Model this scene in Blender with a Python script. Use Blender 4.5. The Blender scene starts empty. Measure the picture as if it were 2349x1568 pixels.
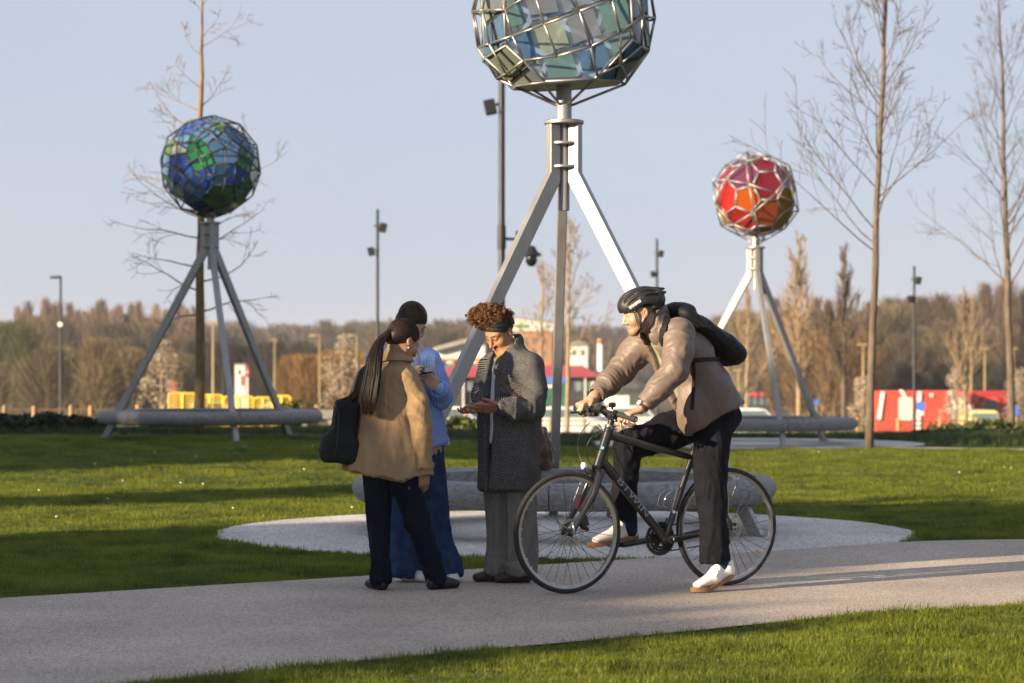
import bpy, bmesh, math, random
import numpy as np
from mathutils import Vector, Matrix

R = math.radians
scene = bpy.context.scene
COL = scene.collection
FPX, CU, HV, CAMZ = 5546.0, 1174.5, 835.0, 1.31     # focal length / horizon of the photograph

# ------------------------------------------------------------------ camera
cam_d = bpy.data.cameras.new('camera')
cam = bpy.data.objects.new('camera', cam_d)
COL.objects.link(cam)
cam.location = (0, 0, CAMZ)
cam.rotation_euler = (R(90), 0, 0)
cam_d.sensor_width = 36
cam_d.lens = 85
cam_d.shift_y = 51 / 2349
cam_d.clip_start = 0.1
cam_d.clip_end = 6000
cam_d.dof.use_dof = True
cam_d.dof.focus_distance = 14.0
cam_d.dof.aperture_fstop = 3.4
scene.camera = cam

# ------------------------------------------------------------------ world, sun, exposure
SUN_EL = R(15)
SH = Vector((0.83, 0.558, 0)).normalized()          # direction in which shadows fall
SN = Vector((-SH.y, SH.x, 0))
world = bpy.data.worlds.new('World')
scene.world = world
world.use_nodes = True
wn = world.node_tree
wn.nodes.clear()
sky = wn.nodes.new('ShaderNodeTexSky')
sky.sky_type = 'NISHITA'
sky.sun_disc = False
sky.sun_elevation = SUN_EL
sky.sun_rotation = math.atan2(-SH.x, -SH.y)
sky.air_density = 1.0
sky.dust_density = 0.6
sky.ozone_density = 1.6
bg = wn.nodes.new('ShaderNodeBackground')
bg.inputs['Strength'].default_value = 0.068
wo = wn.nodes.new('ShaderNodeOutputWorld')
# pale lavender haze colour mixed over the whole dome to correct the sky
wtc = wn.nodes.new('ShaderNodeTexCoord')
wmp = wn.nodes.new('ShaderNodeMapping'); wmp.inputs['Scale'].default_value = (1.2, 1.2, 5.0)
wnz = wn.nodes.new('ShaderNodeTexNoise'); wnz.inputs['Scale'].default_value = 2.2; wnz.inputs['Detail'].default_value = 5
wrp = wn.nodes.new('ShaderNodeValToRGB')
wrp.color_ramp.elements[0].position = 0.3; wrp.color_ramp.elements[0].color = (2.68, 2.98, 3.86, 1)
wrp.color_ramp.elements[1].position = 0.7; wrp.color_ramp.elements[1].color = (2.98, 3.20, 3.86, 1)
wmx = wn.nodes.new('ShaderNodeMix'); wmx.data_type = 'RGBA'; wmx.inputs['Factor'].default_value = 0.86
wn.links.new(wtc.outputs['Generated'], wmp.inputs[0]); wn.links.new(wmp.outputs[0], wnz.inputs['Vector'])
wn.links.new(wnz.outputs['Fac'], wrp.inputs[0])
wn.links.new(sky.outputs[0], wmx.inputs['A']); wn.links.new(wrp.outputs[0], wmx.inputs['B'])
wn.links.new(wmx.outputs['Result'], bg.inputs[0])
wn.links.new(bg.outputs[0], wo.inputs[0])

sun_d = bpy.data.lights.new('sun', 'SUN')
sun_d.energy = 5.0
sun_d.angle = R(0.55)
sun_d.color = (1.0, 0.79, 0.53)
sun = bpy.data.objects.new('sun', sun_d)
COL.objects.link(sun)
sdir = Vector((SH.x * math.cos(SUN_EL), SH.y * math.cos(SUN_EL), -math.sin(SUN_EL)))
sun.rotation_euler = sdir.to_track_quat('-Z', 'Y').to_euler()
sun.location = (-20, -15, 12)

scene.view_settings.view_transform = 'Standard'
scene.view_settings.look = 'None'
scene.view_settings.exposure = 1.5
scene.view_settings.gamma = 1.0
scene.cycles.use_denoising = True
scene.cycles.transparent_max_bounces = 24
scene.cycles.max_bounces = 8
scene.cycles.caustics_reflective = False
scene.cycles.caustics_refractive = False


# ------------------------------------------------------------------ helpers
def at(u, v, Y):
    """photo point (2349 px wide frame) at distance Y -> world"""
    return Vector(((u - CU) / FPX * Y, Y, CAMZ + (HV - v) / FPX * Y))


def lin(r, g, b):
    def f(c):
        c /= 255.0
        return c / 12.92 if c <= 0.04045 else ((c + 0.055) / 1.055) ** 2.4
    return (f(r), f(g), f(b))


def ss(a, b, x):
    t = np.clip((np.asarray(x, float) - a) / (b - a), 0, 1)
    return t * t * (3 - 2 * t)


GY = [-200, 0, 43, 52, 85, 165, 400, 750, 3000]
GZ = [0, 0, 0, -0.28, -1.45, -3.6, -5.6, -7.0, -8.5]


def gh(x, y):
    """ground height"""
    z = np.interp(y, GY, GZ)
    return z + 0.19 * ss(22, 34, y) * ss(1.5, -3.0, x) * (1 - ss(39, 48, y))


def link(o, parent=None):
    COL.objects.link(o)
    if parent is not None:
        o.parent = parent
    return o


def wloc(o):
    v = Vector((0, 0, 0))
    while o is not None:
        v += o.location
        o = o.parent
    return v


def tag(o, label, cat, group=None):
    o['label'] = label
    o['category'] = cat
    if group:
        o['group'] = group
    return o


def thing(name, loc, label, cat, group=None):
    o = bpy.data.objects.new(name, None)
    o.empty_display_size = 0.2
    COL.objects.link(o)
    o.location = loc
    return tag(o, label, cat, group)


def mesh_obj(name, verts, faces, mats, parent=None, smooth=False, origin=None, uvs=None, fmat=None, col=None):
    """verts in world space; mats one material or list"""
    v = np.asarray(verts, dtype=np.float64).reshape(-1, 3)
    off = np.array(wloc(parent)) if parent is not None else np.array(origin if origin is not None else (0, 0, 0), float)
    me = bpy.data.meshes.new(name)
    vv = v - off
    if isinstance(faces, np.ndarray):
        n, k = faces.shape
        me.vertices.add(len(vv))
        me.vertices.foreach_set('co', vv.astype(np.float32).ravel())
        me.loops.add(n * k)
        me.loops.foreach_set('vertex_index', faces.astype(np.int32).ravel())
        me.polygons.add(n)
        me.polygons.foreach_set('loop_start', np.arange(0, n * k, k, dtype=np.int32))
        me.polygons.foreach_set('loop_total', np.full(n, k, dtype=np.int32))
        me.update(calc_edges=True)
        me.validate()
    else:
        me.from_pydata(vv.tolist(), [], faces)
    if not isinstance(mats, (list, tuple)):
        mats = [mats]
    for m in mats:
        me.materials.append(m)
    if fmat is not None:
        me.polygons.foreach_set('material_index', np.asarray(fmat, dtype=np.int32))
    if col is not None:
        ca = me.color_attributes.new('Col', 'FLOAT_COLOR', 'POINT')
        c4 = np.ones((len(vv), 4), np.float32)
        c4[:, :3] = col
        ca.data.foreach_set('color', c4.ravel())
    if uvs is not None:
        uvl = me.uv_layers.new(name='UVMap')
        li = np.zeros(len(me.loops), dtype=np.int32)
        me.loops.foreach_get('vertex_index', li)
        uvl.data.foreach_set('uv', np.asarray(uvs, np.float32)[li].ravel())
    if smooth:
        me.polygons.foreach_set('use_smooth', np.ones(len(me.polygons), dtype=bool))
    me.update()
    o = bpy.data.objects.new(name, me)
    link(o, parent)
    if parent is None:
        o.location = off
    return o


class MB:
    """collects simple shapes into one mesh"""
    def __init__(s):
        s.v = []
        s.f = []

    def add(s, verts, faces):
        n = len(s.v)
        s.v += [tuple(p) for p in verts]
        s.f += [tuple(i + n for i in f) for f in faces]
        return s

    def frame_box(s, c, ax, ay, az):
        c = Vector(c); ax = Vector(ax); ay = Vector(ay); az = Vector(az)
        vs = [c + sx * ax + sy * ay + sz * az for sz in (-1, 1) for sy in (-1, 1) for sx in (-1, 1)]
        return s.add(vs, [(0, 2, 3, 1), (4, 5, 7, 6), (0, 1, 5, 4), (2, 6, 7, 3), (0, 4, 6, 2), (1, 3, 7, 5)])

    def box(s, x0, x1, y0, y1, z0, z1):
        return s.frame_box(((x0 + x1) / 2, (y0 + y1) / 2, (z0 + z1) / 2), ((x1 - x0) / 2, 0, 0), (0, (y1 - y0) / 2, 0), (0, 0, (z1 - z0) / 2))

    def bar(s, a, b, w, h, up=(0, 0, 1)):
        a = Vector(a); b = Vector(b)
        t = (b - a)
        L = t.length
        t.normalize()
        side = t.cross(Vector(up))
        if side.length < 1e-4:
            side = t.cross(Vector((1, 0, 0)))
        side.normalize()
        u2 = side.cross(t)
        return s.frame_box((a + b) / 2, t * L / 2, side * w / 2, u2 * h / 2)

    def tube(s, pts, rad, n=8, cap=True, closed=False):
        pts = [Vector(p) for p in pts]
        m = len(pts)
        if not hasattr(rad, '__len__'):
            rad = [rad] * m
        prev = None
        base = len(s.v)
        for i, p in enumerate(pts):
            if closed:
                t = pts[(i + 1) % m] - pts[i - 1]
            else:
                t = pts[min(i + 1, m - 1)] - pts[max(i - 1, 0)]
            if t.length < 1e-9:
                t = Vector((0, 0, 1))
            t.normalize()
            if prev is None:
                u = t.cross(Vector((0, 0, 1)))
                if u.length < 1e-3:
                    u = t.cross(Vector((1, 0, 0)))
            else:
                u = prev - t * prev.dot(t)
            u.normalize()
            w = t.cross(u)
            prev = u
            for k in range(n):
                a = 2 * math.pi * k / n
                s.v.append(tuple(p + (u * math.cos(a) + w * math.sin(a)) * rad[i]))
        for i in range(m if closed else m - 1):
            for k in range(n):
                a = base + i * n + k
                b = base + i * n + (k + 1) % n
                j = (i + 1) % m
                c = base + j * n + (k + 1) % n
                d = base + j * n + k
                s.f.append((a, b, c, d))
        if cap and not closed:
            s.f.append(tuple(base + k for k in range(n))[::-1])
            s.f.append(tuple(base + (m - 1) * n + k for k in range(n)))
        return s

    def cyl(s, a, b, r, n=12, r2=None):
        return s.tube([a, b], [r, r if r2 is None else r2], n)

    def lathe(s, c, prof, n=24, axis=(0, 0, 1)):
        """prof list of (radius, height) along axis from c"""
        ax = Vector(axis).normalized()
        u = ax.cross(Vector((0, 0, 1)))
        if u.length < 1e-3:
            u = Vector((1, 0, 0))
        u.normalize()
        w = ax.cross(u)
        c = Vector(c)
        base = len(s.v)
        for r, h in prof:
            for k in range(n):
                a = 2 * math.pi * k / n
                s.v.append(tuple(c + ax * h + (u * math.cos(a) + w * math.sin(a)) * r))
        for i in range(len(prof) - 1):
            for k in range(n):
                s.f.append((base + i * n + k, base + i * n + (k + 1) % n, base + (i + 1) * n + (k + 1) % n, base + (i + 1) * n + k))
        s.f.append(tuple(base + k for k in range(n))[::-1])
        s.f.append(tuple(base + (len(prof) - 1) * n + k for k in range(n)))
        return s

    def prism(s, poly, ext):
        """poly list of 3-d points (planar), extruded by vector ext"""
        poly = [Vector(p) for p in poly]
        e = Vector(ext)
        n = len(poly)
        vs = poly + [p + e for p in poly]
        fs = [tuple(range(n))[::-1], tuple(range(n, 2 * n))]
        fs += [(i, (i + 1) % n, n + (i + 1) % n, n + i) for i in range(n)]
        return s.add(vs, fs)

    def build(s, name, mat, parent=None, smooth=False, origin=None):
        return mesh_obj(name, s.v, s.f, mat, parent, smooth, origin)


def autosmooth(o, ang=40):
    me = o.data
    me.polygons.foreach_set('use_smooth', np.ones(len(me.polygons), dtype=bool))
    bm = bmesh.new()
    bm.from_mesh(me)
    bmesh.ops.recalc_face_normals(bm, faces=bm.faces)
    for e in bm.edges:
        e.smooth = not (len(e.link_faces) == 2 and e.calc_face_angle(0) > R(ang))
    bm.to_mesh(me)
    bm.free()
    return o


# ------------------------------------------------------------------ materials
def new_mat(name):
    m = bpy.data.materials.new(name)
    m.use_nodes = True
    nt = m.node_tree
    b = nt.nodes['Principled BSDF']
    return m, nt, b


def pm(name, base, rough=0.6, metal=0.0, var=0.18, scale=6.0, bump=0.0, bscale=80.0, spec=0.5, sheen=0.0, col2=None, coat=0.0,
       stretch=(1, 1, 1), detail=5.0, bdist=0.01, rvar=0.1, mult=None):
    """procedural material: noise-varied colour and roughness with noise bump"""
    m, nt, b = new_mat(name)
    N, L = nt.nodes, nt.links
    tc = N.new('ShaderNodeTexCoord')
    mp = N.new('ShaderNodeMapping')
    mp.inputs['Scale'].default_value = stretch
    L.new(tc.outputs['Object'], mp.inputs[0])
    nz = N.new('ShaderNodeTexNoise')
    nz.inputs['Scale'].default_value = scale
    nz.inputs['Detail'].default_value = detail
    nz.inputs['Roughness'].default_value = 0.6
    L.new(mp.outputs[0], nz.inputs['Vector'])
    rp = N.new('ShaderNodeValToRGB')
    lo = tuple(c * (1 - var) for c in base)
    hi = tuple(min(1, c * (1 + var)) for c in (col2 or base))
    rp.color_ramp.elements[0].position = 0.32
    rp.color_ramp.elements[1].position = 0.68
    rp.color_ramp.elements[0].color = (*lo, 1)
    rp.color_ramp.elements[1].color = (*hi, 1)
    L.new(nz.outputs['Fac'], rp.inputs[0])
    L.new(rp.outputs[0], b.inputs['Base Color'])
    b.inputs['Metallic'].default_value = metal
    b.inputs['Specular IOR Level'].default_value = spec
    if rvar:
        mr = N.new('ShaderNodeMapRange')
        mr.inputs['To Min'].default_value = max(0.02, rough - rvar)
        mr.inputs['To Max'].default_value = min(1, rough + rvar)
        L.new(nz.outputs['Fac'], mr.inputs[0])
        L.new(mr.outputs[0], b.inputs['Roughness'])
    else:
        b.inputs['Roughness'].default_value = rough
    if sheen:
        b.inputs['Sheen Weight'].default_value = sheen
        b.inputs['Sheen Roughness'].default_value = 0.5
    if coat:
        b.inputs['Coat Weight'].default_value = coat
        b.inputs['Coat Roughness'].default_value = 0.12
    if bump:
        n2 = N.new('ShaderNodeTexNoise')
        n2.inputs['Scale'].default_value = bscale
        n2.inputs['Detail'].default_value = 4
        L.new(mp.outputs[0], n2.inputs['Vector'])
        bp = N.new('ShaderNodeBump')
        bp.inputs['Strength'].default_value = bump
        bp.inputs['Distance'].default_value = bdist
        L.new(n2.outputs['Fac'], bp.inputs['Height'])
        L.new(bp.outputs[0], b.inputs['Normal'])
    return m


M = {}
M['steel'] = pm('brushed_steel', (0.30, 0.295, 0.29), 0.45, 0.6, 0.1, 9, 0.15, 160, stretch=(1, 1, 0.2))
M['steel_dark'] = pm('cage_steel', (0.30, 0.275, 0.25), 0.38, 0.8, 0.3, 7)
M['steel_blue'] = pm('painted_cage_steel', (0.05, 0.055, 0.065), 0.45, 0.4, 0.3, 7)
M['lead'] = pm('glazing_lead', (0.30, 0.30, 0.31), 0.5, 0.6, 0.25, 12)
M['bench'] = pm('weathered_oak', (0.165, 0.16, 0.155), 0.72, 0, 0.25, 16, 0.6, 45, stretch=(1, 1, 3), col2=(0.21, 0.205, 0.20), bdist=0.006)
M['lamp'] = pm('lamp_paint', (0.006, 0.008, 0.009), 0.5, 0.0, 0.25, 4)
M['black'] = pm('black_plastic', (0.010, 0.010, 0.011), 0.42, 0, 0.3, 20)
M['glossblack'] = pm('gloss_black', (0.008, 0.008, 0.009), 0.18, 0, 0.2, 20)
M['white'] = pm('white_paint', (0.72, 0.71, 0.68), 0.55, 0, 0.08, 3)

# ------------------------------------------------------------------ ground surfaces
UP = [(-14, 4.2), (-9, 8.55), (-6, 11.0), (-2.84, 13.43), (-0.894, 14.83), (0.186, 15.66), (0.65, 16.0), (1.56, 16.62), (2.97, 17.75),
      (3.8, 17.94), (6, 18.0), (10, 18.2), (20, 18.6)]
LO = [(-14, 0.5), (-9, 4.6), (-5, 7.5), (-1.48, 9.91), (-1.12, 10.16), (-0.61, 10.64), (0.745, 11.66), (1.36, 12.2), (1.93, 12.62),
      (2.78, 13.1), (4.5, 13.8), (8, 14.6), (20, 15.6)]
PC = Vector((0.41, 19.1))       # main sculpture / plaza centre
PR = 2.72
RC = Vector((4.0, 39.7))       # right sculpture
LC = Vector((-4.49, 36.0))      # left sculpture
upx, upy = np.array(UP).T
lox, loy = np.array(LO).T


def off_lawn(x, y, m=0.0):
    """True where the path or a plaza covers the lawn"""
    on_path = (y > np.interp(x, lox, loy) + m) & (y < np.interp(x, upx, upy) - m)
    c1 = np.hypot(x - PC.x, (y - PC.y + 0.25)) < PR - m
    c2 = np.hypot(x - RC.x, y - RC.y) < 2.75 - m
    t = np.interp(x, [5.3, 8, 16], [38.0, 36.4, 35.5])
    st = (x > 5.2) & (y > t - 0.35) & (y < t + 0.35)
    return on_path | c1 | c2 | st


def ground_mat():
    m, nt, b = new_mat('lawn_soil')
    N, L = nt.nodes, nt.links
    geo = N.new('ShaderNodeNewGeometry')
    sep = N.new('ShaderNodeSeparateXYZ')
    L.new(geo.outputs['Position'], sep.inputs[0])
    n1 = N.new('ShaderNodeTexNoise'); n1.inputs['Scale'].default_value = 1.3; n1.inputs['Detail'].default_value = 8
    n2 = N.new('ShaderNodeTexNoise'); n2.inputs['Scale'].default_value = 38; n2.inputs['Detail'].default_value = 5
    L.new(geo.outputs['Position'], n1.inputs['Vector']); L.new(geo.outputs['Position'], n2.inputs['Vector'])
    mx = N.new('ShaderNodeMath'); mx.operation = 'MULTIPLY_ADD'; mx.inputs[1].default_value = 0.5
    ml = N.new('ShaderNodeMath'); ml.operation = 'MULTIPLY'; ml.inputs[1].default_value = 0.5
    L.new(n2.outputs['Fac'], ml.inputs[0]); L.new(n1.outputs['Fac'], mx.inputs[0]); L.new(ml.outputs[0], mx.inputs[2])
    rp = N.new('ShaderNodeValToRGB')
    e = rp.color_ramp.elements
    e[0].position = 0.35; e[0].color = (0.016, 0.030, 0.008, 1)
    e[1].position = 0.62; e[1].color = (0.065, 0.095, 0.017, 1)
    L.new(mx.outputs[0], rp.inputs[0])
    # far rough ground: dull olive and grey
    rf = N.new('ShaderNodeValToRGB')
    e = rf.color_ramp.elements
    e[0].position = 0.4; e[0].color = (0.06, 0.07, 0.022, 1)
    e[1].position = 0.6; e[1].color = (0.15, 0.13, 0.09, 1)
    L.new(n1.outputs['Fac'], rf.inputs[0])
    mr = N.new('ShaderNodeMapRange'); mr.inputs['From Min'].default_value = 52; mr.inputs['From Max'].default_value = 75
    L.new(sep.outputs['Y'], mr.inputs[0])
    mix = N.new('ShaderNodeMix'); mix.data_type = 'RGBA'
    L.new(mr.outputs[0], mix.inputs['Factor']); L.new(rp.outputs[0], mix.inputs['A']); L.new(rf.outputs[0], mix.inputs['B'])
    L.new(mix.outputs['Result'], b.inputs['Base Color'])
    b.inputs['Roughness'].default_value = 0.95
    b.inputs['Specular IOR Level'].default_value = 0.1
    bp = N.new('ShaderNodeBump'); bp.inputs['Strength'].default_value = 0.6; bp.inputs['Distance'].default_value = 0.03
    L.new(n2.outputs['Fac'], bp.inputs['Height']); L.new(bp.outputs[0], b.inputs['Normal'])
    return m


M['ground'] = ground_mat()


def gravel_mat(name, a, bcol, dark, scale):
    m, nt, b = new_mat(name)
    N, L = nt.nodes, nt.links
    geo = N.new('ShaderNodeNewGeometry')
    vo = N.new('ShaderNodeTexVoronoi'); vo.inputs['Scale'].default_value = scale
    L.new(geo.outputs['Position'], vo.inputs['Vector'])
    rp = N.new('ShaderNodeValToRGB')
    el = rp.color_ramp.elements
    el[0].position = 0.0; el[0].color = (*dark, 1)
    el[1].position = 0.28; el[1].color = (*a, 1)
    e3 = el.new(0.85); e3.color = (*bcol, 1)
    sp = N.new('ShaderNodeSeparateColor'); L.new(vo.outputs['Color'], sp.inputs[0])
    L.new(sp.outputs[0], rp.inputs[0])
    n1 = N.new('ShaderNodeTexNoise'); n1.inputs['Scale'].default_value = 0.9; n1.inputs['Detail'].default_value = 6
    L.new(geo.outputs['Position'], n1.inputs['Vector'])
    mr = N.new('ShaderNodeMapRange'); mr.inputs['From Min'].default_value = 0.3; mr.inputs['From Max'].default_value = 0.7
    mr.inputs['To Min'].default_value = 0.78; mr.inputs['To Max'].default_value = 1.14
    L.new(n1.outputs['Fac'], mr.inputs[0])
    mx = N.new('ShaderNodeMix'); mx.data_type = 'RGBA'; mx.blend_type = 'MULTIPLY'; mx.inputs['Factor'].default_value = 1
    L.new(rp.outputs[0], mx.inputs['A']); L.new(mr.outputs[0], mx.inputs['B'])
    L.new(mx.outputs['Result'], b.inputs['Base Color'])
    b.inputs['Roughness'].default_value = 0.75
    b.inputs['Specular IOR Level'].default_value = 0.3
    bp = N.new('ShaderNodeBump'); bp.inputs['Strength'].default_value = 0.55; bp.inputs['Distance'].default_value = 0.006
    L.new(vo.outputs['Distance'], bp.inputs['Height']); bp.invert = True
    L.new(bp.outputs[0], b.inputs['Normal'])
    return m


M['path'] = gravel_mat('resin_bound_gravel', (0.345, 0.292, 0.236), (0.48, 0.412, 0.338), (0.14, 0.092, 0.07), 140)
M['plaza'] = gravel_mat('pale_gravel', (0.44, 0.405, 0.365), (0.62, 0.58, 0.53), (0.18, 0.15, 0.13), 75)

xs = np.unique(np.concatenate([np.linspace(-700, -40, 23), np.linspace(-40, 40, 81), np.linspace(40, 700, 23)]))
ys = np.unique(np.concatenate([np.linspace(-80, 0, 9), np.linspace(0, 60, 61), np.linspace(60, 200, 29), np.linspace(200, 3000, 40)]))
gx, gy = np.meshgrid(xs, ys)
gv = np.stack([gx, gy, gh(gx, gy)], -1).reshape(-1, 3)
nx = len(xs)
ii, jj = np.meshgrid(np.arange(len(ys) - 1), np.arange(nx - 1), indexing='ij')
q = (ii * nx + jj).ravel()
gf = np.stack([q, q + 1, q + nx + 1, q + nx], 1)
o = mesh_obj('ground', gv, gf, M['ground'], smooth=True)
o['kind'] = 'structure'


def strip(name, up, lo, z, mat, n=120):
    ux, uy = np.array(up).T
    lx, ly = np.array(lo).T
    xx = np.linspace(max(ux[0], lx[0]), min(ux[-1], lx[-1]), n)
    # soften the corners of the outline
    def sm(a):
        k = np.array([1, 2, 3, 2, 1.0]); k /= k.sum()
        return np.convolve(np.pad(a, 2, mode='edge'), k, 'valid')
    yu = sm(np.interp(xx, ux, uy))
    yl = sm(np.interp(xx, lx, ly))
    v = []
    for x, a, b in zip(xx, yl, yu):
        v.append((x, a, gh(x, a) + z)); v.append((x, b, gh(x, b) + z))
    f = [(2 * i, 2 * i + 2, 2 * i + 3, 2 * i + 1) for i in range(n - 1)]
    o = mesh_obj(name, v, f, mat)
    o['kind'] = 'structure'
    return o


strip('path', UP, LO, 0.010, M['path'], 240)
strip('far_path', [(5.2, 38.35), (8, 36.75), (16, 35.85), (30, 35.3)], [(5.2, 37.65), (8, 36.05), (16, 35.15), (30, 34.6)], 0.012, M['path'], 40)


def disc(name, c, r, z, mat, n=96):
    v = [(c[0], c[1], gh(c[0], c[1]) + z)]
    for k in range(n):
        a = 2 * math.pi * k / n
        x, y = c[0] + r * math.cos(a), c[1] + r * math.sin(a)
        v.append((x, y, gh(x, y) + z))
    f = [(0, 1 + k, 1 + (k + 1) % n) for k in range(n)]
    o = mesh_obj(name, v, f, mat)
    o['kind'] = 'structure'


disc('gravel_circle', (PC.x, PC.y - 0.25), PR, 0.005, M['plaza'])
disc('gravel_circle', (RC.x, RC.y), 2.75, 0.006, M['plaza'])

# ------------------------------------------------------------------ grass
def leaf_mat(name, c1, c2, trans=0.35, scale=3.0, rough=0.55):
    m, nt, b = new_mat(name)
    N, L = nt.nodes, nt.links
    oi = N.new('ShaderNodeObjectInfo')
    geo = N.new('ShaderNodeNewGeometry')
    nz = N.new('ShaderNodeTexNoise'); nz.inputs['Scale'].default_value = scale; nz.inputs['Detail'].default_value = 4
    L.new(geo.outputs['Position'], nz.inputs['Vector'])
    ad = N.new('ShaderNodeMath'); ad.operation = 'MULTIPLY_ADD'; ad.inputs[1].default_value = 0.45; ad.inputs[2].default_value = -0.22
    L.new(geo.outputs['Random Per Island'], ad.inputs[0])
    nb = N.new('ShaderNodeTexNoise'); nb.inputs['Scale'].default_value = scale * 4.5; nb.inputs['Detail'].default_value = 3
    L.new(geo.outputs['Position'], nb.inputs['Vector'])
    mb2 = N.new('ShaderNodeMath'); mb2.operation = 'MULTIPLY_ADD'; mb2.inputs[1].default_value = 0.5; mb2.inputs[2].default_value = -0.25
    L.new(nb.outputs['Fac'], mb2.inputs[0])
    a3 = N.new('ShaderNodeMath'); a3.operation = 'ADD'
    L.new(mb2.outputs[0], a3.inputs[0]); L.new(nz.outputs['Fac'], a3.inputs[1])
    a2 = N.new('ShaderNodeMath'); a2.operation = 'ADD'
    L.new(ad.outputs[0], a2.inputs[0]); L.new(a3.outputs[0], a2.inputs[1])
    rp = N.new('ShaderNodeValToRGB')
    rp.color_ramp.elements[0].position = 0.3; rp.color_ramp.elements[0].color = (*c1, 1)
    rp.color_ramp.elements[1].position = 0.75; rp.color_ramp.elements[1].color = (*c2, 1)
    L.new(a2.outputs[0], rp.inputs[0])
    L.new(rp.outputs[0], b.inputs['Base Color'])
    b.inputs['Roughness'].default_value = rough
    b.inputs['Specular IOR Level'].default_value = 0.3
    tr = N.new('ShaderNodeBsdfTranslucent')
    L.new(rp.outputs[0], tr.inputs['Color'])
    mx = N.new('ShaderNodeMixShader'); mx.inputs[0].default_value = trans
    L.new(b.outputs[0], mx.inputs[1]); L.new(tr.outputs[0], mx.inputs[2])
    L.new(mx.outputs[0], N['Material Output'].inputs['Surface'])
    return m


M['grass'] = leaf_mat('grass_blade', (0.024, 0.048, 0.006), (0.205, 0.238, 0.026), 0.50, 1.7)
rng = np.random.default_rng(7)


def tuft_mesh(name, nb, hmin, hmax, w, spread, mat, lean=0.5):
    v = []
    f = []
    for k in range(nb):
        x, y = rng.normal(0, spread, 2)
        a = rng.uniform(0, 2 * math.pi)
        h = rng.uniform(hmin, hmax)
        d = np.array([math.cos(a), math.sin(a), 0]) * h * rng.uniform(0.1, lean)
        s = np.array([-math.sin(a), math.cos(a), 0]) * w * 0.5
        p0 = np.array([x, y, -0.004]); p1 = p0 + d * 0.35 + np.array([0, 0, h * 0.6]); p2 = p0 + d + np.array([0, 0, h])
        n = len(v)
        v += [p0 - s, p0 + s, p1 - s * 0.8, p1 + s * 0.8, p2]
        f += [(n, n + 1, n + 3, n + 2), (n + 2, n + 3, n + 4)]
    me = bpy.data.meshes.new(name)
    me.from_pydata([tuple(p) for p in v], [], f)
    me.materials.append(mat)
    return bpy.data.objects.new(name, me)


def gn_scatter(name, pts, scales, sources, mat_any=None):
    """one object whose vertices carry instanced tufts"""
    me = bpy.data.meshes.new(name)
    me.vertices.add(len(pts))
    me.vertices.foreach_set('co', np.asarray(pts, np.float32).ravel())
    at_ = me.attributes.new('sc', 'FLOAT', 'POINT')
    at_.data.foreach_set('value', np.asarray(scales, np.float32))
    me.update()
    o = bpy.data.objects.new(name, me)
    COL.objects.link(o)
    col = bpy.data.collections.new(name + '_sources')
    for s in sources:
        col.objects.link(s)
    ng = bpy.data.node_groups.new(name + '_scatter', 'GeometryNodeTree')
    ng.interface.new_socket('Geometry', in_out='INPUT', socket_type='NodeSocketGeometry')
    ng.interface.new_socket('Geometry', in_out='OUTPUT', socket_type='NodeSocketGeometry')
    N, L = ng.nodes, ng.links
    gi = N.new('NodeGroupInput'); go = N.new('NodeGroupOutput')
    ci = N.new('GeometryNodeCollectionInfo')
    ci.inputs['Collection'].default_value = col
    ci.inputs['Separate Children'].default_value = True
    ci.inputs['Reset Children'].default_value = True
    ip = N.new('GeometryNodeInstanceOnPoints')
    ip.inputs['Pick Instance'].default_value = True
    rv = N.new('FunctionNodeRandomValue'); rv.data_type = 'FLOAT_VECTOR'
    rv.inputs[0].default_value = (-0.12, -0.12, 0); rv.inputs[1].default_value = (0.12, 0.12, 6.283)
    na = N.new('GeometryNodeInputNamedAttribute'); na.data_type = 'FLOAT'
    na.inputs['Name'].default_value = 'sc'
    L.new(gi.outputs[0], ip.inputs['Points'])
    L.new(ci.outputs[0], ip.inputs['Instance'])
    L.new(rv.outputs[0], ip.inputs['Rotation'])
    L.new(na.outputs['Attribute'], ip.inputs['Scale'])
    L.new(ip.outputs[0], go.inputs[0])
    md = o.modifiers.new('scatter', 'NODES')
    md.node_group = ng
    return o


def lawn_points(y0, y1, dens, xpad=0.5):
    out = []
    y = y0
    while y < y1:
        h = 0.5
        xm = 0.2118 * (y + h) + xpad
        n = int(dens * h * 2 * xm)
        px = rng.uniform(-xm, xm, n)
        py = rng.uniform(y, y + h, n)
        out.append(np.stack([px, py], 1))
        y += h
    p = np.concatenate(out)
    keep = ~off_lawn(p[:, 0], p[:, 1], 0.018)
    return p[keep]


tufts = [tuft_mesh('grass_tuft', 16, 0.012, 0.042, 0.0042, 0.024, M['grass'], 1.25) for _ in range(5)]
tufts += [tuft_mesh('grass_tuft', 9, 0.03, 0.065, 0.0045, 0.018, M['grass'], 0.8) for _ in range(1)]
P = np.concatenate([lawn_points(9.2, 14, 1500), lawn_points(14, 18.5, 1000), lawn_points(18.5, 25, 500), lawn_points(25, 37, 260)])
clump = 0.75 + 0.35 * np.sin(P[:, 0] * 3.1 + 1.3 * np.sin(P[:, 1] * 2.3)) * np.sin(P[:, 1] * 2.7 + P[:, 0])
sc = clump * rng.uniform(0.7, 1.25, len(P)) * np.interp(P[:, 1], [9, 18, 37], [0.95, 1.0, 1.25])
pts = np.stack([P[:, 0], P[:, 1], gh(P[:, 0], P[:, 1])], 1)
o = gn_scatter('grass', pts, sc, tufts)
o['kind'] = 'stuff'
print('grass tufts', len(P))

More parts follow.
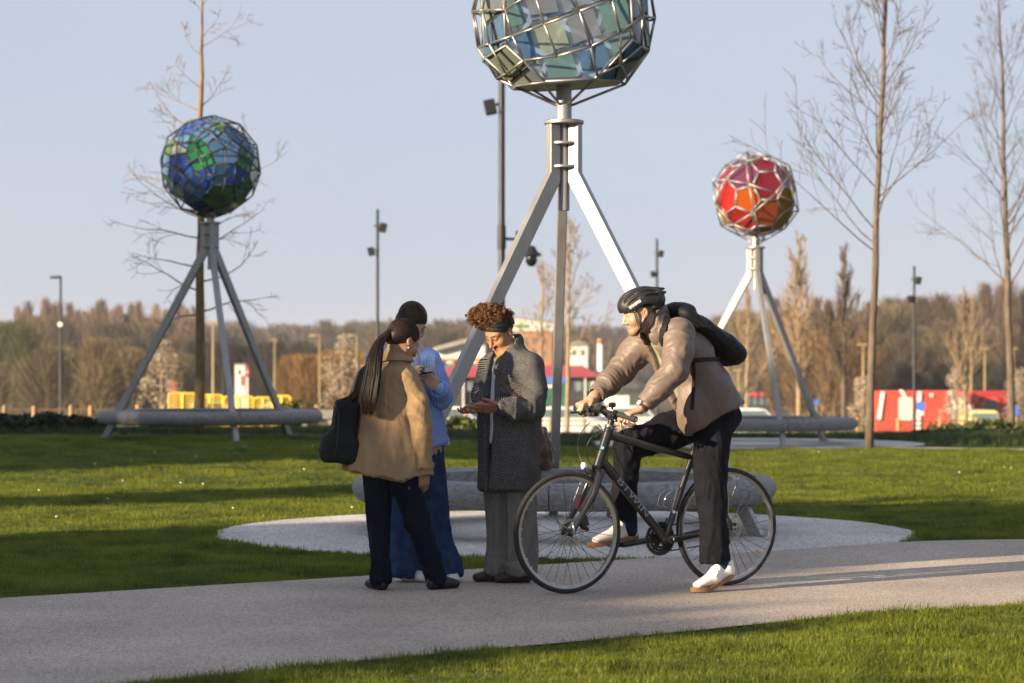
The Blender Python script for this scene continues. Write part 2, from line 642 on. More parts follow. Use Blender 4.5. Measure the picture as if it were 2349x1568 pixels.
# longer rough grass and low planting behind the lawn
M['rough'] = leaf_mat('rough_grass', (0.018, 0.036, 0.010), (0.085, 0.115, 0.03), 0.3, 1.2)
rt = [tuft_mesh('rough_tuft', 26, 0.12, 0.32, 0.014, 0.09, M['rough'], 0.8) for _ in range(4)]
px = rng.uniform(-11, 13, 9000)
py = rng.uniform(38.2, 52, 9000)
keep = ~off_lawn(px, py, -0.1)
px, py = px[keep], py[keep]
s = rng.uniform(0.3, 0.62, len(px)) * np.where((px > 6.5) & (py < 46), 0.95, 0.8)
o = gn_scatter('rough_grass', np.stack([px, py, gh(px, py)], 1), s, rt)
o['kind'] = 'stuff'

# daisies dotted over the lawn
dm = MB().lathe((0, 0, 0), [(0.003, 0), (0.004, 0.03), (0.011, 0.034), (0.013, 0.038), (0.008, 0.042), (0.002, 0.043)], 9)
first = None
spots = [(450, 1047), (560, 1028), (717, 1027), (300, 1057), (218, 1063), (835, 1083), (698, 1077), (466, 1115), (415, 1112), (90, 1130), (247, 1150),
         (535, 1172), (808, 1170), (1250, 1088 - 20), (130, 1192), (282, 1107), (922, 1160), (983, 1023), 
         (2262, 1063), (2304, 1077), (2201, 1088), (2577 * .9, 1078), (1878, 1041), (2646 * .86, 1130), (1914, 1018), (2004, 1029), (355, 1041)]
for u, v in spots:
    y = CAMZ * FPX / (v - HV)
    for _ in range(3):
        x = (u - CU) / FPX * y
        y = (CAMZ - gh(x, y)) * FPX / (v - HV)
    x = (u - CU) / FPX * y
    if off_lawn(x, y):
        continue
    if first is None:
        dv = [tuple(Vector(p)) for p in dm.v]
        o = mesh_obj('daisy', dv, dm.f, M['white'], smooth=True)
        first = o
    else:
        o = first.copy()
        COL.objects.link(o)
    o.location = (x, y, gh(x, y) - 0.012)
    o.scale = (1.0, 1.0, 1.0)
    shade = 'left' if u < 1174 else 'right'
    tag(o, 'small white daisy growing in the lawn on the %s side' % shade, 'flower', 'daisies on the %s lawn' % shade)

# ------------------------------------------------------------------ sculptures on tripods with ring benches
PHI = (1 + 5 ** 0.5) / 2


def hull(points):
    """convex polyhedron: vertices and planar faces (ordered)"""
    bm = bmesh.new()
    for p in points:
        bm.verts.new(p)
    bmesh.ops.convex_hull(bm, input=bm.verts)
    bmesh.ops.dissolve_limit(bm, angle_limit=R(1.0), verts=bm.verts, edges=bm.edges)
    bm.verts.ensure_lookup_table()
    vs = [v.co.copy() for v in bm.verts]
    fs = [[v.index for v in f.verts] for f in bm.faces]
    bm.verts.index_update()
    fs = [[v.index for v in f.verts] for f in bm.faces]
    es = [(e.verts[0].index, e.verts[1].index) for e in bm.edges]
    bm.free()
    return vs, fs, es


def cyc(t):
    out = set()
    a, b, c = t
    for sa in (1, -1):
        for sb in (1, -1):
            for sc_ in (1, -1):
                x = (a * sa, b * sb, c * sc_)
                for k in range(3):
                    out.add((x[k % 3], x[(k + 1) % 3], x[(k + 2) % 3]))
    return [tuple(round(q, 9) + 0.0 for q in p) for p in out]


def unit(pts, r):
    pts = sorted(set(pts))
    return [Vector(p).normalized() * r for p in pts]


def poly_planes(planes):
    """vertices of the convex solid given by (normal, distance)"""
    out = []
    P_ = [(Vector(n).normalized(), d) for n, d in planes]
    n = len(P_)
    for i in range(n):
        for j in range(i + 1, n):
            for k in range(j + 1, n):
                m = Matrix((P_[i][0], P_[j][0], P_[k][0]))
                if abs(m.determinant()) < 1e-6:
                    continue
                x = m.inverted() @ Vector((P_[i][1], P_[j][1], P_[k][1]))
                if all(q[0].dot(x) <= q[1] + 1e-5 for q in P_):
                    if all((x - y).length > 1e-4 for y in out):
                        out.append(x)
    return out


def glass_mat(name, c, gloss=0.10):
    c = tuple(q ** 0.33 for q in c)
    m, nt, b = new_mat(name)
    N, L = nt.nodes, nt.links
    N.remove(b)
    geo = N.new('ShaderNodeNewGeometry')
    nz = N.new('ShaderNodeTexNoise'); nz.inputs['Scale'].default_value = 7; nz.inputs['Detail'].default_value = 6
    L.new(geo.outputs['Position'], nz.inputs['Vector'])
    rp = N.new('ShaderNodeValToRGB')
    rp.color_ramp.elements[0].position = 0.3; rp.color_ramp.elements[0].color = (*[q * 0.86 for q in c], 1)
    rp.color_ramp.elements[1].position = 0.7; rp.color_ramp.elements[1].color = (*[min(1, q * 1.06) for q in c], 1)
    L.new(nz.outputs['Fac'], rp.inputs[0])
    tr = N.new('ShaderNodeBsdfTransparent'); L.new(rp.outputs[0], tr.inputs['Color'])
    gl = N.new('ShaderNodeBsdfGlossy'); gl.inputs['Roughness'].default_value = 0.06
    df = N.new('ShaderNodeBsdfDiffuse')
    tl = N.new('ShaderNodeBsdfTranslucent')
    deep = (*[min(0.85, q ** (1.9 if gloss < 0.5 else 2.6) * 1.15) for q in c], 1)
    df.inputs['Color'].default_value = deep; tl.inputs['Color'].default_value = deep
    ms = N.new('ShaderNodeMixShader'); ms.inputs[0].default_value = 0.5
    L.new(df.outputs[0], ms.inputs[1]); L.new(tl.outputs[0], ms.inputs[2])
    fr = N.new('ShaderNodeFresnel'); fr.inputs['IOR'].default_value = 1.5
    bp = N.new('ShaderNodeBump'); bp.inputs['Strength'].default_value = 0.12; bp.inputs['Distance'].default_value = 0.01
    L.new(nz.outputs['Fac'], bp.inputs['Height'])
    L.new(bp.outputs[0], gl.inputs['Normal'])
    m1 = N.new('ShaderNodeMixShader'); m1.inputs[0].default_value = gloss
    L.new(tr.outputs[0], m1.inputs[1]); L.new(ms.outputs[0], m1.inputs[2])
    m2 = N.new('ShaderNodeMixShader')
    L.new(fr.outputs[0], m2.inputs[0]); L.new(m1.outputs[0], m2.inputs[1]); L.new(gl.outputs[0], m2.inputs[2])
    L.new(m2.outputs[0], N['Material Output'].inputs['Surface'])
    return m


GL_BLUE = [glass_mat('blue_glass', lin(90, 140, 205), 0.34), glass_mat('teal_glass', lin(105, 160, 165), 0.34), glass_mat('sage_glass', lin(165, 188, 165), 0.34),
           glass_mat('slate_glass', lin(140, 155, 175), 0.34), glass_mat('deep_blue_glass', lin(75, 125, 185), 0.34), glass_mat('pale_green_glass', lin(185, 205, 180), 0.34)]
GL_CLEAR = glass_mat('clear_glass', (0.90, 0.93, 0.92), 0.05)
GL_EARTH = [glass_mat('cobalt_glass', lin(60, 105, 235), 0.58), glass_mat('sky_blue_glass', lin(110, 165, 235), 0.58), glass_mat('emerald_glass', lin(40, 160, 85), 0.58),
            glass_mat('leaf_glass', lin(120, 175, 70), 0.58), glass_mat('olive_glass', lin(135, 125, 45), 0.58), glass_mat('milk_glass', lin(205, 220, 225), 0.58),
            glass_mat('navy_glass', lin(40, 65, 170), 0.58), glass_mat('dark_green_glass', lin(30, 120, 75), 0.58), glass_mat('sand_glass', lin(180, 160, 135), 0.58)]
GL_FIRE = [glass_mat('red_glass', lin(205, 40, 35), 0.58), glass_mat('orange_glass', lin(235, 95, 30), 0.58), glass_mat('amber_glass', lin(235, 155, 30), 0.58),
           glass_mat('crimson_glass', lin(165, 35, 55), 0.58), glass_mat('plum_glass', lin(125, 60, 95), 0.58)]


def clip_poly(poly, a, b):
    """keep the part of 2-d poly left of the line a->b"""
    out = []
    def side(p):
        return (b[0] - a[0]) * (p[1] - a[1]) - (b[1] - a[1]) * (p[0] - a[0])
    n = len(poly)
    for i in range(n):
        p, q_ = poly[i], poly[(i + 1) % n]
        sp, sq = side(p), side(q_)
        if sp >= 0:
            out.append(p)
        if (sp >= 0) != (sq >= 0):
            t = sp / (sp - sq)
            out.append((p[0] + t * (q_[0] - p[0]), p[1] + t * (q_[1] - p[1])))
    return out


def face_frame(pts):
    c = sum(pts, Vector((0, 0, 0))) / len(pts)
    n = (pts[1] - pts[0]).cross(pts[2] - pts[1]).normalized()
    if n.dot(c) < 0:
        n = -n
    up = Vector((0, 0, 1)) - n * n.z
    if up.length < 0.2:
        up = Vector((0, 1, 0)) - n * n.y
    up.normalize()
    rt_ = up.cross(n)
    return c, n, rt_, up


def make_sculpture(pos, leg_deg, kind, label, seed):
    rnd = random.Random(seed)
    zb = float(gh(pos.x, pos.y))
    root = thing('orb_sculpture', (pos.x, pos.y, zb), label, 'sculpture', 'glass orb sculptures on tripods')
    base = Vector((pos.x, pos.y, zb))
    ZC, ZS, ZO, RO = 3.20, 2.82, 4.06, 0.73
    # legs: bent box bars standing in radial planes
    for d in leg_deg:
        rd = Vector((math.cos(R(d)), math.sin(R(d)), 0))
        tg = Vector((-rd.y, rd.x, 0))
        def pt(r, z):
            return base + rd * r + Vector((0, 0, z))
        w = 0.09
        k = 1.6 / ZS
        prof = [(0.055, ZC), (0.055 + w, ZC), (0.055 + w, ZS), (1.6 + w * 1.1, 0.0), (1.6 - 0.01, 0.0), (0.055, ZS - 0.08)]
        mb = MB()
        th = 0.075
        mb.prism([pt(r, z) - tg * th / 2 for r, z in prof], tg * th)
        o = mb.build('leg', M['steel'], root)
        bv = o.modifiers.new('bevel', 'BEVEL'); bv.width = 0.006; bv.segments = 2
        # foot plate
        MB().frame_box(pt(1.64, 0.012), rd * 0.09, tg * 0.08, (0, 0, 0.006)).build('foot_plate', M['steel'], root)
    top = base + Vector((0, 0, ZC))
    o = MB().lathe(top, [(0.150, 0), (0.158, 0.006), (0.158, 0.026), (0.150, 0.032), (0.05, 0.034)], 40).build('collar', M['steel'], root); autosmooth(o)
    for z in (ZC - 0.16, ZC - 0.345):
        o = MB().lathe(base + Vector((0, 0, z)), [(0.115, 0), (0.12, 0.004), (0.12, 0.018), (0.115, 0.022)], 32).build('ring_plate', M['steel'], root); autosmooth(o)
    o = MB().lathe(top + Vector((0, 0, 0.03)), [(0.062, 0), (0.062, ZO - (0.575 if kind == 'blue' else 0.66) - ZC)], 24).build('post', M['steel'], root); autosmooth(o)
    o = MB().lathe(base + Vector((0, 0, ZS - 0.3)), [(0.045, 0), (0.045, ZC - ZS + 0.3)], 16).build('core_tube', M['steel'], root); autosmooth(o)
    oc = base + Vector((0, 0, ZO))

    def bars(edges, r, mat, name='cage_bar', smooth=True):
        for a, b in edges:
            mb = MB().tube([a, b], r, 8)
            mb.build(name, mat, root, smooth=smooth)

    def pane(poly3, n, mat, parent, name='pane', th=0.008):
        mb = MB().prism([p - n * th for p in poly3], n * th)
        mb.build(name, mat, parent)

    if kind == 'blue':
        # octagonal front and back, eight sloping sides each way round an octagonal belt
        KS = 0.97
        pl = [((0, 1, 0), 0.46 * KS), ((0, -1, 0), 0.46 * KS)]
        for k in range(8):
            a = R(45 * k)
            cx_, cz_ = math.cos(a), math.sin(a)
            pl.append(((cx_, 0, cz_), 0.665 * KS))
            for sy in (1, -1):
                nv = Vector((0.28 * cx_, 0.157 * sy, 0.28 * cz_))
                pl.append((nv.normalized(), (0.508 * 0.28 + 0.46 * 0.157) / nv.length * KS))
        pl.append(((0, 0, -1), 0.512 * KS))
        rot = Matrix.Rotation(R(3), 3, 'Z') @ Matrix.Rotation(R(-3.0), 3, 'Y') @ Matrix.Rotation(R(2), 3, 'X')
        glass_drop = Vector((0, 0, -0.052))
        vs, fs, es = hull([rot @ v_ + glass_drop for v_ in poly_planes(pl)])
        bars([(oc + vs[a], oc + vs[b]) for a, b in es], 0.009, M['lead'], 'glazing_bar')
        for f in fs:
            pts3 = [vs[i] for i in f]
            c, n, rt_, up = face_frame(pts3)
            poly = [((p - c).dot(rt_), (p - c).dot(up)) for p in pts3]
            area = sum(poly[i][0] * poly[(i + 1) % len(poly)][1] - poly[(i + 1) % len(poly)][0] * poly[i][1] for i in range(len(poly)))
            if area < 0:
                poly = poly[::-1]
            if n.z < -0.93:
                pane([oc + c + rt_ * x + up * y + n * 0.004 for x, y in poly], n, M['steel_dark'], root, 'base_plate', 0.02)
                continue
            # clear backing sheet
            pane([oc + c + (rt_ * x + up * y) * 0.985 - n * 0.006 for x, y in poly], n, GL_CLEAR, root, 'glass_sheet', 0.006)
            inner = [(x * 0.95, y * 0.95) for x, y in poly]
            an = R(20 + rnd.uniform(-3, 3))
            pit, sz = 0.262, 0.222
            ox, oy = rnd.uniform(-0.04, 0.04), rnd.uniform(-0.04, 0.04)
            for iu in range(-4, 5):
                for iv in range(-4, 5):
                    cx, cy = ox + (iu + 0.5) * pit, oy + (iv + 0.5) * pit
                    sq = []
                    for sx, sy in ((-1, -1), (1, -1), (1, 1), (-1, 1)):
                        x, y = cx + sx * sz / 2, cy + sy * sz / 2
                        sq.append((x * math.cos(an) - y * math.sin(an), x * math.sin(an) + y * math.cos(an)))
                    for i in range(len(inner)):
                        if len(sq) < 3:
                            break
                        sq = clip_poly(sq, inner[i], inner[(i + 1) % len(inner)])
                    if len(sq) < 3:
                        continue
                    ar = abs(sum(sq[i][0] * sq[(i + 1) % len(sq)][1] - sq[(i + 1) % len(sq)][0] * sq[i][1] for i in range(len(sq)))) / 2
                    if ar < 0.003:
                        continue
                    pane([oc + c + rt_ * x + up * y + n * 0.006 for x, y in sq], n, rnd.choice(GL_BLUE), root, 'pane', 0.007)
        # outer cage: spherical square grid
        rc = Matrix.Rotation(R(6), 3, 'Z') @ Matrix.Rotation(R(-21), 3, 'Y') @ Matrix.Rotation(R(6), 3, 'X')
        n = 4
        edges = set()
        def key(v_):
            return (round(v_.x, 4), round(v_.y, 4), round(v_.z, 4))
        def cs(face, i, j):
            a = math.tan((i / n - 0.5) * math.pi / 2); b = math.tan((j / n - 0.5) * math.pi / 2)
            p = [(1, a, b), (-1, a, b), (a, 1, b), (a, -1, b), (a, b, 1), (a, b, -1)][face]
            return rc @ (Vector(p).normalized() * RO)
        for fc in range(6):
            for i in range(n + 1):
                for j in range(n + 1):
                    for di, dj in ((1, 0), (0, 1)):
                        if i + di <= n and j + dj <= n:
                            a, b = key(cs(fc, i, j)), key(cs(fc, i + di, j + dj))
                            edges.add((min(a, b), max(a, b)))
        low = -0.76 * RO
        el = []
        rim = set()
        for a, b in edges:
            if a[2] < low and b[2] < low:
                continue
            if a[2] < low or b[2] < low:
                rim.add(b if a[2] < low else a)
                continue
            el.append((oc + Vector(a), oc + Vector(b)))
        bars(el, 0.0095, M['steel_dark'])
        rim = sorted(rim, key=lambda p: math.atan2(p[1], p[0]))
        pp = oc + Vector((0, 0, -RO * 0.97))
        for p in rim[::2]:
            d = Vector((p[0], p[1], 0)).normalized() * 0.06
            bars([(oc + Vector(p), pp + d)], 0.0105, M['steel_dark'], 'support_rod')
    elif kind == 'fire':
        pts = unit(cyc((0, 1, 3 * PHI)) + cyc((1, 2 + PHI, 2 * PHI)) + cyc((PHI, 2, 2 * PHI + 1)), 0.67)
        rot = Matrix.Rotation(R(14), 3, 'Z') @ Matrix.Rotation(R(9), 3, 'X')
        vs, fs, es = hull([rot @ v_ for v_ in pts])
        bars([(oc + vs[a], oc + vs[b]) for a, b in es], 0.016, M['lead'], 'glazing_bar')
        for f in fs:
            p3 = [vs[i] for i in f]
            c, n, rt_, up = face_frame(p3)
            t = c.z / 0.6 + rnd.uniform(-0.5, 0.5) - 0.25 * c.x
            mt = GL_FIRE[4] if t > 0.55 else GL_FIRE[3] if t > 0.15 else GL_FIRE[0] if t > -0.2 else GL_FIRE[1] if t > -0.5 else GL_FIRE[2]
            pane([oc + c + (p - c) * 0.94 for p in p3], n, mt, root)
        pts = unit(cyc((0, 0, PHI)) + cyc((0.5, PHI / 2, PHI * PHI / 2)), 0.745)
        rot = Matrix.Rotation(R(20), 3, 'Z') @ Matrix.Rotation(R(-12), 3, 'Y')
        vs, fs, es = hull([rot @ v_ for v_ in pts])
        bars([(oc + vs[a], oc + vs[b]) for a, b in es], 0.013, M['steel'])
        for i, p in enumerate(vs):
            if i % 3 == 0:
                bars([(oc + p, oc + p * 0.82)], 0.008, M['steel_dark'], 'spacer_rod')
        low = sorted(vs, key=lambda p: p.z)[:4]
        for p in low:
            d = Vector((p.x, p.y, 0)).normalized() * 0.06
            bars([(oc + p, oc + Vector((0, 0, -0.78)) + d)], 0.012, M['steel_dark'], 'support_rod')
    else:
        pts = unit(cyc((1, 1, PHI ** 3)) + cyc((PHI ** 2, PHI, 2 * PHI)) + cyc((2 + PHI, 0, PHI ** 2)), 0.718)
        rot = Matrix.Rotation(R(25), 3, 'Z') @ Matrix.Rotation(R(15), 3, 'X')
        vs, fs, es = hull([rot @ v_ for v_ in pts])
        bars([(oc + vs[a], oc + vs[b]) for a, b in es], 0.009, M['steel_blue'], 'glazing_bar')
        dual = []
        for f in fs:
            p3 = [vs[i] for i in f]
            c, n, rt_, up = face_frame(p3)
            dual.append(n * (0.764 if len(f) == 5 else 0.760 if len(f) == 4 else 0.754))
            pane([oc + c + (p - c) * 0.97 - n * 0.008 for p in p3], n, GL_CLEAR, root, 'glass_sheet', 0.005)
            m_ = len(p3)
            if m_ == 3:
                pane([oc + c + (p - c) * 0.86 + n * 0.004 for p in p3], n, rnd.choice(GL_EARTH), root)
            else:
                # irregular coloured pieces cut through the face
                a0 = rnd.uniform(0, 3.14)
                poly = [((p - c).dot(rt_) * 0.90, (p - c).dot(up) * 0.90) for p in p3]
                area = sum(poly[i][0] * poly[(i + 1) % m_][1] - poly[(i + 1) % m_][0] * poly[i][1] for i in range(m_))
                if area < 0:
                    poly = poly[::-1]
                d = (math.cos(a0), math.sin(a0))
                g = 0.012
                nr = (-d[1] * g, d[0] * g)
                fam = rnd.choice([[0, 1, 0], [2, 2, 3], [0, 1, 1], [5, 1, 1], [3, 2, 4], [0, 0, 1], [0, 1, 5], [1, 1, 0], [0, 0, 6]])
                halves = [clip_poly(poly, nr, (nr[0] + d[0], nr[1] + d[1])), clip_poly(poly, (-nr[0], -nr[1]), (-nr[0] - d[0], -nr[1] - d[1]))]
                for h_ in halves:
                    if len(h_) > 2:
                        pane([oc + c + rt_ * x + up * y + n * 0.005 for x, y in h_], n, GL_EARTH[rnd.choice(fam)], root)
        # kite cage: poles of the faces joined over every edge of the inner solid
        fe = {}
        for k, f in enumerate(fs):
            for i in range(len(f)):
                e = tuple(sorted((f[i], f[(i + 1) % len(f)])))
                fe.setdefault(e, []).append(k)
        bars([(oc + dual[k[0]], oc + dual[k[1]]) for k in fe.values() if len(k) == 2], 0.0125, M['steel_blue'])
        low = sorted(dual, key=lambda p: p.z)[:5]
        for p in low:
            d = Vector((p.x, p.y, 0)).normalized() * 0.06
            bars([(oc + p, oc + Vector((0, 0, -0.77)) + d)], 0.011, M['steel_blue'], 'support_rod')
    return root


def make_bench(pos, label, start):
    zb = float(gh(pos.x, pos.y))
    root = thing('ring_bench', (pos.x, pos.y, zb), label, 'bench', 'circular timber benches')
    RB = 1.67
    # outer roll: half-round nosing, then flat slats towards the hole
    roll = [(RB - 0.16, 0.425), (RB - 0.11, 0.432), (RB - 0.055, 0.424), (RB - 0.015, 0.39), (RB, 0.342), (RB - 0.010, 0.292), (RB - 0.045, 0.25), (RB - 0.10, 0.236), (RB - 0.16, 0.24)]
    slats = [roll]
    r = RB - 0.17
    for k in range(4):
        slats.append([(r - 0.066, 0.424), (r - 0.003, 0.424), (r, 0.420), (r, 0.27), (r - 0.069, 0.27), (r - 0.069, 0.420)])
        r -= 0.079
    inner = [(r - 0.05, 0.424), (r - 0.002, 0.426), (r, 0.24), (r - 0.05, 0.24)]
    slats.append(inner)
    nseg = 6
    for s_ in range(nseg):
        a0 = R(start + s_ * 60 + 0.14)
        a1 = R(start + (s_ + 1) * 60 - 0.14)
        for k, pr in enumerate(slats):
            mb = MB()
            n = 20
            m = len(pr)
            v_ = []
            for i in range(n + 1):
                a = a0 + (a1 - a0) * i / n
                for rr, z in pr:
                    v_.append((pos.x + rr * math.cos(a), pos.y + rr * math.sin(a), zb + z))
            f = [(i * m + j, i * m + (j + 1) % m, (i + 1) * m + (j + 1) % m, (i + 1) * m + j) for i in range(n) for j in range(m)]
            f += [tuple(range(m))[::-1], tuple(n * m + j for j in range(m))]
            o = mesh_obj('front_roll' if k == 0 else 'slat', v_, f, M['bench'], root)
            autosmooth(o, 35)
    return root


make_sculpture(PC, (-28, 92, 212), 'blue', 'glass orb of blue and sage squares in a square steel grid, on the nearest tripod', 3)
make_bench(PC, 'ring bench under the nearest tripod, right behind the cyclist', 25)
make_sculpture(LC, (50, 170, 290), 'earth', 'glass globe of blue and green pieces in a dark kite-shaped cage on a tripod', 11)
make_bench(LC, 'ring bench under the blue and green globe', 52)
make_sculpture(RC, (40, 160, 280), 'fire', 'red and orange glass ball in an open pale cage on a tripod', 5)
make_bench(RC, 'ring bench under the red and orange ball', 42)

# ------------------------------------------------------------------ trees
rng2 = np.random.default_rng(21)
M['bark'] = pm('grey_brown_bark', (0.115, 0.088, 0.068), 0.85, 0, 0.4, 14, 0.6, 40, stretch=(1, 1, 0.25), spec=0.2)
M['bark_gold'] = pm('ochre_bark', (0.19, 0.122, 0.058), 0.85, 0, 0.4, 14, 0.6, 40, stretch=(1, 1, 0.3), spec=0.2)
M['bark_pale'] = pm('pale_bark', (0.26, 0.19, 0.12), 0.85, 0, 0.3, 10, spec=0.2)


class Limbs:
    def __init__(s, seed):
        s.r = np.random.default_rng(seed)
        s.trunk = MB()
        s.twig = MB()

    def grow(s, p, d, L, r, lv, up, spec, mb=None):
        n = 7 if lv < 2 else 4
        pts = [np.array(p, float)]
        rad = [r]
        d = np.array(d, float)
        ds = []
        for i in range(n):
            d = d + s.r.normal(0, spec['wig'] * (1 + 0.4 * lv), 3) + np.array([0, 0, up])
            d /= np.linalg.norm(d)
            pts.append(pts[-1] + d * L / n)
            rad.append(max(spec['rmin'], r * (1 - (i + 1) / n * 0.85)))
            ds.append(d)
        (mb or s.twig).tube(pts, rad, 6 if lv <= 1 else 4 if lv == 2 else 3, cap=False)
        if lv >= spec['lv']:
            return
        k = int(spec['kids'][lv] * s.r.uniform(0.8, 1.25))
        for j in range(k):
            t = s.r.uniform(0.22, 0.97)
            i = min(n - 1, int(t * n))
            f = t * n - i
            q = pts[i] * (1 - f) + pts[i + 1] * f
            dd = ds[i]
            a = s.r.uniform(0, 2 * math.pi)
            ax = np.cross(dd, [0, 0, 1.0])
            if np.linalg.norm(ax) < 0.1:
                ax = np.array([1.0, 0, 0])
            ax /= np.linalg.norm(ax)
            bx = np.cross(dd, ax)
            ang = R(spec['ang'][lv]) * s.r.uniform(0.7, 1.25)
            nd = dd * math.cos(ang) + (ax * math.cos(a) + bx * math.sin(a)) * math.sin(ang)
            s.grow(q, nd, L * spec['len'][lv] * s.r.uniform(0.6, 1.15) * (1.1 - 0.5 * t), max(spec['rmin'], rad[i] * 0.5), lv + 1, spec['up'][min(lv, len(spec['up']) - 1)], spec)


def bare_tree(name, base, top, r0, label, bark, seed, branches, spec, group, rtop=0.012, trunk_wig=0.012):
    """trunk from base to top, explicit main branches (height fraction, azimuth, length, elevation)"""
    t = Limbs(seed)
    base = np.array(base, float); top = np.array(top, float)
    root = thing(name, tuple(base), label, 'tree', group)
    n = 18
    pts = []
    for i in range(n + 1):
        f = i / n
        p = base * (1 - f) + top * f
        p[:2] += t.r.normal(0, trunk_wig * (0.3 + f), 2)
        pts.append(p)
    pts[0] = base - np.array([0, 0, 0.05])
    rad = [r0 * (1.18 if i == 0 else 1) * (1 - i / n) ** 0.8 + rtop for i in range(n + 1)]
    t.trunk.tube(pts, rad, 12)
    for (f, az, L, el) in branches:
        i = min(n - 1, int(f * n)); g = f * n - i
        p = pts[i] * (1 - g) + pts[i + 1] * g
        d = (math.cos(R(az)) * math.cos(R(el)), math.sin(R(az)) * math.cos(R(el)), math.sin(R(el)))
        t.grow(p, d, L, max(spec['rmin'] * 2, rad[i] * spec.get('br', 0.42)), 1, spec['up'][0], spec)
    t.trunk.build('trunk', bark, root, smooth=True)
    t.twig.build('crown', bark, root, smooth=True)
    return root


def auto_branches(seed, n, f0, f1, Lmax, el0, el1):
    r = np.random.default_rng(seed)
    out = []
    for k in range(n):
        f = f0 + (f1 - f0) * (k + r.uniform(0, 0.8)) / n
        g = (f - f0) / (f1 - f0)
        out.append((f, r.uniform(0, 360), Lmax * (1 - 0.7 * g) * r.uniform(0.7, 1.1), el0 + (el1 - el0) * g + r.uniform(-8, 8)))
    return out


SP_UP = dict(wig=0.055, rmin=0.0036, lv=3, kids=[0, 8, 4, 3], ang=[0, 38, 42, 45], len=[0, 0.5, 0.45, 0.4], up=[0.075, 0.05, 0.03], br=0.27)
SP_WIDE = dict(wig=0.10, rmin=0.0034, lv=3, kids=[0, 5, 4, 3], ang=[0, 48, 50, 50], len=[0, 0.5, 0.5, 0.4], up=[0.055, 0.05, 0.04], br=0.24)

b = at(1993, 1027, 36.9); b.z = float(gh(b.x, b.y))
tp = at(2040, -260, 36.9)
bare_tree('bare_tree', b, tp, 0.054, 'tall bare tree with a reddish trunk standing in front of the red huts', M['bark'], 4,
          auto_branches(4, 30, 0.335, 0.93, 2.3, 40, 62), SP_UP, 'bare young trees')
b = at(2322, 992, 52.0); b.z = float(gh(b.x, b.y)) - 0.05
bare_tree('bare_tree', b, at(2292, -40, 52.0), 0.075, 'bare tree with a dark trunk at the far right edge', M['bark'], 9,
          auto_branches(9, 30, 0.30, 0.93, 2.9, 42, 62), SP_UP, 'bare young trees')
b = at(458, 1008, 38.6); b.z = float(gh(b.x, b.y))
TLB = [(0.26, 165, 1.0, -2), (0.265, 8, 1.6, 8), (0.31, 178, 1.7, 10), (0.33, 20, 1.6, 14), (0.36, 200, 1.5, 12), (0.40, 350, 1.6, 16), (0.425, 170, 2.0, 12), (0.44, 10, 1.3, 22),
       (0.47, 190, 1.7, 20), (0.50, 160, 1.5, 18), (0.535, 15, 1.9, 12), (0.55, 175, 1.6, 10), (0.585, 240, 1.4, 12), (0.60, 60, 1.3, 24), (0.66, 176, 1.5, 20), (0.70, 170, 1.4, 24),
       (0.71, 20, 1.1, 36), (0.75, 200, 0.8, 40), (0.82, 175, 0.75, 30), (0.84, 8, 1.3, 26), (0.86, 330, 0.8, 26), (0.92, 190, 0.6, 40), (0.93, 20, 0.7, 45), (0.97, 100, 0.6, 60)]
TLB = [(f, a, L * 0.78, e) for f, a, L, e in TLB]
bare_tree('bare_tree', b, at(462, -60, 38.6), 0.082, 'bare ochre tree directly behind the blue and green globe', M['bark_gold'], 6, TLB, SP_WIDE, 'bare young trees', 0.007, 0.012)
for k, (u, v0, v1, Y, lb, n) in enumerate([(1238, 950, 600, 75, 'slender bare sapling in front of the brick building', 16), (1300, 950, 500, 70, 'slender bare sapling just right of the rear tripod leg', 22)]):
    b = at(u, v0, Y); b.z = float(gh(b.x, b.y))
    bare_tree('bare_sapling', b, at(u + 8, v1, Y), 0.065, lb, M['bark_pale'], 30 + k, auto_branches(30 + k, n, 0.36, 0.95, 1.9, 45, 68),
              dict(SP_UP, lv=3, rmin=0.007, kids=[0, 7, 4, 2]), 'bare saplings')
SPC = dict(SP_UP, lv=2, rmin=0.012, kids=[0, 14, 3, 0], ang=[0, 22, 30, 30], up=[0.10, 0.06, 0.03])
for k, (u, v0, v1, Y, lb, bk) in enumerate([(1832, 985, 560, 95, 'slim upright tree with a pale lit trunk, right of the red ball tripod', 'bark_pale'),
                                            (1935, 985, 580, 100, 'slim upright reddish tree left of the tall bare tree', 'bark'),
                                            (1712, 985, 690, 120, 'spreading bare tree in front of the brick apartment block', 'bark_pale'),
                                            (2215, 960, 690, 110, 'thin bare tree behind the right street lamp', 'bark_pale')]):
    b = at(u, v0, Y); b.z = float(gh(b.x, b.y))
    bare_tree('upright_tree', b, at(u + 3, v1, Y), 0.11, lb, M[bk], 50 + k, auto_branches(50 + k, 42 if k < 2 else 16, 0.22, 0.95, 2.6 if k < 2 else 3.6, 62 if k < 2 else 50, 78), SPC, 'trees behind the lawn')


# blossom trees
def petals_mat(name, c1, c2):
    return leaf_mat(name, c1, c2, 0.25, 0.6, 0.7)


M['blossom'] = petals_mat('blossom', (0.26, 0.20, 0.13), (0.62, 0.52, 0.42))


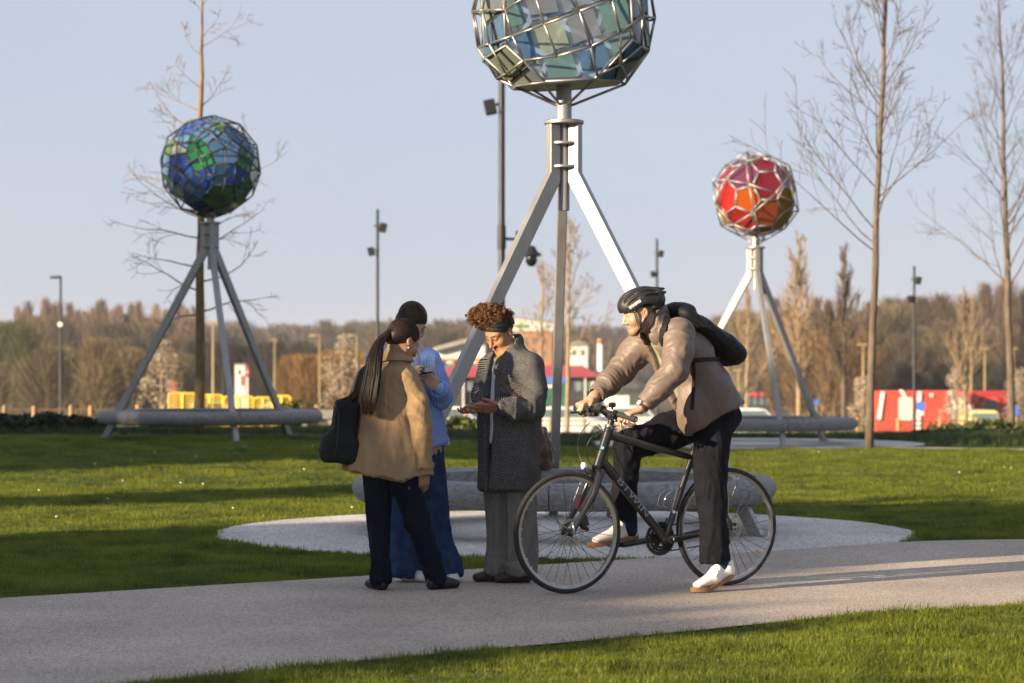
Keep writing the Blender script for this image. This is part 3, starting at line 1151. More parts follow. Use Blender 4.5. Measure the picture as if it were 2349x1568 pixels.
def cards(c, rad, n, size, r, flat=0.0, shell=0.0):
    """n randomly turned small quads filling an ellipsoid"""
    d = r.normal(0, 1, (n, 3))
    d /= np.linalg.norm(d, axis=1)[:, None]
    t = r.uniform(shell, 1, n) ** (1 / 3)
    p = np.array(c) + d * t[:, None] * np.array(rad)
    a = r.normal(0, 1, (n, 3)); a /= np.linalg.norm(a, axis=1)[:, None]
    b_ = np.cross(a, r.normal(0, 1, (n, 3))); b_ /= np.linalg.norm(b_, axis=1)[:, None]
    s_ = size * r.uniform(0.6, 1.4, n)[:, None] * 0.5
    v_ = np.stack([p - a * s_ - b_ * s_ * 0.7, p + a * s_ - b_ * s_ * 0.7, p + a * s_ + b_ * s_ * 0.7, p - a * s_ + b_ * s_ * 0.7], 1).reshape(-1, 3)
    f = np.arange(4 * n).reshape(n, 4)
    return v_, f


def blossom_tree(u, vb, vt, w, Y, label, seed):
    r = np.random.default_rng(seed)
    b = at(u, vb, Y); b.z = min(b.z, float(gh(b.x, b.y)))
    z1 = at(u, vt, Y).z
    root = thing('blossom_tree', tuple(b), label, 'tree', 'blossoming trees')
    L_ = Limbs(seed)
    L_.trunk.tube([b, b + Vector((0.05, 0, (z1 - b.z) * 0.5)), Vector((b.x, b.y, z1))], [0.09, 0.06, 0.02], 8)
    for (f, az, L, el) in auto_branches(seed, 12, 0.25, 0.9, w * 0.8, 45, 70):
        L_.grow(np.array(b) + np.array([0, 0, (z1 - b.z) * f]), (math.cos(R(az)) * math.cos(R(el)), math.sin(R(az)) * math.cos(R(el)), math.sin(R(el))), L, 0.03, 1, 0.05, dict(SP_UP, lv=2, rmin=0.01))
    L_.trunk.build('trunk', M['bark_pale'], root, smooth=True)
    L_.twig.build('branches', M['bark_pale'], root, smooth=True)
    V_, F_ = [], []
    h = z1 - b.z
    for k in range(70):
        f = r.uniform(0.22, 1.0)
        rr = w * 0.5 * (1.05 - f) ** 0.6 * 1.15
        a = r.uniform(0, 6.28)
        q_ = r.uniform(0, 1) ** 0.5
        c = (b.x + rr * q_ * math.cos(a), b.y + rr * q_ * math.sin(a), b.z + h * f)
        v_, f_ = cards(c, np.array([0.30, 0.30, 0.38]) * w / 2.4, 26, 0.065, r)
        F_.append(f_ + sum(len(x) for x in V_)); V_.append(v_)
    mesh_obj('crown', np.concatenate(V_), np.concatenate(F_), M['blossom'], root)


blossom_tree(368, 945, 782, 2.3, 110, 'pale blossom tree beside the left tripod leg', 71)
blossom_tree(785, 930, 775, 2.6, 115, 'pale blossom tree left of the woman in the tan coat', 72)
blossom_tree(2193, 975, 848, 1.9, 120, 'pale blossom tree in front of the red hut', 73)
blossom_tree(1976, 965, 866, 1.5, 130, 'small white blossom tree between the two right trunks', 74)
blossom_tree(2335, 960, 850, 2.2, 130, 'white blossom tree at the right edge of the picture', 75)


# ------------------------------------------------------------------ far woodland
def col_mat(name, rough=0.9):
    m, nt, b = new_mat(name)
    N, L = nt.nodes, nt.links
    va = N.new('ShaderNodeVertexColor'); va.layer_name = 'Col'
    geo = N.new('ShaderNodeNewGeometry')
    nz = N.new('ShaderNodeTexNoise'); nz.inputs['Scale'].default_value = 0.5
    L.new(geo.outputs['Position'], nz.inputs['Vector'])
    mr = N.new('ShaderNodeMapRange'); mr.inputs['To Min'].default_value = 0.6; mr.inputs['To Max'].default_value = 1.4
    L.new(nz.outputs['Fac'], mr.inputs[0])
    mx = N.new('ShaderNodeMix'); mx.data_type = 'RGBA'; mx.blend_type = 'MULTIPLY'; mx.inputs['Factor'].default_value = 1
    L.new(va.outputs[0], mx.inputs['A']); L.new(mr.outputs[0], mx.inputs['B'])
    L.new(mx.outputs['Result'], b.inputs['Base Color'])
    b.inputs['Roughness'].default_value = rough
    b.inputs['Specular IOR Level'].default_value = 0.1
    return m


M['twigs'] = col_mat('far_twigs')


def wood(name, specs, seed, label=None):
    """specs: (u0,u1,Y,vtop,vjit,n_trees,width_px,color,strands,spike)"""
    r = np.random.default_rng(seed)
    V_, F_, C_ = [], [], []
    nv = 0
    for (u0, u1, Y, vt, vj, nt_, wp, colr, ns, spike) in specs:
        for k in range(nt_):
            u = u0 + (u1 - u0) * (k + r.uniform(0, 1)) / nt_
            y = Y * r.uniform(0.93, 1.08)
            top = at(u, vt + r.uniform(-vj, vj), y)
            gz = float(gh(top.x, y))
            H = top.z - gz
            w = wp / FPX * y * r.uniform(0.7, 1.3)
            c = np.array(colr) * r.uniform(0.7, 1.3) * np.array([r.uniform(0.92, 1.1), 1, r.uniform(0.85, 1.1)])
            n = int(ns * 2.0)
            f = r.uniform(0.08, 0.95, n)                    # height of strand start
            rr = w * 0.5 * (np.sin(np.pi * np.clip(f * 0.9 + 0.1, 0, 1)) ** 0.6 if not spike else (1.05 - f) ** 0.7)
            a = r.uniform(0, 2 * np.pi, n)
            q_ = np.sqrt(r.uniform(0, 1, n))
            p = np.stack([top.x + rr * q_ * np.cos(a), y + rr * q_ * np.sin(a), gz + H * f], 1)
            out = np.stack([np.cos(a) * (0.42 if not spike else 0.12), np.sin(a) * (0.42 if not spike else 0.12), r.uniform(0.7, 1.4, n)], 1)
            out += r.normal(0, 0.26 if not spike else 0.09, (n, 3))
            out /= np.linalg.norm(out, axis=1)[:, None]
            Ls = H * r.uniform(0.12, 0.34, n)
            Ls = np.minimum(Ls, (1.0 - f) * H * r.uniform(0.6, 1.25, n) + 0.03 * H)
            wd = r.uniform(0.35, 1.0, n) * y * 0.00026
            sd = np.stack([-np.sin(a + r.normal(0, 1, n)), np.cos(a), r.normal(0, 0.2, n)], 1)
            sd = np.cross(out, np.stack([r.normal(0, .3, n), -np.ones(n), r.normal(0, .3, n)], 1))
            sd /= np.linalg.norm(sd, axis=1)[:, None]
            e = p + out * Ls[:, None]
            q1 = np.stack([p - sd * wd[:, None], p + sd * wd[:, None], e + sd * wd[:, None] * 0.3, e - sd * wd[:, None] * 0.3], 1).reshape(-1, 3)
            V_.append(q1); F_.append(np.arange(4 * n).reshape(n, 4) + nv); nv += 4 * n
            cc = c[None, :] * r.uniform(0.6, 1.4, (n, 1))
            C_.append(np.repeat(cc, 4, 0))
            # a few pale stems
            for j in range(3):
                bx = top.x + r.normal(0, w * 0.12); tx = top.x + r.normal(0, w * 0.28); hh = gz + H * r.uniform(0.6, 0.95)
                ws = y * 0.0004
                V_.append(np.array([[bx - ws, y, gz], [bx + ws, y, gz], [tx + ws * 0.3, y, hh], [tx - ws * 0.3, y, hh]]))
                F_.append(np.arange(4).reshape(1, 4) + nv); nv += 4
                C_.append(np.tile(c * np.array([1.5, 1.35, 1.2]), (4, 1)))
    o = mesh_obj(name, np.concatenate(V_), np.concatenate(F_), M['twigs'], col=np.clip(np.concatenate(C_), 0, 1))
    o['kind'] = 'stuff'
    return o


BR, RB_, OL, OR, DK = (0.095, 0.072, 0.045), (0.135, 0.094, 0.066), (0.060, 0.058, 0.020), (0.19, 0.105, 0.038), (0.030, 0.026, 0.019)
wood('woodland', [
    (-40, 2400, 760, 748, 8, 90, 60, (0.10, 0.088, 0.078), 260, False),
    (430, 1120, 640, 750, 14, 46, 40, (0.095, 0.080, 0.064), 330, False),
    (40, 460, 520, 716, 26, 40, 13, RB_, 230, True),
    (40, 470, 440, 756, 26, 24, 46, BR, 420, False),
    (-40, 60, 330, 748, 8, 8, 60, OL, 420, False),
    (-30, 420, 280, 835, 30, 24, 70, (0.10, 0.082, 0.042), 380, False),
    (90, 300, 240, 800, 25, 7, 100, (0.105, 0.083, 0.047), 600, False),
    (400, 760, 330, 800, 18, 16, 60, DK, 380, False),
    (640, 850, 240, 815, 22, 10, 56, OR, 420, False),
    (850, 1090, 520, 762, 10, 16, 46, BR, 300, False),
    (1090, 1420, 700, 778, 10, 20, 46, BR, 260, False),
], 101)
wood('woodland', [
    (1650, 1790, 420, 722, 10, 6, 70, (0.11, 0.092, 0.066), 320, False),
    (1770, 1995, 330, 716, 30, 14, 30, RB_, 300, True),
    (1780, 2000, 260, 790, 30, 12, 52, (0.13, 0.086, 0.044), 360, False),
    (1990, 2360, 430, 704, 24, 24, 46, (0.098, 0.08, 0.048), 420, False),
    (2010, 2360, 340, 770, 30, 16, 56, BR, 420, False),
    (2030, 2360, 300, 845, 18, 18, 56, DK, 420, False),
    (2250, 2360, 380, 660, 10, 4, 60, RB_, 400, True),
], 102)

# dark hill behind everything, hidden by the woods
hv = []
hu = np.linspace(-600, 2900, 60)
for u in hu:
    hv.append(tuple(at(u, 905, 900)))
for u in hu:
    hv.append(tuple(at(u, 772 + 6 * math.sin(u * 0.013) + 4 * math.sin(u * 0.041), 1000)))
for u in hu:
    hv.append((at(u, 772, 1000).x, 1600, -8.0))
n = len(hu)
hf = [(r_ * n + i, r_ * n + i + 1, (r_ + 1) * n + i + 1, (r_ + 1) * n + i) for r_ in range(2) for i in range(n - 1)]
M['hill'] = pm('winter_woods', (0.085, 0.07, 0.055), 0.95, 0, 0.5, 0.12, spec=0.05)
o = mesh_obj('hills', hv, hf, M['hill'], smooth=True)
o['kind'] = 'structure'

# evergreen shrubs and low planting
M['hedge'] = leaf_mat('hedge_leaf', (0.008, 0.018, 0.006), (0.035, 0.06, 0.018), 0.2, 2.0)
M['shrub'] = leaf_mat('shrub_leaf', (0.03, 0.05, 0.012), (0.12, 0.14, 0.035), 0.3, 1.0)


def shrub(u, vb, vt, w, Y, label, seed, mat='hedge', n=900, size=0.07, name='shrub', group='low shrubs behind the lawn'):
    r = np.random.default_rng(seed)
    b = at(u, vb, Y)
    b.z = float(gh(b.x, b.y))
    h = at(u, vt, Y).z - b.z
    root = thing(name, tuple(b), label, 'shrub', group)
    V_, F_ = [], []
    for k in range(14):
        c = (b.x + r.uniform(-w / 2, w / 2), b.y + r.uniform(-w / 3, w / 3), b.z + h * r.uniform(0.3, 0.75))
        v_, f_ = cards(c, (w * 0.22, w * 0.22, h * 0.32), n // 14, size, r)
        F_.append(f_ + sum(len(x) for x in V_)); V_.append(v_)
    mesh_obj('foliage', np.concatenate(V_), np.concatenate(F_), M[mat], root)
    st = MB()
    for k in range(6):
        st.tube([b + Vector((r.uniform(-w / 4, w / 4), 0, -0.02)), b + Vector((r.uniform(-w / 2, w / 2), r.uniform(-w / 4, w / 4), h * 0.8))], [0.012, 0.005], 4)
    st.build('stems', M['bark'], root)


shrub(40, 1008, 948, 1.15, 40, 'dark clipped shrub at the left edge of the lawn', 1, n=2600)
shrub(150, 1008, 950, 0.8, 40, 'dark shrub between the fence posts on the left', 2, n=1900)
shrub(205, 1008, 962, 0.5, 41, 'small dark shrub beside the left tripod foot', 3, n=1100)
shrub(310, 1008, 985, 0.9, 41.5, 'low dark shrub under the left ring bench', 4, n=1500)
shrub(395, 1008, 980, 0.8, 42, 'low dark shrub left of the ochre tree trunk', 5, n=1300)
shrub(530, 1006, 985, 0.9, 42, 'low dark shrub right of the ochre tree trunk', 6, n=1400)
shrub(620, 1006, 985, 0.6, 42.5, 'low dark shrub right of the left tripod', 7, n=1000)
shrub(690, 945, 912, 1.0, 62, 'green leafy shrub at the end of the yellow barriers', 8, 'shrub', 900, 0.09)
shrub(1060, 1000, 955, 1.3, 50, 'yellow-green shrub seen between the two groups of women', 9, 'shrub', 1300, 0.08)
shrub(2250, 1022, 985, 1.9, 44, 'broad dark shrub at the right edge of the lawn', 10, n=3000)
shrub(2130, 1020, 995, 1.3, 44.5, 'low dark shrub right of the tall bare tree', 11, n=2000)
shrub(2230, 985, 962, 1.6, 58, 'yellowish shrub in front of the pale yellow van', 12, 'shrub', 1200, 0.08)
shrub(2330, 1000, 965, 0.9, 50, 'leafy shrub at the foot of the far right tree', 13, 'shrub', 900, 0.08)

# trees out of the picture on the left, whose shade falls over the lawn and the people
M['shade_leaf'] = leaf_mat('evergreen_leaf', (0.012, 0.028, 0.008), (0.05, 0.08, 0.02), 0.15, 0.6)


def shade_tree(q0, q1, htop, r0, label, seed, *, drop=0.0, n=2600, size=0.34, soft=0.8, z0=1.2):
    r = np.random.default_rng(seed)
    qc = (q0 + q1) / 2
    b = SH * r0 + SN * qc
    root = thing('evergreen_tree', (b.x, b.y, 0), label, 'tree', 'evergreens outside the left edge')
    qq = r.uniform(q0, q1, n)
    e = np.minimum(qq - q0, q1 - qq) / ((q1 - q0) / 2)
    top = htop - drop * (1 - (qq - q0) / (q1 - q0)) - 0.5 * (1 - np.clip(e * 2.2, 0, 1)) ** 2 + 0.25 * np.sin(qq * 2.1 + seed) + 0.12 * np.sin(qq * 6.3)
    zz = z0 + (top - z0) * r.uniform(0, 1, n) ** 0.75 + r.normal(0, soft * 0.12, n)
    rr = r0 + r.uniform(-1.6, 1.6, n)
    P_ = np.array(SH)[None] * rr[:, None] + np.array(SN)[None] * qq[:, None]
    P_[:, 2] = zz
    a = r.normal(0, 1, (n, 3)); a /= np.linalg.norm(a, axis=1)[:, None]
    b_ = np.cross(a, r.normal(0, 1, (n, 3))); b_ /= np.linalg.norm(b_, axis=1)[:, None]
    s_ = size * r.uniform(0.6, 1.3, n)[:, None] * 0.5
    v_ = np.stack([P_ - a * s_ - b_ * s_, P_ + a * s_ - b_ * s_, P_ + a * s_ + b_ * s_, P_ - a * s_ + b_ * s_], 1).reshape(-1, 3)
    mesh_obj('crown', v_, np.arange(4 * n).reshape(n, 4), M['shade_leaf'], root)
    MB().tube([(b.x, b.y, -0.1), (b.x, b.y, htop * 0.8)], [0.28, 0.10], 10).build('trunk', M['bark'], root, smooth=True)


TT = math.tan(SUN_EL)
shade_tree(8.6, 12.5, 1.0 + 32 * TT, -25, 'evergreen tree out of frame whose shade covers the path', 1, drop=1.75, n=4200)
shade_tree(12.2, 17.3, 1.15 + 36 * TT, -25, 'evergreen tree out of frame whose shade covers the nearest ring bench', 2, n=5600)
shade_tree(20.6, 22.0, 0.4 + 38 * TT, -24, 'narrow evergreen tree out of frame whose shade streaks the left lawn', 3, n=1500, size=0.3)
shade_tree(26.0, 28.8, 44 * TT, -25, 'evergreen tree out of frame at the near edge of the far lawn shade', 6, n=3000)
shade_tree(28.0, 38.5, 2.6 + 45 * TT, -25, 'tall evergreen tree out of frame whose shade covers the far lawn', 4, n=11000)

# ------------------------------------------------------------------ thin evening haze over the whole place
hz = bpy.data.materials.new('haze')
hz.use_nodes = True
hn_ = hz.node_tree
hn_.nodes.clear()
ho_ = hn_.nodes.new('ShaderNodeOutputMaterial')
pv = hn_.nodes.new('ShaderNodeVolumePrincipled')
pv.inputs['Color'].default_value = (0.86, 0.88, 0.95, 1)
pv.inputs['Density'].default_value = 0.00022
pv.inputs['Anisotropy'].default_value = 0.2
hn_.links.new(pv.outputs[0], ho_.inputs['Volume'])
o = MB().box(-720, 720, -90, 3050, -10, 34).build('haze', hz)
o['kind'] = 'stuff'

# ------------------------------------------------------------------ bicycle
F0 = np.array([0.314, 13.67]); EA = np.array([0.884, 0.468]); EA = EA / np.linalg.norm(EA); EM = np.array([EA[1], -EA[0]])
WR = 0.345
WB = 1.068


def B(a, L, z):
    """bike frame: a metres behind the front hub, L metres towards the camera side, z up"""
    q_ = F0 + EA * a + EM * L
    return Vector((q_[0], q_[1], z + 0.011))


def bk(u, v, L=0.0):
    """photo point on the plane L metres to the camera side of the bike -> (a, z)"""
    t = (u - CU) / FPX
    a = (t * (F0[1] + EM[1] * L) - F0[0] - EM[0] * L) / (EA[0] - EA[1] * t)
    Y = F0[1] + EA[1] * a + EM[1] * L
    return a, CAMZ + (HV - v) / FPX * Y - 0.011


def bw(u, v, L=0.0):
    a, z = bk(u, v, L)
    return B(a, L, z)


M['frame'] = pm('satin_black_paint', (0.010, 0.010, 0.011), 0.32, 0.0, 0.2, 30, coat=0.35)
M['rubber'] = pm('tyre_rubber', (0.014, 0.014, 0.015), 0.75, 0, 0.3, 60, 0.3, 300)
M['rim'] = pm('rim_alloy', (0.34, 0.335, 0.33), 0.33, 0.85, 0.12, 20)
M['chrome'] = pm('polished_alloy', (0.62, 0.62, 0.62), 0.18, 1.0, 0.08, 20)
M['spoke'] = pm('spoke_steel', (0.10, 0.10, 0.105), 0.35, 0.8, 0.2, 20)
M['rotor'] = pm('brake_rotor', (0.34, 0.31, 0.27), 0.35, 0.9, 0.15, 40)
M['decal'] = pm('grey_decal', (0.26, 0.28, 0.30), 0.4, 0.3, 0.15, 30)
M['decal_white'] = pm('white_decal', (0.75, 0.75, 0.75), 0.5, 0, 0.05, 30)
M['decal_tyre'] = pm('tyre_print', (0.22, 0.21, 0.19), 0.7, 0, 0.2, 60)
M['red'] = pm('red_reflector', (0.42, 0.012, 0.015), 0.3, 0, 0.2, 60, coat=0.3)
M['amber'] = pm('amber_reflector', (0.55, 0.22, 0.02), 0.3, 0, 0.2, 60, coat=0.3)
M['lens'] = pm('lamp_lens', (0.75, 0.76, 0.78), 0.12, 0.3, 0.2, 80, coat=0.5)


def text_mesh(txt, size, bold=0.0):
    cu = bpy.data.curves.new('lettering', 'FONT')
    cu.body = txt
    cu.size = size
    cu.align_x = 'CENTER'; cu.align_y = 'CENTER'
    cu.offset = bold
    ob = bpy.data.objects.new('lettering', cu)
    COL.objects.link(ob)
    bpy.context.view_layer.update()
    me = bpy.data.meshes.new_from_object(ob.evaluated_get(bpy.context.evaluated_depsgraph_get()))
    bm = bmesh.new(); bm.from_mesh(me)
    bmesh.ops.triangulate(bm, faces=bm.faces)
    bmesh.ops.subdivide_edges(bm, edges=[e for e in bm.edges if e.calc_length() > size * 0.18], cuts=3)
    bmesh.ops.triangulate(bm, faces=bm.faces)
    v_ = [v.co.copy() for v in bm.verts]
    bm.verts.index_update()
    f = [tuple(v.index for v in q_.verts) for q_ in bm.faces]
    bm.free()
    bpy.data.objects.remove(ob)
    bpy.data.meshes.remove(me)
    bpy.data.curves.remove(cu)
    return v_, f


bike = thing('bicycle', tuple(B(0.53, 0, 0)), 'black hybrid bicycle with disc brakes held upright by the man in the helmet', 'bicycle')

BBp = (0.645, 0.285)
STt = bk(1590, 1039)
HTt = (0.274, 0.934)
HTb = (0.195, 0.712)


def ftube(name, pts, rad, n=16, mat='frame', parent=None):
    o = MB().tube(pts, rad, n).build(name, M[mat], parent or bike)
    return autosmooth(o, 50)


ht_t, ht_b = B(HTt[0], 0, HTt[1]), B(HTb[0], 0, HTb[1])
htd = (ht_b - ht_t).normalized()
bb = B(BBp[0], 0, BBp[1])
st = B(STt[0], 0, STt[1])
ftube('head_tube', [ht_t, ht_b], [0.027, 0.029], 20)
ftube('headset_cup', [ht_t - htd * 0.012, ht_t + htd * 0.004], 0.029, 20, 'chrome')
ftube('headset_cup', [ht_b - htd * 0.004, ht_b + htd * 0.014], 0.031, 20, 'glossblack')
dt0 = ht_b - htd * 0.05
ftube('down_tube', [dt0, dt0.lerp(bb, 0.5), bb], [0.027, 0.0265, 0.025], 20)
tt0 = ht_t + htd * 0.045
tt1 = st - (st - bb).normalized() * 0.03
ftube('top_tube', [tt0, tt0.lerp(tt1, 0.5), tt1], [0.0225, 0.0205, 0.019], 18)
sp_d = (st - bb).normalized()
ftube('seat_tube', [bb, st + sp_d * 0.025], [0.0195, 0.0185], 18)
ftube('seat_clamp', [st + sp_d * 0.005, st + sp_d * 0.03], 0.021, 18, 'glossblack')
sad = st + sp_d * 0.09
ftube('seat_post', [st, sad], 0.0136, 16, 'chrome')
ftube('bottom_bracket', [B(BBp[0], -0.036, BBp[1]), B(BBp[0], 0.036, BBp[1])], 0.023, 18)
rear = (WB, WR)
for s in (1, -1):
    ftube('chain_stay', [bb + Vector((*(EM * s * 0.03), 0)), B(0.78, s * 0.05, 0.30), B(WB - 0.02, s * 0.066, WR - 0.005)], [0.013, 0.012, 0.009], 12)
    ftube('seat_stay', [st + Vector((*(EM * s * 0.018), -0.06)), B(0.93, s * 0.045, 0.56), B(WB - 0.005, s * 0.066, WR + 0.02)], [0.009, 0.0085, 0.008], 10)
    MB().frame_box(B(WB, s * 0.066, WR + 0.005), B(0.022, 0, 0) - B(0, 0, 0), B(0, 0.004, 0) - B(0, 0, 0), (0, 0, 0.02)).build('dropout', M['frame'], bike)
# fork
cr = ht_b + htd * 0.03
for s in (1, -1):
    ftube('fork_leg', [cr + Vector((*(EM * s * 0.012), 0.012)), cr + Vector((*(EM * s * 0.046), -0.012)), B(HTb[0] - 0.055, s * 0.056, 0.56), B(0.035, s * 0.055, 0.40), B(0.0, s * 0.055, WR)],
          [0.018, 0.0215, 0.020, 0.016, 0.013], 14)
ftube('fork_crown', [cr + Vector((*(EM * -0.045), 0)), cr + Vector((0, 0, 0.012)), cr + Vector((*(EM * 0.045), 0))], 0.02, 14)
# red strip on the far fork leg, amber spoke reflectors come with the wheels
MB().bar(B(0.105, -0.036, 0.555), B(0.075, -0.036, 0.475), 0.012, 0.018, (1, 0, 0)).build('fork_reflector', M['red'], bike)


def wheel(a0, name_note, spoke_twist, rotor_side):
    c = B(a0, 0, WR)
    ax = Vector((EM[0], EM[1], 0))
    e1 = Vector((EA[0], EA[1], 0)); e2 = Vector((0, 0, 1))
    def ring(rr, off, n=72):
        return [c + (e1 * math.cos(t) + e2 * math.sin(t)) * rr + ax * off for t in [2 * math.pi * i / n for i in range(n)]]
    # rim: box-section ring
    prof = [(0.302, -0.008), (0.302, 0.008), (0.312, 0.011), (0.325, 0.011), (0.328, 0.009), (0.328, -0.009), (0.325, -0.011), (0.312, -0.011)]
    n = 96; m = len(prof)
    v_ = []
    for i in range(n):
        t = 2 * math.pi * i / n
        for rr, of in prof:
            v_.append(c + (e1 * math.cos(t) + e2 * math.sin(t)) * rr + ax * of)
    f = [(i * m + j, i * m + (j + 1) % m, ((i + 1) % n) * m + (j + 1) % m, ((i + 1) % n) * m + j) for i in range(n) for j in range(m)]
    w = mesh_obj('wheel', v_, f, M['rim'], bike)
    autosmooth(w, 30)
    w['label'] = 'alloy rim of the %s wheel' % name_note
    o = MB().tube(ring(0.330, 0, 96), 0.0158, 14, closed=True).build('tyre', M['rubber'], w, smooth=True)
    o = MB().lathe(c - ax * 0.05, [(0.007, 0), (0.013, 0.004), (0.022, 0.012), (0.022, 0.018), (0.014, 0.024), (0.014, 0.076), (0.022, 0.082), (0.022, 0.088), (0.013, 0.096), (0.007, 0.10)], 20, ax).build('hub', M['glossblack'], w); autosmooth(o, 40)
    NS = 32
    mesh = None
    for i in range(NS):
        t = 2 * math.pi * (i + 0.5) / NS
        side = 1 if i % 2 else -1
        lead = (1 if (i // 2) % 2 else -1) * 1.25
        p1 = c + (e1 * math.cos(t) + e2 * math.sin(t)) * 0.304
        t2 = t + lead
        p0 = c + (e1 * math.cos(t2) + e2 * math.sin(t2)) * 0.02 + ax * side * 0.033
        sp = MB().tube([p0, p1], 0.0016, 5).build('spoke', M['spoke'], w)
        if i % 4 == 1:
            pass
    nip = MB()
    for i in range(NS):
        t = 2 * math.pi * (i + 0.5) / NS
        p1 = c + (e1 * math.cos(t) + e2 * math.sin(t)) * 0.303
        nip.cyl(p1, p1 - (e1 * math.cos(t) + e2 * math.sin(t)) * 0.012, 0.0026, 6)
    nip.build('nipples', M['chrome'], w)['kind'] = 'stuff'
    # disc rotor: perforated ring with arms
    rc_ = c + ax * 0.04 * rotor_side
    r_ = MB()
    n = 48
    for k in range(n):
        t0, t1 = 2 * math.pi * k / n, 2 * math.pi * (k + 1) / n
        for (ra, rb_) in ((0.066, 0.0705), (0.0765, 0.080)):
            P4 = [rc_ + (e1 * math.cos(t) + e2 * math.sin(t)) * rr for t, rr in ((t0, ra), (t0, rb_), (t1, rb_), (t1, ra))]
            r_.prism(P4, ax * 0.0018)
        if k % 2 == 0:
            P4 = [rc_ + (e1 * math.cos(t) + e2 * math.sin(t)) * rr for t, rr in ((t0, 0.0705), (t0, 0.0765), (t1, 0.0765), (t1, 0.0705))]
            r_.prism(P4, ax * 0.0018)
    for k in range(6):
        t = 2 * math.pi * k / 6
        r_.bar(rc_ + (e1 * math.cos(t) + e2 * math.sin(t)) * 0.02, rc_ + (e1 * math.cos(t + 0.35) + e2 * math.sin(t + 0.35)) * 0.067, 0.006, 0.0018, ax)
    r_.build('brake_disc', M['rotor'], w)
    # quick release
    q0 = c + ax * 0.062
    MB().tube([q0, q0 + ax * 0.016], 0.010, 12).build('axle_nut', M['chrome'], w)
    lv_ = q0 + ax * 0.018
    if a0 < 0.5:
        MB().tube([lv_, lv_ + e2 * 0.02 - e1 * 0.004, lv_ + e2 * 0.062 - e1 * 0.012], [0.007, 0.006, 0.0045], 8).build('quick_release_lever', M['chrome'], w, smooth=True)
    else:
        MB().bar(lv_, lv_ + e1 * 0.055 + e2 * 0.004, 0.006, 0.011).build('quick_release_lever', M['chrome'], w)
    # amber reflector and printed name on the tyre wall
    t = -0.62
    p = c + (e1 * math.cos(t) + e2 * math.sin(t)) * 0.27
    MB().bar(p - (e1 * math.cos(t) + e2 * math.sin(t)) * 0.02, p + (e1 * math.cos(t) + e2 * math.sin(t)) * 0.02, 0.006, 0.008).build('spoke_reflector', M['amber'], w)
    tv, tf = text_mesh('KENDA', 0.017, 0.0004)
    ang0 = R(-38)
    out = []
    for q_ in tv:
        rr = 0.3345 + q_.y
        t = ang0 + q_.x * 1.35 / 0.333
        z_ = max(0.0, 0.0158 ** 2 - (rr - 0.330) ** 2) ** 0.5 + 0.0009
        out.append(c + (e1 * math.cos(t) + e2 * math.sin(t)) * rr + ax * z_)
    o = mesh_obj('tyre_lettering', out, tf, M['decal_tyre'], w)
    return w


wheel(0.0, 'front', 0, 1)
wheel(WB, 'rear', 0, 1)

# brake caliper, front
cp = B(0.075, 0.052, 0.405)
o = MB().frame_box(cp, B(0.022, 0, 0.012) - B(0, 0, 0), B(0, 0.016, 0) - B(0, 0, 0), B(-0.010, 0, 0.028) - B(0, 0, 0)).tube([cp + Vector((0, 0, -0.03)), cp + Vector((*(EA * 0.03), -0.045))], 0.013, 10).build('brake_caliper', M['black'], bike)
bv = o.modifiers.new('bevel', 'BEVEL'); bv.width = 0.004

# cranks, chainrings, pedals, chain
CL = -0.048
rc_ = B(BBp[0], CL, BBp[1])
ax = Vector((EM[0], EM[1], 0)); e1 = Vector((EA[0], EA[1], 0)); e2 = Vector((0, 0, 1))


def cog(rad, teeth, off, hole, name, mat='black'):
    mb = MB()
    n = teeth * 2
    c = rc_ + ax * off
    for k in range(n):
        t0, t1 = 2 * math.pi * k / n, 2 * math.pi * (k + 1) / n
        ro = rad + (0.004 if k % 2 else -0.001)
        P4 = [c + (e1 * math.cos(t) + e2 * math.sin(t)) * rr for t, rr in ((t0, hole), (t0, ro), (t1, ro), (t1, hole))]
        mb.prism(P4, ax * 0.003)
    for k in range(5):
        t = 2 * math.pi * k / 5 + 0.3
        mb.bar(c + (e1 * math.cos(t) + e2 * math.sin(t)) * 0.01, c + (e1 * math.cos(t) + e2 * math.sin(t)) * (hole + 0.004), 0.018, 0.004, ax)
    return mb.build(name, M[mat], bike)


cog(0.097, 48, -0.008, 0.078, 'chainring')
cog(0.076, 38, 0.0, 0.060, 'chainring')
cog(0.058, 28, 0.008, 0.042, 'chainring')
MB().lathe(rc_ - ax * 0.012, [(0.02, 0), (0.028, 0.004), (0.028, 0.014), (0.02, 0.02)], 16, ax).build('crank_spider', M['black'], bike)
pa, pz = bk(1428, 1251, -0.085)
far_ped = B(pa, -0.085, pz)
o = MB().tube([B(BBp[0], -0.075, BBp[1]), far_ped], [0.019, 0.016], 8).build('crank', M['black'], bike); autosmooth(o)
near_end = B(2 * BBp[0] - pa, 0.075, 2 * BBp[1] - pz)
o = MB().tube([B(BBp[0], 0.05, BBp[1]), B(BBp[0] + 0.01, 0.075, BBp[1]), near_end], [0.018, 0.016, 0.012], 8).build('crank', M['black'], bike); autosmooth(o)
MB().lathe(B(BBp[0], 0.036, BBp[1]), [(0.021, 0), (0.021, 0.03), (0.017, 0.045), (0.008, 0.047)], 18, ax).build('crank_cap', M['glossblack'], bike)
for c, s in ((far_ped, -1), (near_end, 1)):
    pc = c + ax * s * 0.055
    mb = MB()
    mb.frame_box(pc + e2 * 0.010, e1 * 0.045, ax * 0.045, e2 * 0.003).frame_box(pc - e2 * 0.010, e1 * 0.045, ax * 0.045, e2 * 0.003)
    mb.tube([c, c + ax * s * 0.10], 0.008, 8)
    o = mb.build('pedal', M['black'], bike)
    for t in (-1, 1):
        MB().frame_box(pc + e1 * t * 0.047, e1 * 0.002, ax * 0.02, e2 * 0.006).build('pedal_reflector', M['amber'], o)
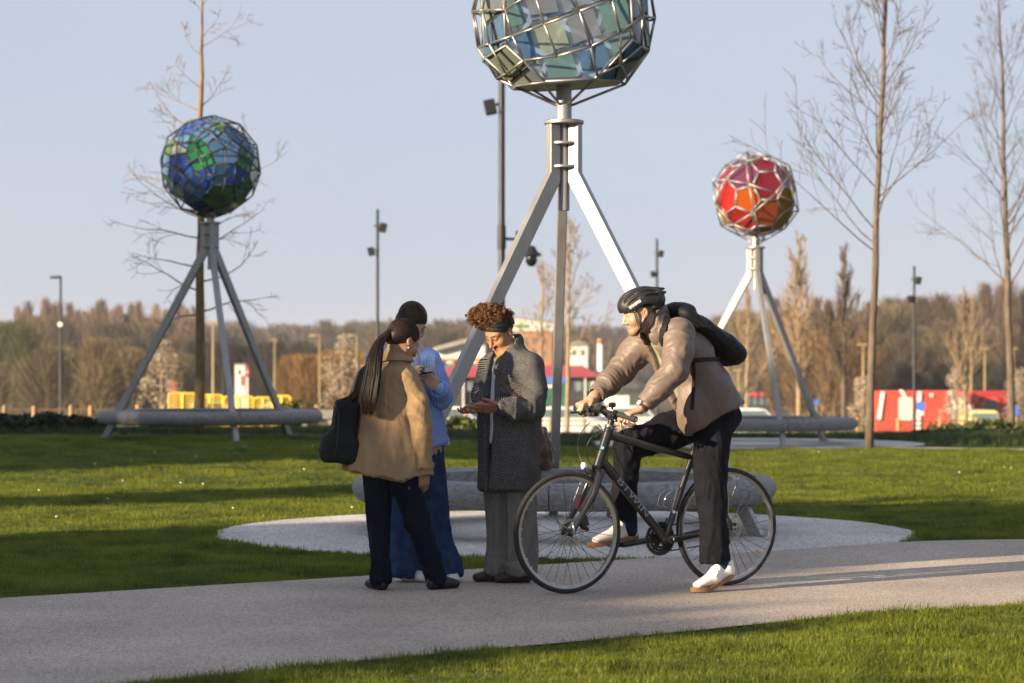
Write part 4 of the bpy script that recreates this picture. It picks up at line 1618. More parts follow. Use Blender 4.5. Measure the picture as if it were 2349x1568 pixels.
# chain: small links along the two runs
cass = B(WB, CL + 0.006, WR)
for (r1, r2, sgn) in ((0.076, 0.034, 1), (0.078, 0.04, -1)):
    p0 = rc_ + e2 * sgn * r1
    p1 = cass + e2 * sgn * r2 - (e2 * 0.055 if sgn < 0 else e2 * 0)
    L = (p1 - p0).length
    n = int(L / 0.0127)
    mb = MB()
    for k in range(n):
        q0 = p0.lerp(p1, k / n); q1 = p0.lerp(p1, (k + 1.0) / n)
        mb.bar(q0, q1, 0.006, 0.008 if k % 2 else 0.0065)
    mb.build('chain_run', M['spoke'], bike)
o = MB().lathe(cass - ax * 0.01, [(0.026, 0.0), (0.026, 0.004), (0.034, 0.005), (0.034, 0.009), (0.04, 0.01), (0.04, 0.014), (0.048, 0.015), (0.048, 0.02)], 26, ax).build('cassette', M['spoke'], bike)
o = MB().frame_box(cass - e2 * 0.05 + e1 * 0.01 - ax * 0.012, e1 * 0.012, ax * 0.01, e2 * 0.03).lathe(cass - e2 * 0.085, [(0.02, 0), (0.02, 0.008)], 14, ax).build('rear_derailleur', M['black'], bike)
MB().frame_box(bb + sp_d * 0.11 - ax * 0.03, e1 * 0.012, ax * 0.014, sp_d * 0.02).build('front_derailleur', M['black'], bike)

# saddle (under the rider)
mb = MB()
prof = [(-0.13, 0.018, 0.010), (-0.10, 0.022, 0.02), (-0.03, 0.028, 0.024), (0.05, 0.055, 0.026), (0.11, 0.072, 0.03), (0.14, 0.066, 0.028), (0.155, 0.04, 0.02)]
v_ = []
n = 14
for da, w_, h_ in prof:
    for k in range(n):
        t = 2 * math.pi * k / n
        v_.append(sad + e1 * da + ax * w_ * math.cos(t) + e2 * (0.035 + h_ * math.sin(t)))
f = [(i * n + k, i * n + (k + 1) % n, (i + 1) * n + (k + 1) % n, (i + 1) * n + k) for i in range(len(prof) - 1) for k in range(n)] + [tuple(range(n))[::-1], tuple((len(prof) - 1) * n + k for k in range(n))]
o = mesh_obj('saddle', v_, f, M['black'], bike); autosmooth(o, 60)

# bottle cage
cb = bb.lerp(st, 0.42) - e1 * 0.02
u_ = sp_d
w_ = (Vector((EA[0], EA[1], 0)) - u_ * u_.dot(Vector((EA[0], EA[1], 0)))).normalized()
cgp = []
def cgpt(h, fwd, lat):
    return cb + u_ * h - w_ * fwd + ax * lat
o = MB().tube([cgpt(-0.06, 0.0, 0.008), cgpt(0.09, 0.002, 0.010), cgpt(0.10, 0.012, 0.018), cgpt(0.085, 0.03, 0.034), cgpt(-0.05, 0.006, 0.02), cgpt(-0.06, 0.0, 0.008)], 0.0028, 7).build('bottle_cage', M['chrome'], bike, smooth=True)
MB().tube([cgpt(-0.055, 0.004, 0.014), cgpt(-0.045, 0.085, 0.03), cgpt(0.02, 0.085, 0.036), cgpt(0.055, 0.055, 0.036), cgpt(0.085, 0.07, 0.02), cgpt(0.09, 0.08, -0.01), cgpt(0.055, 0.06, -0.036), cgpt(0.02, 0.085, -0.036), cgpt(-0.045, 0.085, -0.03), cgpt(-0.055, 0.004, -0.014)], 0.0028, 7).build('cage_loop', M['chrome'], bike, smooth=True)
sc_ = bb.lerp(st, 0.31)
ftube('cage_clamp', [sc_ - u_ * 0.008, sc_ + u_ * 0.008], 0.0205, 18, 'chrome')

# stem, bar, grips, levers, bell
stt = ht_t - htd * 0.055
ftube('steerer_spacer', [ht_t - htd * 0.01, stt], 0.019, 16, 'black')
clamp_ = stt + Vector((*(EA * -0.075), 0.055))
ftube('stem', [stt, stt.lerp(clamp_, 0.5), clamp_], [0.021, 0.018, 0.019], 14, 'black')
gn = bw(1456, 962, 0.27)          # near grip end
gf = bw(1322, 938, -0.27)         # far grip end
cl2 = clamp_
bar_pts = [gn, gn.lerp(cl2, 0.42) + Vector((0, 0, -0.004)), gn.lerp(cl2, 0.80) + Vector((0, 0, -0.006)), cl2, gf.lerp(cl2, 0.80) + Vector((0, 0, -0.006)), gf.lerp(cl2, 0.42) + Vector((0, 0, -0.004)), gf]
ftube('handlebar', bar_pts, [0.011, 0.011, 0.0135, 0.0155, 0.0135, 0.011, 0.011], 14, 'frame')
ftube('stem_clamp', [cl2 + (gn - gf).normalized() * 0.024, cl2 - (gn - gf).normalized() * 0.024], 0.0225, 16, 'black')
for g, s in ((gn, 1), (gf, -1)):
    d = (g - cl2).normalized()
    i0 = g - d * 0.13
    ftube('grip', [g + d * 0.012, g + d * 0.008, i0], [0.014, 0.0175, 0.0165], 16, 'rubber')
    if s > 0:
        o = MB().tube([g + d * 0.0118, g + d * 0.0135], 0.007, 12).build('grip_cap', M['decal_white'], bike)
    fwd = Vector((-EA[0], -EA[1], 0))
    lm = i0 - d * 0.03
    o = MB().frame_box(lm + fwd * 0.014 - e2 * 0.006, d * 0.024, fwd * 0.022, e2 * 0.013).tube([i0 - d * 0.02, i0 - d * 0.045], 0.019, 12).build('brake_mount', M['black'], bike)
    bv = o.modifiers.new('bevel', 'BEVEL'); bv.width = 0.004
    o = MB().tube([lm + fwd * 0.03 - e2 * 0.012, lm + fwd * 0.055 + d * 0.02 - e2 * 0.018, lm + fwd * 0.062 + d * 0.06 - e2 * 0.02, lm + fwd * 0.07 + d * 0.10 - e2 * 0.022], [0.007, 0.0075, 0.0065, 0.0075], 8).build('brake_lever', M['glossblack'], bike, smooth=True)
    o = MB().frame_box(lm - e2 * 0.03 - fwd * 0.004 - d * 0.03, d * 0.022, fwd * 0.02, e2 * 0.012).build('shifter', M['black'], bike)
    bv = o.modifiers.new('bevel', 'BEVEL'); bv.width = 0.005
# bell on the near side of the bar
bp_ = gn.lerp(cl2, 0.66) + e2 * 0.016
o = MB().lathe(bp_, [(0.006, 0), (0.006, 0.012), (0.019, 0.014), (0.021, 0.03), (0.0205, 0.036), (0.012, 0.041), (0.003, 0.042)], 20).build('bell', M['glossblack'], bike); autosmooth(o, 50)
# cables
def bez(a, b, c, d, n=16):
    a, b, c, d = map(Vector, (a, b, c, d))
    return [a * (1 - t) ** 3 + b * 3 * t * (1 - t) ** 2 + c * 3 * t * t * (1 - t) + d * t ** 3 for t in [i / n for i in range(n + 1)]]


cab = [bez(bw(1353, 970, -0.16), bw(1318, 1000, -0.12), bw(1310, 1050, -0.05), bw(1365, 1090, 0.03)),
       bez(bw(1420, 977, 0.12), bw(1330, 985, 0.10), bw(1330, 1060, 0.06), bw(1372, 1078, 0.03)),
       bez(bw(1418, 985, 0.14), bw(1350, 985, 0.10), bw(1335, 1045, 0.06), bw(1404, 1030, 0.03)),
       bez(bw(1372, 972, -0.14), bw(1395, 1000, -0.04), bw(1402, 1050, 0.0), bw(1385, 1088, 0.03)),
       [bw(1385, 1090, 0.06), bw(1372, 1120, 0.062), bw(1358, 1170, 0.07), B(0.085, 0.062, 0.44)]]
for c in cab:
    MB().tube(c, 0.0026, 6).build('cable', M['black'], bike, smooth=True)
# front lamp on its bracket
lp = bw(1338, 1069, 0.02)
o = MB().lathe(lp, [(0.019, -0.006), (0.021, 0.0), (0.020, 0.012), (0.010, 0.024)], 20, Vector((EA[0], EA[1], 0.0))).build('front_reflector', M['lens'], bike); autosmooth(o, 40)
MB().tube(bez(lp + e1 * 0.01, lp + e1 * 0.008 - e2 * 0.05, cr - e1 * 0.05 - e2 * 0.02, cr - e1 * 0.015), 0.004, 8).build('reflector_bracket', M['black'], bike, smooth=True)

# lettering on the down tube, wrapped round its camera side
tv, tf = text_mesh('BTWIN', 0.068, 0.0004)
dd = (bb - dt0).normalized()
nn = ax
upv = dd.cross(nn)
if upv.z < 0:
    upv = -upv
mid = dt0.lerp(bb, 0.475)
xm = max(abs(q_.x) for q_ in tv)
out = []
for q_ in tv:
    th = q_.y * 0.80 / 0.0265
    rr = 0.0276
    out.append(mid + dd * (q_.x * 1.36) + (nn * math.cos(th) + upv * math.sin(th)) * rr)
mesh_obj('frame_lettering', out, tf, M['decal'], bike)
# small blue and white mark on the head tube
hm = ht_t.lerp(ht_b, 0.52) + (ax * 0.8 - e1 * 0.6).normalized() * 0.0288
MB().frame_box(hm, htd * 0.010, (ax * 0.6 + e1 * 0.8) * 0.006, (ax * 0.8 - e1 * 0.6) * 0.0006).build('head_badge', pm('blue_badge', (0.1, 0.45, 0.7), 0.4, 0, 0.1, 30), bike)

# ------------------------------------------------------------------ lamps, fences, barriers, huts, vehicles, buildings
M['brick'] = pm('red_brick', (0.34, 0.17, 0.09), 0.9, 0, 0.25, 1.5)
M['brick_tan'] = pm('tan_brick', (0.40, 0.22, 0.11), 0.9, 0, 0.25, 1.0)
M['render'] = pm('white_render', (0.62, 0.60, 0.55), 0.85, 0, 0.1, 1.0)
M['roof_grey'] = pm('grey_roof', (0.24, 0.24, 0.23), 0.7, 0, 0.2, 0.8)
M['roof_red'] = pm('red_roof_tiles', (0.33, 0.055, 0.06), 0.75, 0, 0.2, 2.0)
M['dark_wall'] = pm('dark_shopfront', (0.035, 0.035, 0.04), 0.5, 0, 0.3, 1.0)
M['window'] = pm('window_glass', (0.12, 0.17, 0.18), 0.12, 0, 0.3, 0.7)
M['frosted'] = pm('frosted_door', (0.50, 0.58, 0.48), 0.4, 0, 0.06, 0.6)
M['hut_red'] = pm('red_container_paint', (0.62, 0.070, 0.045), 0.5, 0, 0.12, 0.8)
M['hut_dark'] = pm('dark_red_container_paint', (0.36, 0.03, 0.03), 0.5, 0, 0.15, 0.8)
M['yellow'] = pm('yellow_barrier', (0.72, 0.52, 0.035), 0.5, 0, 0.1, 3)
M['wood'] = pm('fence_timber', (0.36, 0.21, 0.095), 0.85, 0, 0.3, 6, stretch=(1, 1, 0.3))
M['wood_dark'] = pm('dark_rail_timber', (0.13, 0.085, 0.05), 0.9, 0, 0.3, 6)
M['green_board'] = pm('green_hoarding', (0.02, 0.11, 0.06), 0.6, 0, 0.3, 1.2)
M['blue_sign'] = pm('blue_sign', (0.06, 0.16, 0.55), 0.45, 0, 0.1, 3)
M['gold_lamp'] = pm('pale_lamp_post', (0.30, 0.235, 0.11), 0.6, 0.1, 0.15, 2)
M['van_yellow'] = pm('pale_yellow_paint', (0.62, 0.56, 0.22), 0.35, 0, 0.06, 2, coat=0.4)
M['car_white'] = pm('white_car_paint', (0.70, 0.70, 0.69), 0.3, 0, 0.05, 2, coat=0.5)
M['signgreen'] = pm('green_lettering', (0.05, 0.28, 0.07), 0.6, 0, 0.1, 2)


def slab(u0, u1, v0, v1, Y, depth, name, mat, parent):
    """box whose front face fills u0..u1, v0..v1 at distance Y"""
    a = at(u0, v1, Y); b_ = at(u1, v0, Y)
    return MB().box(a.x, b_.x, Y, Y + depth, a.z, b_.z).build(name, mat, parent)


def gbase(u, Y):
    x = (u - CU) / FPX * Y
    return (x, Y, float(gh(x, Y)))


def flood(c, dx, parent, s=1.0):
    c = Vector(c)
    arm = MB().tube([c - Vector((dx * 0.24 * s, 0, 0)), c - Vector((dx * 0.08 * s, 0, 0))], 0.025 * s, 8).build('bracket', M['lamp'], parent)
    o = MB().frame_box(c + Vector((dx * 0.02 * s, -0.02, -0.05 * s)), (0.10 * s, 0, -0.02 * s * dx), (0, 0.09 * s, 0), (0.03 * s * dx, 0, 0.13 * s)).build('floodlight', M['lamp'], parent)
    bv = o.modifiers.new('bevel', 'BEVEL'); bv.width = 0.02 * s


def column(u, vt, Y, r, label, lights, group='black lighting columns'):
    b_ = gbase(u, Y)
    root = thing('lighting_column', b_, label, 'lamp post', group)
    zt = at(u, vt, Y).z
    o = MB().lathe(b_, [(r * 1.25, 0), (r * 1.25, 1.2), (r * 1.0, 1.25), (r * 0.92, zt - b_[2]), (0.01, zt - b_[2] + 0.03)], 16).build('post', M['lamp'], root); autosmooth(o)
    for (du, v, s) in lights:
        flood(at(u + du, v, Y), 1 if du > 0 else -1, root, s)
    return root


root = column(1151, 120, 55, 0.078, 'tall black column with a dome camera, behind the nearest tripod', [(-24, 240, 1.3)])
Yc = 55
MB().lathe(at(1151, 560, Yc), [(0.095, -0.12), (0.098, 0), (0.095, 0.42)], 16).build('collar', M['lamp'], root)
MB().tube([at(1156, 548, Yc), at(1192, 550, Yc)], 0.035, 8).build('camera_arm', M['lamp'], root)
MB().frame_box(at(1190, 548, Yc), (0.07, 0, 0), (0, 0.06, 0), (0, 0, 0.17)).build('mount_box', M['lamp'], root)
MB().tube([at(1192, 545, Yc), at(1208, 560, Yc), at(1218, 572, Yc)], 0.03, 8).build('camera_arm', M['lamp'], root, smooth=True)
dc = at(1219, 592, Yc)
o = MB().lathe(dc, [(0.13, 0.02), (0.24, 0.05), (0.23, 0.075), (0.13, 0.16), (0.10, 0.24), (0.04, 0.28)], 22).build('camera_housing', M['lamp'], root); autosmooth(o)
o = MB().lathe(dc, [(0.01, -0.20), (0.07, -0.185), (0.12, -0.12), (0.135, -0.05), (0.125, 0.03)], 22).build('camera_dome', M['glossblack'], root); autosmooth(o, 60)
column(866, 482, 75, 0.052, 'black lighting column behind the woman in the tan coat', [(11, 519, 1.1), (-13, 574, 1.0)])
column(1507, 549, 95, 0.055, 'black lighting column behind the cyclist\'s helmet', [(8, 580, 1.0), (-8, 627, 0.9)])
column(2097, 612, 85, 0.050, 'black lighting column in front of the red huts', [(8, 641, 1.0), (-8, 684, 0.9)])
b_ = gbase(139, 100)
root = thing('street_lamp', b_, 'black street lamp with a short arm at the far left', 'lamp post')
zt = at(139, 634, 100).z
o = MB().lathe(b_, [(0.09, 0), (0.085, 1.2), (0.06, 1.3), (0.05, zt - b_[2])], 12).build('post', M['lamp'], root); autosmooth(o)
MB().tube([at(139, 635, 100), at(118, 636.5, 100)], 0.04, 8).build('arm', M['lamp'], root)
MB().frame_box(at(125, 637, 100), (0.17, 0, 0), (0, 0.1, 0), (0, 0, 0.05)).build('lantern', M['lamp'], root)
MB().lathe(at(138.5, 745, 99.9), [(0.09, -0.04), (0.11, 0), (0.09, 0.04)], 14, (0, 1, 0)).build('white_disc', M['white'], root)
for u, vt, vb, Y, lb, arm in ((1980, 791, 949, 150, 'pale lamp post left of the tall bare tree', 0), (2228, 800, 897, 180, 'pale lamp post above the red hut, left of a pair', 0), (2259, 800, 897, 182, 'pale lamp post above the red hut, right of a pair', 0),
                              (1694, 850, 945, 150, 'pale lamp post in front of the brick apartment block', 0), (489, 740, 945, 130, 'pale lamp post right behind the ochre tree trunk', 0), (733, 770, 900, 190, 'pale lamp post with an arm left of the women', 1),
                              (630, 780, 900, 200, 'pale lamp post right of the left tripod', 0), (818, 770, 900, 190, 'pale lamp post with an arm beside the tan coat', 1), (2325, 800, 960, 160, 'pale lamp post at the right edge', 0), (513, 800, 945, 120, 'thin dark post inside the left tripod', 0)):
    b_ = gbase(u, Y)
    root = thing('street_lamp', b_, lb, 'lamp post', 'distant lamp posts')
    zt = at(u, vt, Y).z
    mt = M['lamp'] if 'dark' in lb else M['gold_lamp']
    MB().lathe(b_, [(0.10, 0), (0.075, 0.5), (0.055, zt - b_[2])], 8).build('post', mt, root, smooth=True)
    if arm:
        MB().tube([at(u, vt, Y), at(u - 18, vt - 2, Y)], 0.05, 6).build('arm', mt, root)
    MB().frame_box(at(u - (16 if arm else 2), vt, Y), (0.28, 0, 0), (0, 0.12, 0), (0, 0, 0.06)).build('lantern', mt, root)


# post-and-rail fences
def fence(us, Y, vt, rails, label, r=0.07):
    root = thing('rail_fence', gbase(us[0], Y), label, 'fence', 'timber post and rail fences')
    for k, u in enumerate(us):
        b_ = gbase(u, Y)
        zt = at(u, vt + (k * 37 % 5) - 2, Y).z
        o = MB().lathe((b_[0], b_[1], b_[2] - 0.1), [(r, 0), (r, zt - b_[2] + 0.05), (r * 0.6, zt - b_[2] + 0.1)], 10).build('post', M['wood'], root); autosmooth(o)
    for i in range(len(us) - 1):
        for v in rails:
            MB().tube([at(us[i], v, Y + 0.02), at(us[i + 1], v, Y + 0.02)], 0.032, 7).build('rail', M['wood_dark'], root)


fence([-70, 10, 78, 163, 208, 316, 375, 440, 520, 600, 668, 726, 790, 860, 930, 1000, 1068], 80, 930, (941, 974), 'timber fence running behind the left ring bench')
fence([1130, 1200, 1262, 1340, 1420, 1500, 1580, 1660, 1740, 1820, 1900, 1967, 2060, 2156, 2240, 2330, 2400], 95, 958, (966, 977), 'timber fence in front of the red huts on the right')

# yellow pedestrian barriers
for k, (u0, u1, vt, lb) in enumerate(((388, 450, 903, 'yellow mesh barrier left of the ochre tree'), (452, 511, 907, 'yellow mesh barrier behind the ochre tree'), (513, 582, 911, 'yellow mesh barrier in the middle of the left tripod'),
                                      (584, 624, 913, 'yellow mesh barrier behind the right leg of the left tripod'), (626, 667, 909, 'yellow mesh barrier at the right end of the row'))):
    Y = 77 + (k % 2) * 0.8
    a = at(u0, vt, Y); b_ = at(u1, vt, Y)
    zb = float(gh(a.x, Y))
    root = thing('yellow_barrier', (a.x, Y, zb), lb, 'barrier', 'yellow mesh barriers')
    w = 0.08
    fr = [(a.x, Y, zb), (a.x, Y, a.z - w), (a.x + w * 0.3, Y, a.z - w * 0.3), (a.x + w, Y, a.z), (b_.x - w, Y, b_.z), (b_.x - w * 0.3, Y, b_.z - w * 0.3), (b_.x, Y, b_.z - w), (b_.x, Y, zb)]
    MB().tube(fr, 0.032, 8).build('frame', M['yellow'], root, smooth=True)
    MB().tube([((a.x + b_.x) / 2, Y, zb), ((a.x + b_.x) / 2, Y, a.z)], 0.045, 8).build('centre_post', M['yellow'], root)
    MB().tube([(a.x, Y, zb + 0.15), (b_.x, Y, zb + 0.15)], 0.035, 8).build('bottom_rail', M['yellow'], root)
    mb = MB()
    n = int((b_.x - a.x) / 0.075)
    for i in range(1, n):
        x = a.x + (b_.x - a.x) * i / n
        mb.frame_box((x, Y + 0.01, (a.z + zb) / 2), (0.009, 0, 0), (0, 0.004, 0), (0, 0, (a.z - zb) / 2 - 0.03))
    for i in range(1, 14):
        z = zb + (a.z - zb) * i / 14
        mb.frame_box(((a.x + b_.x) / 2, Y + 0.018, z), ((b_.x - a.x) / 2, 0, 0), (0, 0.004, 0), (0, 0, 0.010))
    mb.build('mesh_infill', M['yellow'], root)['kind'] = 'stuff'

# timber bench and planter edge right of the left ring bench
root = thing('timber_bench', gbase(725, 46), 'straight timber bench behind the tan coat woman\'s bag', 'bench')
for k in range(4):
    MB().box(at(692, 0, 46).x, at(772, 0, 46).x, 45.8 + k * 0.13, 45.91 + k * 0.13, at(0, 960, 46).z, at(0, 942, 46).z).build('slat', M['bench'], root)
for u in (700, 760):
    MB().box(at(u, 0, 46).x - 0.05, at(u, 0, 46).x + 0.05, 45.85, 46.25, float(gh(-3.5, 46)), at(0, 960.5, 46).z).build('leg', M['bench'], root)
root = thing('timber_sleeper', gbase(715, 42.5), 'low grey timber block on the ground beside the black bag', 'block')
MB().box(at(682, 0, 42.5).x, at(765, 0, 42.5).x, 42.4, 42.75, float(gh(-3.5, 42.5)) - 0.02, at(0, 984, 42.5).z).build('timber', M['bench'], root)


# red container huts
def container(u0, u1, vt, Y, mat, name, label):
    a = at(u0, vt, Y); b_ = at(u1, vt, Y)
    zb = float(gh(a.x, Y))
    root = thing(name, ((a.x + b_.x) / 2, Y, zb), label, 'hut', 'red container huts')
    MB().box(a.x, b_.x, Y, Y + 2.6, zb, a.z).build('shell', mat, root)
    n = int((b_.x - a.x) / 0.28)
    for i in range(n):
        x = a.x + (b_.x - a.x) * (i + 0.5) / n
        MB().box(x - 0.07, x + 0.07, Y - 0.03, Y + 0.005, zb + 0.15, a.z - 0.15).build('rib', mat, root)
    MB().box(a.x - 0.03, b_.x + 0.03, Y - 0.06, Y + 0.01, a.z - 0.14, a.z + 0.03).build('top_rail', mat, root)
    MB().box(a.x - 0.03, b_.x + 0.03, Y - 0.06, Y + 0.01, zb, zb + 0.14).build('bottom_rail', mat, root)
    return root


h1 = container(2012, 2227, 898, 160, M['hut_red'], 'container_hut', 'bright red container hut with two pale doors and white stripes')
Y = 159.9
for u0, u1, v0, v1 in ((2060, 2093, 912, 966), (2181, 2213, 914, 969)):
    d = slab(u0, u1, v0, v1, Y, 0.05, 'door', M['frosted'], h1)
    slab(u0 - 3, u0 - 0.3, v0 - 4, v1, Y - 0.03, 0.08, 'frame', M['hut_dark'], d)
    slab(u1 + 0.3, u1 + 3, v0 - 4, v1, Y - 0.03, 0.08, 'frame', M['hut_dark'], d)
    slab(u0 - 3, u1 + 3, v0 - 4, v0 - 0.3, Y - 0.03, 0.08, 'frame', M['hut_dark'], d)
def stripe(pts, w):
    for i in range(len(pts) - 1):
        a = at(*pts[i], Y - 0.06); b2 = at(*pts[i + 1], Y - 0.06)
        MB().bar(a, b2, 0.02, w, (1, 0, 0) if abs(a.z - b2.z) > abs(a.x - b2.x) else (0, 0, 1)).build('white_stripe', M['white'], h1)
for (ua, va, ub, vb_) in ((2025, 899, 2016, 962), (2066, 895, 2076, 911), (2109, 899, 2106, 985), (2178, 899, 2184, 914)):
    a = at(ua, va, Y - 0.05); b2 = at(ub, vb_, Y - 0.05)
    MB().prism([a + Vector((-0.13, 0, 0)), a + Vector((0.13, 0, 0)), b2 + Vector((0.13, 0, 0)), b2 + Vector((-0.13, 0, 0))], (0, -0.02, 0)).build('white_stripe', M['white'], h1)
MB().tube([at(2214, 922, Y - 0.06), at(2221, 928, Y - 0.06), at(2226, 938, Y - 0.06), at(2227, 948, Y - 0.06)], 0.11, 8).build('white_stripe', M['white'], h1)
MB().lathe(at(2136.7, 907, Y - 0.04), [(0.12, 0), (0.12, 0.03)], 16, (0, -1, 0)).build('lamp_disc', M['white'], h1)
h2 = container(2230, 2313, 898, 162, M['hut_dark'], 'container_hut', 'dark red container hut with one grey window')
d = slab(2256, 2288, 918, 952, 161.9, 0.05, 'window', M['window'], h2)
for (a_, b2, c_, e_) in ((2251, 2255.6, 914, 954), (2288.4, 2294, 914, 954), (2251, 2294, 913.5, 917.6)):
    slab(a_, b2, c_, e_, 161.86, 0.08, 'frame', M['hut_red'], d)
# round blue road sign and small white plates near the huts
for k, (u, v, Y, r, mt, lb) in enumerate(((2112, 932, 120, 0.24, 'blue_sign', 'round blue road sign in front of the bright red hut'), (2069, 948, 118, 0.0, 'blue_sign', ''), (2031, 940, 130, 0.0, 'blue_sign', ''))):
    if r == 0:
        continue
    b_ = gbase(u, Y)
    root = thing('road_sign', b_, lb, 'sign')
    MB().lathe(b_, [(0.03, 0), (0.03, at(u, v - 2, Y).z - b_[2])], 8).build('pole', M['gold_lamp'], root)
    MB().lathe(at(u, v, Y - 0.06), [(r * 0.9, 0), (r, 0.01), (r, 0.03)], 24, (0, -1, 0)).build('plate', M[mt], root)
    slab(u - 7, u + 7, v + 12, v + 21, Y - 0.08, 0.02, 'lower_plate', M['white'], root)
root = thing('information_board', gbase(2331, 120), 'small blue board right of the far right tree', 'sign')
slab(2325, 2336, 931, 955, 120, 0.05, 'board', M['blue_sign'], root)
MB().tube([gbase(2330, 120.1), tuple(at(2330, 931, 120.1))], 0.03, 6).build('pole', M['gold_lamp'], root)
root = thing('blue_post_sign', gbase(2030, 118), 'small blue square sign at the foot of the red ball tripod', 'sign')
slab(1868, 1878, 917, 930, 110, 0.04, 'plate', M['blue_sign'], root)
MB().tube([gbase(1873, 110.1), tuple(at(1873, 917, 110.1))], 0.03, 6).build('pole', M['gold_lamp'], root)
root.location = gbase(1873, 110)
for ch in root.children:
    for v_ in ch.data.vertices:
        v_.co += Vector(gbase(2030, 118)) - Vector(gbase(1873, 110))


# vehicles: shaped body, glass, wheels, lamps
def car_side(u, Y, L, H, mat, label, name='parked_car', van=False, flip=1, cat='car'):
    b_ = gbase(u, Y)
    root = thing(name, b_, label, cat, 'vehicles parked beyond the lawn')
    x0, z0 = b_[0], b_[2]
    if van:
        prof = [(-0.5, 0.12), (-0.5, 0.55), (-0.48, 0.95), (-0.44, 1.0), (0.22, 1.0), (0.27, 0.97), (0.36, 0.62), (0.47, 0.52), (0.5, 0.42), (0.5, 0.12)]
        win = [(-0.42, 0.62), (-0.42, 0.9), (0.22, 0.9), (0.31, 0.62)]
    else:
        prof = [(-0.5, 0.14), (-0.5, 0.5), (-0.47, 0.62), (-0.36, 0.66), (-0.26, 0.96), (-0.18, 1.0), (0.06, 1.0), (0.12, 0.97), (0.24, 0.66), (0.42, 0.58), (0.49, 0.48), (0.5, 0.14)]
        win = [(-0.32, 0.67), (-0.24, 0.93), (0.07, 0.93), (0.19, 0.67)]
    W = 1.7
    o = MB().prism([(x0 + flip * a * L, Y - W / 2, z0 + c * H) for a, c in prof], (0, W, 0)).build('body', mat, root)
    bv = o.modifiers.new('bevel', 'BEVEL'); bv.width = 0.09; bv.segments = 3
    MB().prism([(x0 + flip * a * L, Y - W / 2 - 0.012, z0 + c * H) for a, c in win], (0, 0.02, 0)).build('side_window', M['window'], root)
    for a in (-0.32, 0.32):
        w_ = MB().lathe((x0 + flip * a * L, Y - W / 2 - 0.02, z0 + 0.31), [(0.2, 0), (0.30, 0.01), (0.31, 0.05), (0.31, 0.2)], 20, (0, 1, 0)).build('wheel', M['rubber'], root)
        MB().lathe((x0 + flip * a * L, Y - W / 2 - 0.04, z0 + 0.31), [(0.19, 0), (0.2, 0.03)], 16, (0, 1, 0)).build('hubcap', M['rim'], w_)
    MB().frame_box((x0 + flip * 0.485 * L, Y - W / 2 + 0.2, z0 + 0.47 * H), (0.05, 0, 0), (0, 0.22, 0), (0, 0, 0.07)).build('headlight', M['lens'], root)
    return root


def van_rear(u, Y, W, H, mat, label, group='vehicles parked beyond the lawn'):
    b_ = gbase(u, Y)
    root = thing('parked_van', b_, label, 'van', group)
    x0, z0 = b_[0], b_[2]
    pr = [(-0.48, 0.14), (-0.5, 0.3), (-0.49, 0.55), (-0.42, 0.94), (-0.34, 1.0), (0.34, 1.0), (0.42, 0.94), (0.49, 0.55), (0.5, 0.3), (0.48, 0.14)]
    o = MB().prism([(x0 + a * W, Y, z0 + c * H) for a, c in pr], (0, 4.2, 0)).build('body', mat, root)
    bv = o.modifiers.new('bevel', 'BEVEL'); bv.width = 0.10; bv.segments = 3
    MB().prism([(x0 + a * W, Y - 0.02, z0 + c * H) for a, c in [(-0.42, 0.56), (-0.36, 0.9), (0.36, 0.9), (0.42, 0.56)]], (0, 0.03, 0)).build('rear_window', M['window'], root)
    for s in (1, -1):
        MB().frame_box((x0 + s * 0.44 * W, Y - 0.02, z0 + 0.45 * H), (0.06, 0, 0), (0, 0.03, 0), (0, 0, 0.14)).build('tail_light', M['red'], root)
        MB().box(x0 + s * 0.36 * W - 0.1, x0 + s * 0.36 * W + 0.1, Y + 0.3, Y + 0.9, z0, z0 + 0.5).build('wheel', M['rubber'], root)
    MB().frame_box((x0, Y - 0.05, z0 + 0.22 * H), (0.46 * W, 0, 0), (0, 0.06, 0), (0, 0, 0.09)).build('bumper', M['black'], root)
    return root


van_rear(2259, 152, 2.05, 1.62, M['van_yellow'], 'pale yellow van parked in front of the dark red hut')
car_side(1300, 112, 4.2, 1.5, M['car_white'], 'white car parked behind the rear tripod leg')
car_side(1425, 113, 4.4, 1.55, M['car_white'], 'white estate car half hidden by the cyclist\'s hands', flip=-1)
car_side(1040, 112, 4.2, 1.5, M['car_white'], 'white car seen between the tan coat and the herringbone coat')
car_side(1700, 120, 4.5, 1.5, M['car_white'], 'white car behind the red ball\'s ring bench', flip=-1)
van_rear(495, 250, 1.3, 1.5, M['car_white'], 'small white van above the yellow barriers, left of the tripod leg')
van_rear(620, 260, 1.2, 1.5, M['car_white'], 'small white van above the yellow barriers, right of the tripod leg')
van_rear(440, 330, 1.8, 2.3, M['car_white'], 'white van just left of the ochre tree trunk')
root = thing('white_cabin', gbase(550, 220), 'narrow white cabin framed by the left tripod', 'cabin')
a = at(539, 838, 220); c = at(562, 838, 220)
MB().box(a.x, c.x, 220, 222, gbase(550, 220)[2], a.z).build('shell', M['render'], root)
MB().box(a.x - 0.08, c.x + 0.08, 219.9, 222.1, a.z, a.z + 0.12).build('roof', M['roof_grey'], root)
slab(546, 552, 848, 860, 219.95, 0.04, 'window', M['window'], root)
slab(553, 559, 862, 885, 219.95, 0.04, 'door', M['hut_dark'], root)
root = thing('signal_post', gbase(568, 180), 'white signal post with red heads inside the left tripod', 'signal')
b_ = gbase(568, 180)
MB().lathe(b_, [(0.07, 0), (0.06, at(568, 850, 180).z - b_[2])], 10).build('post', M['white'], root, smooth=True)
